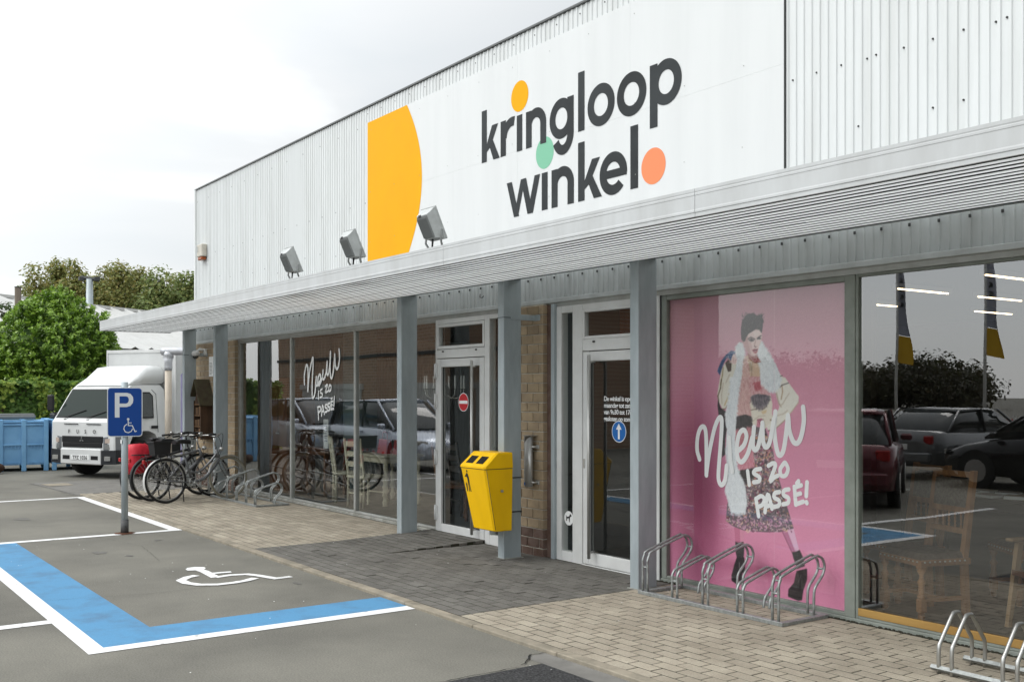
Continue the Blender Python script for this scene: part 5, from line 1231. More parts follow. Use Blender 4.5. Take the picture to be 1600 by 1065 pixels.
for y0, y1 in ((-.55, -.05), (.1, .62)):
    MB().tube([on_ws(y0, 1.20, .03), on_ws(y0 + .08, 1.24, .025), on_ws(y1, 1.36, .02)], .009, 5).build('wiper', M['black_plastic'], tk)
    MB().box(-.085, -.06, y0 - .04, y0 + .04, 1.15, 1.19, .004).build('wiper_cover', M['black_plastic'], tk)
# front panel furniture
MB().box(-.035, -.006, -.58, .58, .715, .85, .01).build('grille', M['black_plastic'], tk)
for z in (.745, .78, .815): MB().box(-.012, -.003, -.56, .56, z, z + .010).build('grille_bar', DKP, tk)
for a0 in (90, 210, 330):
    cx, cz = .055 * math.cos(R(a0)) * .62, .80 - .02 + .055 * math.sin(R(a0)) * .62; d = R(a0)
    MB().prism([(cx + .032 * math.cos(d), cz + .032 * math.sin(d)), (cx + .018 * math.cos(d + 1.57), cz + .018 * math.sin(d + 1.57)), (cx - .032 * math.cos(d), cz - .032 * math.sin(d)), (cx - .018 * math.cos(d + 1.57), cz - .018 * math.sin(d + 1.57))], lambda a, z, q_: (q_, a, z), -.004, .004).build('emblem', M['chrome'], tk)
for k, ch in enumerate('FUSO'):
    text_on(ch, .105, (-.010, -.40 + k * .235, .905), mat('badge_dark', (.09, .09, .09), .4, metal=.5), tk, rot=(R(90), 0, R(90)), nm='badge_letter', bold=.002)
MB().box(-.022, -.012, -.52, -.12, 1.085, 1.10).box(-.022, -.012, .12, .52, 1.085, 1.10).build('washer_slot', DKP, tk)
for s in (-1, 1):
    hl = MB().loft([[(-.004, s * .61, .57), (-.004, s * .60, .83), (-.05, s * .905, .87), (-.05, s * .905, .57)], [(-.06, s * .61, .57), (-.06, s * .60, .83), (-.30, s * .92, .89), (-.28, s * .92, .57)]]).build('headlight', mat('lamp_shell', (.24, .25, .26), .2, metal=.3), tk)
    MB().loft([[(.0, s * .64, .595), (.0, s * .64, .69), (-.045, s * .88, .70), (-.045, s * .88, .595)], [(-.06, s * .64, .595), (-.06, s * .64, .69), (-.08, s * .88, .70), (-.08, s * .88, .595)]]).build('lamp_reflector', M['chrome'], hl)
    MB().loft([[(.0, s * .66, .72), (.0, s * .66, .80), (-.045, s * .88, .83), (-.045, s * .88, .72)], [(-.06, s * .66, .72), (-.06, s * .66, .80), (-.08, s * .88, .83), (-.08, s * .88, .72)]]).build('indicator', mat('lamp_amber', (.62, .50, .42), .2, metal=.2), hl)
    MB().loft([[(.03, s * .58, .29), (.03, s * .58, .57), (-.03, s * .92, .58), (-.03, s * .92, .30)], [(-.30, s * .58, .30), (-.30, s * .58, .57), (-.42, s * .925, .58), (-.42, s * .925, .31)]]).build('bumper_corner', DKP, tk)
    MB().box(.012, .022, s * .74 - .08, s * .74 + .08, .37, .46, .01).build('fog_lamp', mat('fog_clear', (.5, .5, .48), .15, metal=.5), tk)
    # mirror
    MB().tube([(-.20, s * .86, 1.25), (-.12, s * 1.02, 1.35), (-.12, s * 1.02, 1.7)], .014, 6).build('mirror_arm', M['black_plastic'], tk); MB().box(-.16, -.10, s * 1.05 - .09, s * 1.05 + .09, 1.35, 1.68, .02).build('mirror', M['black_plastic'], tk)
    # side window, door seam, handle
    def sy(z, off=.006): return s * (cabw(z) + off)
    MB().add([(-.36, sy(1.20), 1.20), (-1.06, sy(1.20), 1.20), (-1.10, sy(1.66), 1.66), (-1.02, sy(1.74), 1.74), (-.58, sy(1.74), 1.74)], [(0, 1, 2, 3, 4)]).build('side_window_seal', M['black_plastic'], tk)
    MB().add([(-.41, sy(1.23, .009), 1.23), (-1.03, sy(1.23, .009), 1.23), (-1.07, sy(1.65, .009), 1.65), (-1.0, sy(1.71, .009), 1.71), (-.60, sy(1.71, .009), 1.71)], [(0, 1, 2, 3, 4)]).build('side_window', M['glass_dark'], tk)
    b = MB()
    for (x0, z0), (x1, z1) in (((-1.17, .90), (-1.19, 1.70)), ((-1.19, 1.70), (-1.08, 1.79)), ((-.30, .95), (-.30, 1.20)), ((-1.45, .80), (-1.17, .80)), ((-.46, .88), (-.30, 1.0))): b.tube([(x0, sy(z0, .001), z0), (x1, sy(z1, .001), z1)], .005, 4)
    b.build('door_seam', DKP, tk); MB().box(-1.16, -.98, sy(1.0) - .008, sy(1.0) + .012, .985, 1.045, .006).build('door_handle', M['black_plastic'], tk)
    # wheels
    w = MB().cyl((-.80, s * .62, .38), (-.80, s * .84, .38), .38, 28).build('wheel', M['dark_rubber'], tk); MB().cyl((-.80, s * .80, .38), (-.80, s * .846, .38), .23, 20).build('rim', mat('rim_grey', (.3, .3, .3), .5, metal=.5), w)
    w = MB().cyl((-4.4, s * .50, .38), (-4.4, s * .92, .38), .38, 28).build('wheel', M['dark_rubber'], tk)
MB().box(-.02, .035, -.579, .579, .28, .60, .02).build('bumper', WHT, tk); MB().box(.034, .038, -.50, -.30, .38, .46).box(.034, .038, .30, .50, .38, .46).build('bumper_vent', M['black_plastic'], tk); MB().box(-.03, -.004, -.56, .56, .62, .72, .01).build('lower_grille', M['black_plastic'], tk)
MB().box(.036, .042, -.265, .265, .37, .475, .004).build('number_plate', M['white_print'], tk)
text_on('TFZ 1036', .105, (.0435, 0, .385), M['black_print'], tk, rot=(R(90), 0, R(90)), nm='plate_text', align='CENTER', bold=.002)
rings = []
for px, z0, z1, w in ((-.50, 1.865, 1.88, .74), (-.78, 1.895, 2.08, .76), (-1.02, 1.905, 2.26, .77), (-1.25, 1.905, 2.30, .76), (-1.42, 1.92, 2.29, .75), (-1.50, 1.98, 2.27, .74)):
    rings.append([(px, -w, z0), (px, w, z0), (px, w, z0 + (z1 - z0) * .7), (px, w * .90, z1 - .008), (px, w * .5, z1), (px, -w * .5, z1), (px, -w * .90, z1 - .008), (px, -w, z0 + (z1 - z0) * .7)])
MB().loft(rings, True, True).build('roof_deflector', WHT, tk)
MB().box(-6.0, -1.56, -1.0, 1.0, .86, 2.64, .03).build('box_body', BXW, tk)
for s in (-1, 1): MB().box(-6.01, -1.55, s * 1.0 - .02, s * 1.0 + .02, 2.58, 2.655, .006).box(-6.01, -1.55, s * 1.0 - .02, s * 1.0 + .02, .83, .90, .006).build('box_rail', M['alu'], tk)
MB().box(-1.575, -1.545, -.99, .99, 2.58, 2.65, .006).box(-1.575, -1.545, -1.015, -.975, .86, 2.58, .006).box(-1.575, -1.545, .975, 1.015, .86, 2.58, .006).build('box_front_trim', M['alu'], tk)
MB().box(-6.2, -.5, -.4, .4, .42, .62).build('chassis', M['black_plastic'], tk)

# ================================================================== BLUE PALLET BINS
BLU = mat('bin_blue', (.215, .44, .68), .5, color2=(.155, .345, .58), scale=2.6, bump=.08, bscale=20)
def pallet_bin(label, loc, rz):
    r = thing('pallet_bin', label, 'plastic bin', loc, rz, 'blue plastic pallet bins')
    # front face is at local x = 0 (toward +x), 1.0 wide in y, 1.2 deep
    H_ = 1.14
    MB().box(-1.18, -.03, -.48, .48, .14, H_ - .03).build('body', BLU, r)
    for y in (-.5, -.045, .40):
        MB().box(-.03, .012, y, y + .10, .0, H_, .012).build('post', BLU, r)
        MB().box(-1.2, -1.15, y, y + .10, .0, H_, .012).build('post', BLU, r)
    for z0 in (H_ - .075, H_ - .135, .565):
        for y0, y1 in ((-.40, -.045), (.055, .40)): MB().box(-.03, .004, y0, y1, z0, z0 + .035, .006).build('rib', BLU, r)
    for y0 in (-.40, .055):
        for k in range(5): MB().box(-.03, .002, y0 + .02 + k * .07, y0 + .035 + k * .07, .50, .60, .003).build('rib', BLU, r)
        for k in range(12): MB().box(-.03, .004, y0 + .01 + k * .028, y0 + .024 + k * .028, .14, .20, .003).build('base_rib', BLU, r)
    MB().box(-1.2, .006, -.5, -.47, H_ - .04, H_, .008).box(-1.2, .006, .47, .5, H_ - .04, H_, .008).build('rim', BLU, r)
    return r
pallet_bin('light blue ribbed pallet bin left of the truck with grey lid', (-24.62, -2.12, 0), R(-8)); pallet_bin('light blue ribbed pallet bin mostly hidden behind the truck', (-24.50, -1.06, 0), R(-4)); pallet_bin('light blue ribbed pallet bin cut by the left picture edge', (-24.80, -3.2, 0), R(-8))
lid = thing('bin_lid', 'flat grey plastic lid lying on the left blue bin', 'lid', (-24.95, -2.45, 1.142), R(-8)); MB().box(-.5, .15, -.55, .62, 0, .10, .03).build('lid_top', mat('lid_grey', (.19, .20, .20), .5), lid); MB().box(-.48, .13, -.53, .60, .1, .115, .006).build('lid_rim', mat('lid_grey_rim', (.15, .16, .16), .5), lid)
lid = thing('bin_lid', 'black plastic lid on the bin beside the truck', 'lid', (-24.9, -1.25, 1.142), R(-4)); MB().box(-.5, .2, -.22, .6, 0, .11, .02).build('lid_top', M['black_plastic'], lid); MB().box(-.48, .18, -.2, .58, .11, .13, .006).build('lid_rim', M['black_plastic'], lid)
sk_ = thing('sack', 'dark brown sack lying at the foot of the blue bins', 'sack', (-24.2, -2.62, 0)); MB().sphere((0, -.12, .12), .18, 12, (.8, 1, .62)).build('sack_body', mat('brown_sack', (.055, .03, .02), .9, var=.3, bump=.5, bscale=20), sk_)

# ================================================================== DOWNPIPE AND PURPLE SHEET BESIDE THE BUILDING
dp = thing('downpipe', 'cream downpipe wrapped in silver tape beside the truck', 'pipe', (-20.75, .55, 0))
p1 = at(263, 600, 21.0); dp.location = (p1.x, p1.y, 0)
rt = Vector((_s, _c, 0))
MB().cyl((0, 0, 0), (0, 0, 2.32), .068, 18).build('pipe', mat('cream_pipe', (.62, .56, .47), .5, color2=(.52, .45, .36), scale=3), dp)
FO = mat('silver_foil', (.52, .53, .55), .42, metal=.4, bump=.9, bscale=14)
MB().tube([(0, 0, 2.18), (0, 0, 2.25), (0, 0, 2.34), (0, 0, 2.46)], [.078, .082, .078, .11], 14).build('foil_collar', FO, dp)
MB().tube([tuple(-rt * .14 + Vector((0, 0, 2.56))), tuple(-rt * .05 + Vector((0, 0, 2.57))), tuple(rt * .3 + Vector((0, 0, 2.57))), tuple(rt * 1.2 + Vector((0, 0, 2.58)))], [.075, .082, .078, .075], 12).tube([(0, 0, 2.44), (0, 0, 2.56)], [.11, .09], 12).build('foil_elbow', FO, dp)
pur = thing('purple_sheet', 'narrow purple hanging sheet behind the left post', 'sheet', (0, 0, 0)); p2 = at(284, 600, 20.6); pur.location = (p2.x, p2.y, 0); pur.rotation_euler = (0, 0, R(90) - YAW)
MB().box(-.02, .5, -.02, .02, .1, 2.08, .008).build('sheet_panel', mat('purple_cloth', (.30, .28, .44), .7, var=.15, scale=4), pur); MB().loft([[(-.02, -.02, 2.08), (.5, -.02, 2.08), (.5, .02, 2.08), (-.02, .02, 2.08)], [(.15, -.02, 2.25), (.5, -.02, 2.35), (.5, .02, 2.35), (.15, .02, 2.25)]]).build('sheet_top', mat('purple_cloth_top', (.30, .28, .44), .7), pur)

# ================================================================== VEGETATION
def leaf_mesh(pts, normals, size, cols, elong=1.6, seed=1, axis=None):
    "one small pointed leaf blade per point"
    r_ = np.random.default_rng(seed); n = len(pts); pts = np.asarray(pts); nrm = np.asarray(normals) + r_.normal(0, .45, (n, 3)); nrm /= np.linalg.norm(nrm, axis=1)[:, None] + 1e-9
    t = r_.normal(0, 1, (n, 3)) if axis is None else np.asarray(axis) + r_.normal(0, .35, (n, 3)); t -= nrm * (t * nrm).sum(1)[:, None]; t /= np.linalg.norm(t, axis=1)[:, None] + 1e-9; bt = np.cross(nrm, t)
    s = size * r_.uniform(.6, 1.3, n)[:, None]; w = s / elong
    v = np.stack([pts - t * s * .5, pts - bt * w * .5 + nrm * s * .08, pts + t * s * .5, pts + bt * w * .5 + nrm * s * .08], 1).reshape(-1, 3)
    f = np.arange(4 * n).reshape(n, 4)
    me = bpy.data.meshes.new('leaves'); me.from_pydata(v.tolist(), [], f.tolist()); me.update()
    ci = r_.integers(0, len(cols), n); c = np.array(cols)[ci] * r_.uniform(.75, 1.25, (n, 1)); c4 = np.concatenate([np.repeat(c, 4, 0), np.ones((4 * n, 1))], 1).astype(np.float32)
    me.color_attributes.new('Col', 'FLOAT_COLOR', 'POINT').data.foreach_set('color', c4.ravel())
    return me
def leaf_mat(name, rough=.5, trans=.35):
    m = bpy.data.materials.new(name); m.use_nodes = True; nt = m.node_tree; b = nt.nodes['Principled BSDF']; a = nt.nodes.new('ShaderNodeAttribute'); a.attribute_name = 'Col'
    nt.links.new(a.outputs['Color'], b.inputs['Base Color']); b.inputs['Roughness'].default_value = rough
    tr = nt.nodes.new('ShaderNodeBsdfTranslucent'); nt.links.new(a.outputs['Color'], tr.inputs['Color']); mx = nt.nodes.new('ShaderNodeMixShader'); mx.inputs['Fac'].default_value = trans
    out = nt.nodes['Material Output']; nt.links.new(b.outputs['BSDF'], mx.inputs[1]); nt.links.new(tr.outputs['BSDF'], mx.inputs[2]); nt.links.new(mx.outputs['Shader'], out.inputs['Surface']); return m
LM = leaf_mat('leaf_matte', .6); LG = leaf_mat('leaf_glossy', .32, .25)
BARK = mat('bark', (.09, .075, .055), .9, color2=(.05, .04, .03), scale=10, stretch=(1, 1, .2), bump=.5, bscale=30)
def clumps(n, shape, seed):
    r_ = np.random.default_rng(seed); out = []
    while len(out) < n:
        p = r_.uniform(-1, 1, 3)
        if np.linalg.norm(p) <= 1 and np.linalg.norm(p) > .25: out.append(p * shape)
    return np.array(out)
def tree(name, label, cat, base, height, rx, crown0, cols, n_clump, n_leaf, size, seed, group=None, lm=None, spread=.42, cone=0.0):
    t = thing(name, label, cat, base, 0, group); rr_ = random.Random(seed); r_ = np.random.default_rng(seed)
    hz = (height - crown0) / 2; cz = crown0 + hz
    C = clumps(n_clump, np.array([rx, rx, hz]), seed)
    if cone: k = 1 - cone * (C[:, 2] / hz * .5 + .5); C[:, 0] *= k; C[:, 1] *= k
    C[:, 2] += cz
    tr_ = MB().tube([(0, 0, -.1), (.05 * rx, 0, crown0 * .6), (0, .04 * rx, cz), (.02, 0, height * .9)], [height * .022, height * .017, height * .011, .01], 8)
    for p in C[::max(1, n_clump // 14)]:
        s0 = max(.25 * height, p[2] - .35 * hz); tr_.tube([(0, 0, s0), (p[0] * .5, p[1] * .5, (s0 + p[2]) / 2 + .1), tuple(p)], [height * .009, height * .005, .01], 5)
    tr_.build('trunk', BARK, t)
    per = n_leaf // n_clump; cr = rx * spread; P_, N_ = [], []
    for p in C:
        d = r_.normal(0, 1, (per, 3)); d /= np.linalg.norm(d, axis=1)[:, None]; q_ = p + d * (cr * r_.uniform(.15, 1.0, (per, 1)) ** .6) * np.array([1, 1, .85]); P_.append(q_); N_.append(d * .6 + np.array([0, 0, .6]))
    link('crown', leaf_mesh(np.concatenate(P_), np.concatenate(N_), size, cols, 1.5, seed), lm or LM, t); return t
G_OL = [(.24, .27, .08), (.29, .29, .09), (.30, .26, .08), (.19, .23, .07), (.27, .265, .08)]; G_GR = [(.18, .24, .075), (.22, .27, .09), (.15, .20, .06), (.25, .26, .08)]
TL = ['leftmost tall olive-green tree behind the white-roofed shed', 'tall olive tree with the highest pointed top behind the shed', 'olive tree just left of the floodlight mast', 'thin-topped tree directly behind the floodlight mast', 'olive-brown tree right of the floodlight mast', 'broad brownish tree in the middle of the far tree row', 'rounded brown-green tree over the shed ridge', 'green-tipped tree left of the canopy corner wall', 'dark tree with ragged low top near the building corner', 'rightmost far tree touching the building corner']
for k, (u, v, rx, dd) in enumerate([(55, 420, 2.6, 74), (91, 404, 2.3, 76), (116, 411, 2.2, 72), (143, 428, 1.9, 80), (160, 415, 2.2, 77), (186, 412, 2.6, 73), (212, 411, 2.7, 76), (242, 420, 2.5, 72), (268, 428, 2.2, 78), (296, 432, 2.7, 74)]):
    p = at(u, v, dd); tree('poplar_tree', TL[k], 'tree', (p.x, p.y, 0), p.z, rx, 2.2, G_OL if k not in (7, 9) else G_GR, 95, 9500, .26, 30 + k, 'trees beyond the shed', spread=.36, cone=.7)
p = at(10, 482, 46); tree('leafy_tree', 'dark leafy tree at the left picture edge behind the laurel', 'tree', (p.x, p.y, 0), p.z, 2.0, .8, [(.035, .05, .02), (.05, .07, .025), (.06, .06, .022)], 40, 4200, .2, 51)
p = at(16, 455, 40); tree('young_tree', 'slender young tree with drooping leaves by the wooden pole', 'tree', (p.x, p.y, 0), p.z, .75, 2.6, [(.07, .10, .035), (.05, .085, .03)], 16, 420, .24, 52)
# clipped laurel
def laurel(name, label, base, rx, ry, h, seed, n=15000):
    t = thing(name, label, 'shrub', base); r_ = np.random.default_rng(seed); rr_ = random.Random(seed)
    st = MB()
    for k in range(9):
        a = k * .7; st.tube([(.1 * math.cos(a), .1 * math.sin(a), 0), (.4 * rx * math.cos(a), .4 * ry * math.sin(a), h * .45), (.75 * rx * math.cos(a), .75 * ry * math.sin(a), h * .8)], [.06, .04, .015], 6)
    st.build('stems', BARK, t)
    nc = n // 34; cd = r_.normal(0, 1, (nc, 3)); cd[:, 2] = np.abs(cd[:, 2]) * 1.1 - .4; cd /= np.linalg.norm(cd, axis=1)[:, None]
    lump = 1 + .07 * np.sin(cd[:, 0] * 7 + 1) * np.cos(cd[:, 1] * 6) + .06 * np.sin(cd[:, 2] * 8 + cd[:, 0] * 5)
    crad = lump * (1 - np.abs(r_.normal(0, .09, nc))); cp = cd * crad[:, None] * np.array([rx, ry, h * .55]) + np.array([0, 0, h * .45])
    shoot = cd * .7 + np.array([0, 0, .75]) + r_.normal(0, .25, (nc, 3)); shoot /= np.linalg.norm(shoot, axis=1)[:, None]
    k = np.repeat(np.arange(nc), 34); m = len(k); s_ = r_.uniform(0, .36, m); sp_ = r_.normal(0, 1, (m, 3)); sp_ -= shoot[k] * (sp_ * shoot[k]).sum(1)[:, None]; sp_ /= np.linalg.norm(sp_, axis=1)[:, None]
    ax_ = sp_ * .8 + shoot[k] * .75; P_ = cp[k] + shoot[k] * s_[:, None] + ax_ * .07; P_[:, 2] = np.maximum(P_[:, 2], .1)
    nr_ = shoot[k] * .9 - sp_ * .6
    tip = s_ > .27
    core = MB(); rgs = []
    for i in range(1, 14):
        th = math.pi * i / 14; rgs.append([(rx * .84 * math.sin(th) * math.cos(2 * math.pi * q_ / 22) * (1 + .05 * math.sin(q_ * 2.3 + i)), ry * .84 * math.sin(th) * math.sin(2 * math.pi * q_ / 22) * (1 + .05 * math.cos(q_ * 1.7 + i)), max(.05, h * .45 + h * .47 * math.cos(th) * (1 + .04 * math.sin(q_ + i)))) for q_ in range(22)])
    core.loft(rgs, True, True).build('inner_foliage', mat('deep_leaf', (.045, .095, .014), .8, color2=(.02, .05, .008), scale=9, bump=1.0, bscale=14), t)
    for nm, sel, cl in (('crown', ~tip, [(.125, .235, .026), (.165, .285, .036), (.095, .19, .022), (.14, .25, .028)]), ('young_leaves', tip, [(.22, .36, .045), (.28, .42, .06), (.18, .31, .036)])):
        link(nm, leaf_mesh(P_[sel], nr_[sel], .125, cl, 2.1, seed, axis=ax_[sel]), LG, t)
    return t
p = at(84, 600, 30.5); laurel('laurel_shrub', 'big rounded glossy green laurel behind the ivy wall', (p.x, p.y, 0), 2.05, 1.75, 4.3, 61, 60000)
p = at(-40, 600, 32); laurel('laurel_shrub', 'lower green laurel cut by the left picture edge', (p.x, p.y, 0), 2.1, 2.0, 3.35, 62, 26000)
# ivy-grown wall
iv = thing('ivy_wall', 'low wall overgrown with trailing yellow-green ivy behind the bins', 'ivy wall', (-29.3, -1.2, 0))
MB().box(-.12, .12, -4.5, 3.2, 0, 1.85).build('wall', M['brick_dark'], iv)
r_ = np.random.default_rng(70); n = 17000; yv = r_.uniform(-4.5, 3.2, n); zv = 2.0 - np.abs(r_.normal(0, .0, n)) - 1.95 * r_.random(n) ** 1.25; wob = .10 * np.sin(yv * 3.1) + .07 * np.sin(yv * 7.7 + zv * 3)
topb = r_.random(n) > .8; zv[topb] = 1.9 + .14 * r_.random(topb.sum()) + .08 * np.sin(yv[topb] * 5)
xv = .16 + .12 * r_.random(n) + wob; xv[topb] = r_.uniform(-.25, .35, topb.sum())
strand = (np.sin(yv * 6.5 + 1.1 * np.sin(zv * 3 + yv)) + .6 * np.sin(yv * 2.3 + zv * 4) + .5 * r_.normal(0, 1, n) > .8); xv[strand & ~topb] += .14
P_ = np.stack([xv, yv, zv], 1); NN = np.tile(np.array([[.8, 0, .35]]), (n, 1)); NN[topb] = (.2, 0, 1)
link('ivy_leaves', leaf_mesh(P_[~strand], NN[~strand], .125, [(.11, .21, .035), (.08, .165, .03), (.14, .245, .045)], 1.15, 71), LM, iv); link('ivy_strands', leaf_mesh(P_[strand], NN[strand], .12, [(.30, .40, .06), (.22, .33, .055), (.13, .22, .04), (.35, .43, .07)], 1.15, 72), LM, iv)

# ================================================================== SHED, MAST, POLE BEHIND
def cw(X, Z): return Vector((-Z * _c + X * _s, CAM_Y + Z * _s + X * _c, 0))     # camera right / depth -> world
dS, nS = Vector((.33, .944)), Vector((-.944, .33)); E1 = Vector((-16.2, 40.0))
shed = thing('storage_shed', 'shed with white corrugated sheet roof beyond the truck', 'shed', (0, 0, 0))
def sp(t, w, z): a = E1 + dS * t + nS * w; q_ = cw(a.x, a.y); return (q_.x, q_.y, z)
rs, fs = [], []; tt = np.arange(-9, 30, .25); 
for k, t in enumerate(tt):
    dz = .10 if k % 4 in (0,) else 0.0
    rs += [sp(t, -.25, 3.50 + dz), sp(t, 7.0, 5.86 + dz)]
    if k: fs.append((2 * k - 2, 2 * k - 1, 2 * k + 1, 2 * k))
RFW = mat('roof_white', (.52, .52, .505), .6, color2=(.45, .45, .43), scale=1.0, lo=.3, hi=.55); MB().add(rs, fs).build('roof', RFW, shed)
rs, fs = [], []
for k, t in enumerate(tt):
    rs += [sp(t, 7.0, 5.86), sp(t, 14.2, 3.5)]
    if k: fs.append((2 * k - 2, 2 * k - 1, 2 * k + 1, 2 * k))
MB().add(rs, fs).build('roof', RFW, shed)
for k in range(0, 39):
    t = -9 + k; MB().loft([[sp(t, 6.85, 5.84), sp(t + .86, 6.85, 5.84), sp(t + .86, 6.85, 5.98), sp(t, 6.85, 5.98)], [sp(t, 7.15, 5.84), sp(t + .86, 7.15, 5.84), sp(t + .86, 7.15, 5.98), sp(t, 7.15, 5.98)]]).build('ridge_tile', RFW, shed)
    if k % 1 == 0: MB().loft([[sp(t, -.30, 3.42), sp(t + .12, -.30, 3.42), sp(t + .12, -.30, 3.52), sp(t, -.30, 3.52)], [sp(t, -.24, 3.42), sp(t + .12, -.24, 3.42), sp(t + .12, -.24, 3.52), sp(t, -.24, 3.52)]]).build('rib_end', M['black_plastic'], shed)
MB().add([sp(-8.6, 0, 0), sp(29, 0, 0), sp(29, 0, 3.48), sp(-8.6, 0, 3.48)], [(0, 1, 2, 3)]).build('wall', M['strip'], shed); MB().add([sp(-8.6, 0, 0), sp(-8.6, 14, 0), sp(-8.6, 14, 3.48), sp(-8.6, 7, 5.8), sp(-8.6, 0, 3.48)], [(0, 1, 2, 3, 4)]).build('gable', M['strip'], shed)
MB().loft([[sp(-9, -.34, 3.36), sp(-9, -.20, 3.36), sp(-9, -.20, 3.44), sp(-9, -.34, 3.44)], [sp(30, -.34, 3.36), sp(30, -.20, 3.36), sp(30, -.20, 3.44), sp(30, -.34, 3.44)]]).build('gutter', M['galv'], shed)
p = at(140, 436, 64); mast = thing('light_mast', 'tall grey lighting mast with crossbar behind the shed', 'light mast', (p.x, p.y, 0))
MB().tube([(0, 0, 0), (0, 0, p.z)], [.30, .20], 12).build('pole', M['galv'], mast)
a_, b_ = rt * -.58, rt * .58; MB().tube([tuple(a_ + Vector((0, 0, p.z + .10))), tuple(b_ + Vector((0, 0, p.z - .05)))], .12, 4, smooth=False).build('crossbar', M['trim_dark'], mast)
for k in (-.5, .45): MB().box(rt.x * k - .16, rt.x * k + .16, rt.y * k - .16, rt.y * k + .16, p.z - .1, p.z + .14, .02).build('lamp_head', M['trim_dark'], mast)
p = at(28, 449, 42); wp = thing('wooden_pole', 'weathered wooden utility pole left of the tree row', 'pole', (p.x, p.y, 0)); MB().cyl((0, 0, 0), (0, 0, p.z), .125, 12).build('shaft', mat('pole_wood', (.17, .14, .11), .9, color2=(.11, .09, .07), scale=6, stretch=(1, 1, .15)), wp); MB().cyl((0, 0, p.z), (0, 0, p.z + .03), .135, 12).build('cap', M['trim_dark'], wp)
# ================================================================== FURNITURE BEHIND THE GLASS
OAK = mat('carved_oak', (.30, .155, .072), .5, color2=(.19, .09, .042), scale=12, stretch=(1, 1, .3)); LEA = mat('leather_brown', (.055, .036, .026), .5, color2=(.11, .08, .06), scale=30, bump=.5, bscale=60)
def turned(b, x, y, z0, z1, r=.022):
    n = 15; pr = []
    for i in range(n):
        t = i / (n - 1); k = 1.0
        if i in (2, 5, 9, 12): k = 1.5
        if i in (3, 4, 10, 11): k = .75
        if i in (0, n - 1): k = 1.2
        pr.append((z0 + (z1 - z0) * t, r * k))
    b.tube([(x, y, z) for z, _ in pr], [k for _, k in pr], 10)
def carved_chair(label, loc, rz):
    c = thing('carved_chair', label, 'chair', loc, rz, 'carved chairs in the right window')
    for x, y in ((-.21, -.20), (.21, -.20)):
        b = MB(); turned(b, x, y, .04, .42); b.box(x - .028, x + .028, y - .028, y + .028, .06, .16, .004).box(x - .03, x + .03, y - .03, y + .03, .38, .45, .004).sphere((x, y, .025), .028, 8); b.build('leg', OAK, c)
    for x in (-.2, .2):
        b = MB().loft([[(x - .024, .19, .0), (x + .024, .19, .0), (x + .024, .235, 0), (x - .024, .235, 0)], [(x - .024, .17, .45), (x + .024, .17, .45), (x + .024, .215, .45), (x - .024, .215, .45)], [(x - .022, .27, 1.10), (x + .022, .27, 1.10), (x + .022, .305, 1.10), (x - .022, .305, 1.10)]]); b.build('leg', OAK, c)
    MB().box(-.245, .245, -.235, .225, .40, .45, .006).build('seat_rail', OAK, c)
    MB().loft([[(-.235, -.23, .45), (.235, -.23, .45), (.22, .21, .45), (-.22, .21, .45)], [(-.20, -.19, .49), (.20, -.19, .49), (.19, .18, .49), (-.19, .18, .49)]]).build('seat', LEA, c)
    st = MB()
    for k in range(10): st.sphere((-.21 + k * .0467, -.238, .435), .008, 6)
    for k in range(9): st.sphere((.248, -.2 + k * .045, .435), .008, 6)
    st.build('nail_heads', M['steel_brushed'], c)
    for x in (-.2, .2): MB().box(x - .014, x + .014, -.18, .20, .13, .16).build('stretcher', OAK, c)
    MB().box(-.19, .19, -.02, .01, .13, .16).build('stretcher', OAK, c)
    def by(z): return .19 + (z - .45) / .65 * .10
    MB().loft([[(-.18, by(.82) - .02, .80), (.18, by(.82) - .02, .80), (.18, by(.82) + .02, .80), (-.18, by(.82) + .02, .80)], [(-.18, by(1.02) - .02, 1.03), (.18, by(1.02) - .02, 1.03), (.18, by(1.02) + .02, 1.03), (-.18, by(1.02) + .02, 1.03)]]).build('backrest', mat('embossed_leather', (.15, .125, .10), .45, color2=(.06, .045, .035), scale=45, bump=.8, bscale=70), c)
    for z in (.62, .775, 1.045): MB().box(-.18, .18, by(z) - .02, by(z) + .012, z, z + .045, .004).build('back_rail', OAK, c)
    for k in range(5): b = MB(); turned(b, -.13 + k * .065, by(.7), .66, .78, .008); b.build('spindle', OAK, c)
    return c
carved_chair('carved chair with turned legs and nailed seat, right of the poster edge', (-4.60, .66, .03), R(-18)); carved_chair('second carved chair half hidden beside the window mullion', (-5.05, 1.05, .03), R(-20)); carved_chair('carved chair set back in the shadow behind the front one', (-4.35, 1.75, .03), R(-35))
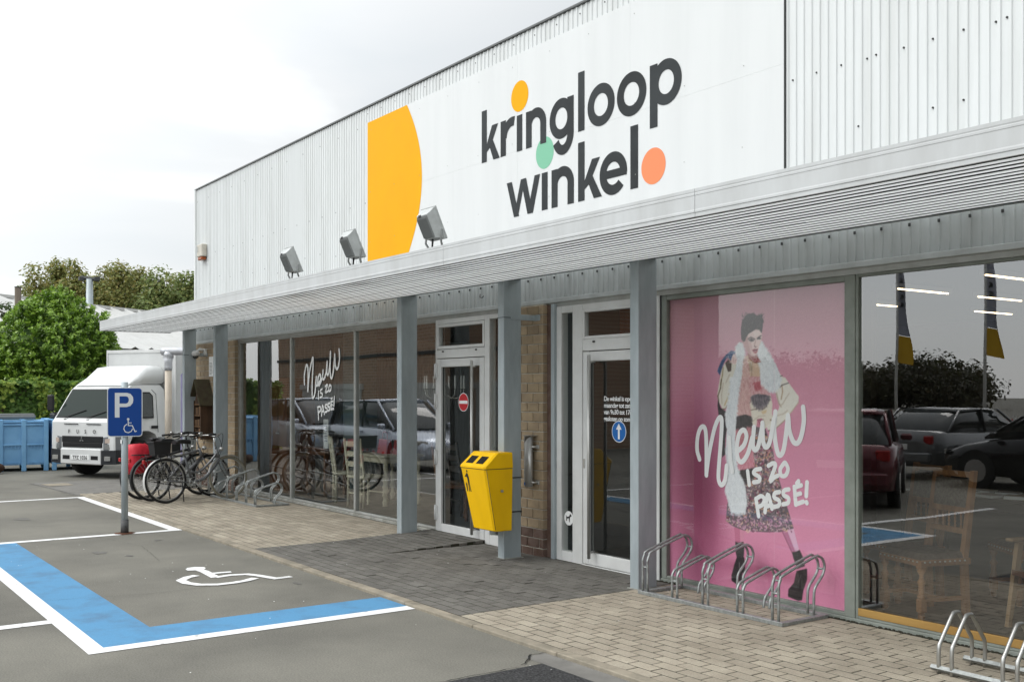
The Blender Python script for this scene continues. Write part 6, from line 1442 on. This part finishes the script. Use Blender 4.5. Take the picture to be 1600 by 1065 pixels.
def armchair(label, loc, rz):
    c = thing('armchair', label, 'armchair', loc, rz); W_ = mat('pale_beech', (.30, .20, .11), .5, color2=(.21, .13, .07), scale=6, stretch=(1, 1, .3))
    for s in (-1, 1):
        MB().loft([[(s * .29 - .016, -.30, 0), (s * .29 + .016, -.30, 0), (s * .29 + .016, -.265, 0), (s * .29 - .016, -.265, 0)], [(s * .29 - .018, -.20, .62), (s * .29 + .018, -.20, .62), (s * .29 + .018, -.15, .62), (s * .29 - .018, -.15, .62)]]).build('leg', W_, c)
        MB().loft([[(s * .29 - .016, .34, 0), (s * .29 + .016, .34, 0), (s * .29 + .016, .375, 0), (s * .29 - .016, .375, 0)], [(s * .29 - .018, .22, .60), (s * .29 + .018, .22, .60), (s * .29 + .018, .27, .60), (s * .29 - .018, .27, .60)]]).build('leg', W_, c)
        MB().box(s * .29 - .035, s * .29 + .035, -.28, .28, .615, .64, .008).build('armrest', W_, c); MB().box(s * .29 - .012, s * .29 + .012, -.25, .3, .26, .30).build('side_rail', W_, c)
    MB().loft([[(-.26, -.28, .38), (.26, -.28, .38), (.26, .25, .30), (-.26, .25, .30)], [(-.26, -.28, .42), (.26, -.28, .42), (.26, .25, .34), (-.26, .25, .34)]]).build('seat', mat('ply_seat', (.11, .05, .025), .45), c)
    MB().loft([[(-.26, .22, .40), (.26, .22, .40), (.26, .25, .40), (-.26, .25, .40)], [(-.26, .36, .92), (.26, .36, .92), (.26, .39, .92), (-.26, .39, .92)]]).build('backrest', mat('ply_back', (.11, .05, .025), .45), c)
    return c
armchair('slim wooden armchair at the right edge of the shop window', (-3.62, .92, .03), R(-15))
def table(label, loc, rz, w, d, h, m, leg='box'):
    t = thing('display_table', label, 'table', loc, rz); MB().box(-w / 2, w / 2, -d / 2, d / 2, h - .035, h, .006).build('tabletop', m, t); MB().box(-w / 2 + .05, w / 2 - .05, -d / 2 + .05, d / 2 - .05, h - .12, h - .036).build('apron', m, t)
    for x in (-w / 2 + .07, w / 2 - .07):
        for y in (-d / 2 + .07, d / 2 - .07):
            b = MB(); turned(b, x, y, 0, h - .12, .03) if leg == 'turned' else b.box(x - .03, x + .03, y - .03, y + .03, 0, h - .036); b.build('leg', m, t)
    return t
DKT = mat('dark_table', (.035, .028, .024), .5); CRM = mat('cream_paint', (.68, .64, .50), .5, color2=(.58, .54, .41), scale=5); BRN = mat('brown_wood', (.15, .062, .025), .45, color2=(.10, .04, .016), scale=6, stretch=(1, 1, .3))
table('long dark table covered with books behind the carved chairs', (-4.3, 2.75, .03), 0, 3.4, .8, .74, DKT)
BKL = ['nearest the mullion', 'second from the mullion', 'third from the mullion', 'fourth from the mullion', 'fifth from the mullion', 'under the reflected red car', 'left of the middle', 'in the middle of the table', 'right of the middle', 'near the armchair', 'beside the armchair back', 'second from the right table end', 'at the right table end']
for k in range(26):
    x = -5.85 + (k % 13) * .245 + random.uniform(-.02, .02); y = 2.5 + .32 * (k // 13) + random.uniform(-.03, .03)
    g = random.uniform(.03, .45); cm = (g, g * random.uniform(.7, 1), g * random.uniform(.5, 1)); bo = thing('book', 'flat book in the ' + ('front' if k < 13 else 'rear') + ' row of the display table, ' + BKL[k % 13], 'book', (x, y, .77), random.uniform(-.3, .3), 'books laid out on the table')
    h = random.uniform(.02, .05); MB().box(-.10, .10, -.075, .075, .003, h - .003).build('pages', M['white_print'], bo); cmx = mat('book_cover', cm, .5); MB().box(-.105, .105, -.08, .08, 0, .003).box(-.105, .105, -.08, .08, h - .003, h).box(-.105, -.101, -.08, .08, .003, h - .003).build('cover', cmx, bo)
bx_ = thing('cardboard_box', 'wood-coloured storage box standing on the book table', 'box', (-3.85, 2.75, .82), .1); MB().box(-.28, .28, -.18, .18, 0, .26, .004).build('box_body', mat('ply_box', (.24, .14, .06), .6, color2=(.16, .085, .035), scale=7, stretch=(.4, 1, 3)), bx_); MB().box(-.29, .29, -.19, .19, .26, .275, .003).build('box_rim', OAK, bx_)
# left window furniture
table('cream painted table with turned legs behind the slogan window', (-14.0, 1.15, .03), 0, .95, .7, .76, CRM, 'turned'); table('brown wooden side table near the left window frame', (-15.9, 1.0, .03), .05, .75, .5, .78, BRN)
def ladder_chair(label, loc, rz, m, seat_m):
    c = thing('ladder_chair', label, 'chair', loc, rz, 'ladder-back chairs in the left window')
    for x in (-.19, .19):
        b = MB(); turned(b, x, -.19, 0, .45, .02); b.build('leg', m, c); MB().tube([(x, .19, 0), (x, .18, .45), (x, .26, 1.02)], .02, 8).build('leg', m, c)
    MB().box(-.22, .22, -.22, .21, .43, .47, .012).build('seat', seat_m, c)
    for z in (.60, .75, .90): y = .18 + (z - .45) / .57 * .08; MB().box(-.175, .175, y - .012, y + .008, z, z + .08, .004).build('back_slat', m, c)
    MB().box(-.18, .18, -.2, -.18, .2, .22).box(-.18, .18, .18, .2, .2, .22).build('stretcher', m, c); return c
ladder_chair('cream ladder-back chair left of the table in the slogan window', (-14.55, .70, .03), R(160), CRM, CRM); ladder_chair('cream ladder-back chair in front of the table legs', (-13.75, .62, .03), R(-170), CRM, CRM); ladder_chair('dark wooden chair in the pane beside the post', (-12.0, 1.3, .03), R(170), DKT, LEA); ladder_chair('brown wooden chair low in the pane beside the post', (-11.65, .8, .03), R(150), BRN, BRN)
def handbag(label, loc, cm):
    h = thing('handbag', label, 'bag', loc); MB().loft([[(-.15, -.06, 0), (.15, -.06, 0), (.15, .06, 0), (-.15, .06, 0)], [(-.13, -.03, .22), (.13, -.03, .22), (.13, .03, .22), (-.13, .03, .22)]]).build('bag_body', mat('bag_leather', cm, .4), h); MB().tube([tuple(p_) for p_ in catmull([(-.08, 0, .22), (-.06, 0, .32), (.06, 0, .32), (.08, 0, .22)], 5)], .009, 6).build('strap', mat('bag_strap', tuple(k * .6 for k in cm), .5), h)
handbag('red handbag on the cream table', (-14.05, 1.1, .79), (.42, .03, .04)); handbag('dark red handbag on the right of the cream table', (-13.65, 1.15, .79), (.30, .03, .035))
vs_ = thing('price_card', 'tall white price card on the brown side table', 'card', (-15.55, .82, .81)); MB().box(-.09, .09, -.004, .004, 0, .48).build('card_sheet', M['white_print'], vs_); tl = MB()
for k in range(8): tl.box(-.06, .03 + .03 * (k % 2), -.0055, -.0045, .40 - k * .04, .41 - k * .04)
tl.build('print_lines', mat('print_blue', (.10, .13, .25), .8), vs_)
cb = thing('cabinet', 'tall brown wooden cabinet at the left end of the window', 'cabinet', (-16.75, .75, .03)); MB().box(-.4, .4, -.25, .25, 0, 1.95, .01).build('carcass', BRN, cb)
for s in (-1, 1): MB().box(s * .2 - .185, s * .2 + .185, -.262, -.252, .1, 1.85, .003).build('cabinet_door', BRN, cb); MB().sphere((s * .04, -.275, 1.0), .014, 8).build('knob', M['steel_brushed'], cb)
bs = thing('wardrobe', 'dark tall wardrobe deep inside behind the left panes', 'wardrobe', (-13.2, 4.6, .03)); MB().box(-1.4, 1.4, -.3, .3, 0, 2.1, .01).build('carcass', DKT, bs)
for k in range(3): MB().box(-1.35 + k * .91, -.5 + k * .91, -.312, -.302, .1, 2.0, .003).build('wardrobe_door', BRN, bs)
col_ = thing('column', 'pale grey-green inner column at the left window', 'column', (-16.05, 1.7, .03)); MB().box(-.22, .22, -.22, .22, 0, 2.8, .01).build('shaft', mat('column_paint', (.20, .25, .25), .7), col_)
ch_ = thing('chandelier', 'brass chandelier with candle arms hanging in the left window', 'chandelier', (-12.15, 1.0, 1.70)); MB().cyl((0, 0, .1), (0, 0, 1.15), .008, 6).build('rod', M['steel_brushed'], ch_); MB().sphere((0, 0, .05), .07, 12, (1, 1, 1.3)).build('hub', M['chrome'], ch_)
for k in range(8):
    a = k * math.pi / 4; ca_, sa_ = math.cos(a), math.sin(a); MB().tube([tuple(p_) for p_ in catmull([(0, 0, .04), (.12 * ca_, .12 * sa_, -.05), (.25 * ca_, .25 * sa_, -.02), (.28 * ca_, .28 * sa_, .08)], 5)], .009, 6).build('arm', M['chrome'], ch_); MB().cyl((.28 * ca_, .28 * sa_, .08), (.28 * ca_, .28 * sa_, .26), .016, 8).build('candle', M['white_print'], ch_)
# lit strip lamps under the ceiling
LED = mat('led_tube', (.9, .8, .6), .5, emit=(1.0, .76, .48, 2.6))
for x, y, lb in ((-5.1, 2.85, 'brightest lit strip lamp high in the right window'), (-6.3, 3.3, 'lit strip lamp between the two reflected flags'), (-6.3, 4.8, 'lit strip lamp crossing the second reflected flag'), (-7.45, 6.7, 'lowest lit strip lamp beside the second flag'), (-7.6, 4.3, 'faint lit strip lamp beside the first reflected flag')):
    ls = thing('strip_lamp', lb, 'lamp', (x, y, 2.845), 0); MB().box(-.03, .03, -.5, .5, -.05, -.002).build('tray', M['alu'], ls); MB().box(-.010, .010, -.45, .45, -.062, -.051).build('tube', LED, ls)

# ================================================================== WHAT STANDS ACROSS THE LOT (seen in the glass)
def car(label, loc, rz, paint, kind='hatch', plate=None):
    c = thing('parked_car', label, 'car', loc, rz, 'cars parked across the lot'); pm_ = mat('car_paint', paint, .25, metal=.35, coat=.6)
    L_ = dict(hatch=4.2, mpv=4.55, sedan=4.5)[kind]; H_ = dict(hatch=1.47, mpv=1.58, sedan=1.44)[kind]; x0, x1 = -L_ / 2, L_ / 2; W_ = .87
    st = [(x0, .62, .42, .78), (x0 + .08, .80, .28, .95), (x0 + .5, .86, .24, .99), (x0 + 1.3, W_, .22, .97), (.3, W_, .22, .95), (x1 - 1.25, W_, .22, .92), (x1 - .55, .85, .24, .80), (x1 - .12, .76, .28, .66), (x1, .58, .40, .56)]
    if kind == 'sedan': st[1] = (x0 + .08, .80, .28, .98)
    rings = [[(x, -w, (zb + zt) / 2), (x, -w * .96, zb + .04), (x, -w * .8, zb), (x, w * .8, zb), (x, w * .96, zb + .04), (x, w, (zb + zt) / 2), (x, w * .97, zt - .06), (x, w * .80, zt), (x, -w * .80, zt), (x, -w * .97, zt - .06)] for x, w, zb, zt in st]
    MB().loft(rings, True, True).build('body', pm_, c)
    rear_top = dict(hatch=x0 + .55, mpv=x0 + .40, sedan=x0 + 1.15)[kind]; rear_bot = dict(hatch=x0 + .22, mpv=x0 + .14, sedan=x0 + .55)[kind]; fr_top, fr_bot = .42, 1.16 if kind != 'mpv' else 1.25
    gh = [(rear_bot, .74, .95, .97), (rear_top, .66, .96, H_ - .05), (-.3, .66, .95, H_ - .012), (fr_top - .1, .655, .94, H_ - .03), (fr_bot, .72, .90, .925)]
    MB().loft([[(x, -w - .05 if zt > 1.1 else -w, zb), (x, w + .05 if zt > 1.1 else w, zb), (x, w, zt - .06 if zt > 1.1 else zt), (x, w * .7, zt), (x, -w * .7, zt), (x, -w, zt - .06 if zt > 1.1 else zt)] for x, w, zb, zt in gh], True, True).build('glasshouse', M['glass_dark'], c)
    MB().loft([[(x, -w, zt - .03), (x, w, zt - .03), (x, w * .72, zt + .006), (x, -w * .72, zt + .006)] for x, w, zt in ((rear_top - .02, .66, H_ - .045), (-.3, .672, H_ - .008), (fr_top - .08, .66, H_ - .028))], True, True).build('roof', pm_, c)
    for s in (-1, 1):
        for xa, za, xb, zb in ((fr_bot, .92, fr_top - .1, H_ - .04), (rear_bot + .04, .96, rear_top, H_ - .06), (-.25, .95, -.3, H_ - .02)): MB().tube([(xa, s * .755, za), (xb, s * .675, zb)], .028, 5).build('pillar', pm_ if xa != -.25 else M['black_plastic'], c)
        for x in (x0 + .80, x1 - .82):
            w = MB().cyl((x, s * .70, .31), (x, s * .875, .31), .31, 28).build('wheel', M['dark_rubber'], c); MB().cyl((x, s * .86, .31), (x, s * .882, .31), .21, 18).build('rim', M['steel_brushed'], w); MB().cyl((x, s * .80, .34), (x, s * .868, .34), .36, 28).build('wheel_arch', M['black_plastic'], c)
        MB().loft([[(x1 - .10, s * .50, .58), (x1 - .10, s * .74, .60), (x1 - .10, s * .74, .68), (x1 - .10, s * .50, .66)], [(x1 - .04, s * .46, .57), (x1 - .16, s * .80, .60), (x1 - .20, s * .79, .71), (x1 - .06, s * .46, .665)]]).build('headlight', M['chrome'], c)
        MB().box(x0 + .015, x0 + .16, s * .665 - .10, s * .665 + .10, .73, .90, .02).build('tail_lamp', mat('tail_red', (.30, .012, .012), .2), c); MB().box(.86, .98, s * .90 - .09, s * .90 + .09, .93, 1.04, .03).build('wing_mirror', pm_, c); MB().box(-.2, 0, s * .872 - .012, s * .872 + .012, .83, .86, .006).build('door_handle', pm_, c)
    MB().box(x0 - .012, x0 + .01, -.26, .26, .62, .73, .004).build('number_plate', M['white_print'], c); MB().box(x1 - .01, x1 + .012, -.26, .26, .43, .54, .004).build('number_plate', M['white_print'], c); MB().box(x0 - .03, x0 + .12, -.74, .74, .36, .56, .03).build('bumper', pm_, c)
    return c
car('silver-blue family car mirrored in the slogan window', (-21.3, -5.3, 0), 0, (.52, .57, .66), 'mpv'); car('pale blue-grey car parked behind the silver one in the left reflection', (-26.6, -5.6, 0), 0, (.48, .52, .58), 'mpv')
car('dark red car seen from behind in the right window reflection', (-10.65, -7.85, 0), R(-122), (.11, .014, .022), 'hatch'); car('grey car beyond the red one in the right window reflection', (-12.3, -13.9, 0), R(-90), (.14, .145, .15), 'sedan'); car('black car seen from the side in the right window reflection', (-8.95, -11.9, 0), R(180), (.012, .012, .014), 'hatch'); car('dark red car beyond the black one in the glass reflection', (-8.2, -17.5, 0), R(175), (.06, .015, .02), 'sedan')
ob = thing('brick_house', 'brown brick building with white garage doors mirrored in the left windows', 'building', (-33.0, -12.3, 0))
RBK = bpy.data.materials.new('house_brick'); RBK.use_nodes = True; _n = RBK.node_tree; _b = _n.nodes['Principled BSDF']; _t = _n.nodes.new('ShaderNodeTexBrick'); _g = _n.nodes.new('ShaderNodeTexCoord'); _m = _n.nodes.new('ShaderNodeMapping'); _m.inputs['Rotation'].default_value = (R(90), 0, 0)
_t.inputs['Color1'].default_value = (.46, .28, .175, 1); _t.inputs['Color2'].default_value = (.32, .185, .115, 1); _t.inputs['Mortar'].default_value = (.55, .49, .41, 1); _t.inputs['Scale'].default_value = 1.0; _t.inputs['Mortar Size'].default_value = .012; _t.inputs['Brick Width'].default_value = .32; _t.inputs['Row Height'].default_value = .12
_n.links.new(_g.outputs['Object'], _m.inputs['Vector']); _n.links.new(_m.outputs['Vector'], _t.inputs['Vector']); _n.links.new(_t.outputs['Color'], _b.inputs['Base Color']); _b.inputs['Roughness'].default_value = .9
MB().box(-12, 9.2, -6, 0, 0, 4.6).build('wall', RBK, ob); MB().box(-12.2, 9.4, -6.2, .25, 4.6, 4.85).build('roof', M['trim_dark'], ob); MB().box(-12.05, 9.25, .0, .05, 3.1, 3.22).build('cornice', M['trim_dark'], ob)
for x0, x1 in ((-9.3, -3.6), (.4, 3.2), (4.6, 7.6)):
    g = MB().box(x0, x1, .002, .05, 0, 1.85).build('garage_door', M['alu'], ob)
    for k in range(14): MB().box(x0 + .02, x1 - .02, .05, .058, .05 + k * .13, .15 + k * .13).build('door_slat', M['alu'], g)
    MB().box(x0 - .15, x1 + .15, .002, .10, 1.86, 2.08).build('lintel', M['alu'], ob)
WHF = mat('flag_white_backlit', (.36, .38, .45), .7); YF = mat('flag_yellow', (.62, .38, .03), .7)  # backlit shade of the white cloth is put into its colour
def flag(label, u, depth, vtop, vbot, seed):
    p = at(u, vtop, depth); pb = at(u, vbot, depth); x, y = p.x, -p.y
    fp = thing('flag_pole', 'white pole of the ' + label, 'flag pole', (x, y, 0)); MB().tube([(0, 0, 0), (0, 0, p.z + .35)], [.05, .035], 12).build('pole', M['alu'], fp); MB().sphere((0, 0, p.z + .38), .06, 10).build('finial', M['alu'], fp)
    fl = thing('banner_flag', label + ' with yellow foot in the right window reflection', 'flag', (x, y, 0)); rr_ = random.Random(seed); H0, H1 = pb.z, p.z + .3; n = 16
    def fpnt(t, s): return (.04 + s * (.18 + .26 * (1 - t) + .05 * math.sin(t * 9 + seed)), .10 * math.sin(s * 3 + t * 5 + seed) * s, H0 + (H1 - H0) * t - s * .12 * (1 - t))
    for nm, t0, t1, m in (('cloth', .27, 1, WHF), ('yellow_foot', 0, .265, YF)):
        v, f = [], []
        for i in range(n + 1):
            for j in range(6): v.append(fpnt(t0 + (t1 - t0) * i / n, j / 5))
        for i in range(n):
            for j in range(5): f.append((6 * i + j, 6 * i + j + 1, 6 * i + j + 7, 6 * i + j + 6))
        MB().add(v, f, True).build(nm, m, fl, fix=False)
    b = MB()
    for k in range(5):
        z = H0 + (H1 - H0) * (.55 + k * .08); b.tube([(.10, .0, z), (.2, .03, z + .1), (.12, .02, z + .12)], .022, 5).tube([(.18, .03, z), (.24, .04, z + .08)], .02, 5)
    b.build('flag_lettering', M['letter_grey'], fl)
flag('tall white banner flag nearest the mullion', 1400, 31, 425, 566, 1); flag('tall white banner flag by the strip lamps', 1538, 29, 405, 557, 2)
for k, (u, v, rx, dd) in enumerate(((1345, 572, 5.0, 120), (1372, 584, 3.6, 124), (1400, 578, 4.6, 118), (1440, 568, 6.0, 112), (1470, 572, 5.0, 116), (1500, 586, 4.5, 122), (1000, 566, 6, 118), (1090, 562, 6, 110), (1180, 564, 6, 114), (1265, 566, 6, 112))):
    p = at(u, v, dd); tree('park_tree', ['dark tree by the mullion', 'small dark tree left of the first flag', 'round tree behind the first flag pole', 'widest dark tree between the two flags', 'leafy tree left of the second flag', 'low tree beside the second flag pole', 'tree mirrored in the entrance door', 'tree mirrored over the left poster edge', 'tree mirrored in the middle of the poster', 'tree mirrored over the right poster side'][k] + ' in the reflected skyline', 'tree', (p.x, -p.y, 0), p.z, rx, .6, [(.04, .045, .02), (.06, .06, .024), (.05, .04, .018)], 60, 5200, .42, 80 + k, 'trees across the lot')
bar_ = thing('road_barrier', 'red and white plastic road barrier mirrored between the parked cars', 'barrier', (-17.5, -22.0, 0)); 
for k in range(8): MB().box(-2 + k * .5, -1.5 + k * .5, -.04, .04, .75, 1.0, .01).build('barrier_board', M['red_print'] if k % 2 else M['white_print'], bar_)
for k in range(5): MB().box(-2 + k, -1.94 + k, -.03, .03, 0, 1.1).build('barrier_post', M['white_print'], bar_)
tr2 = thing('dark_trailer', 'dark trailer with yellow chevron mirrored at the right picture edge', 'trailer', (-14.3, -26.0, 0)); MB().box(-2.6, 6, -2.2, 0, .7, 2.55, .03).build('trailer_body', mat('trailer_dark', (.022, .02, .019), .5), tr2)
for dz in (0, ): MB().add([(.3, .012, 2.45), (1.3, .012, 2.45), (2.5, .012, 1.65), (1.3, .012, .85), (.3, .012, .85), (1.5, .012, 1.65)], [(0, 1, 2, 5), (5, 2, 3, 4)]).build('chevron', YF, tr2)
for x in (-1.8, 4.6): MB().cyl((x, -.35, .42), (x, .0, .42), .42, 20).build('wheel', M['dark_rubber'], tr2)
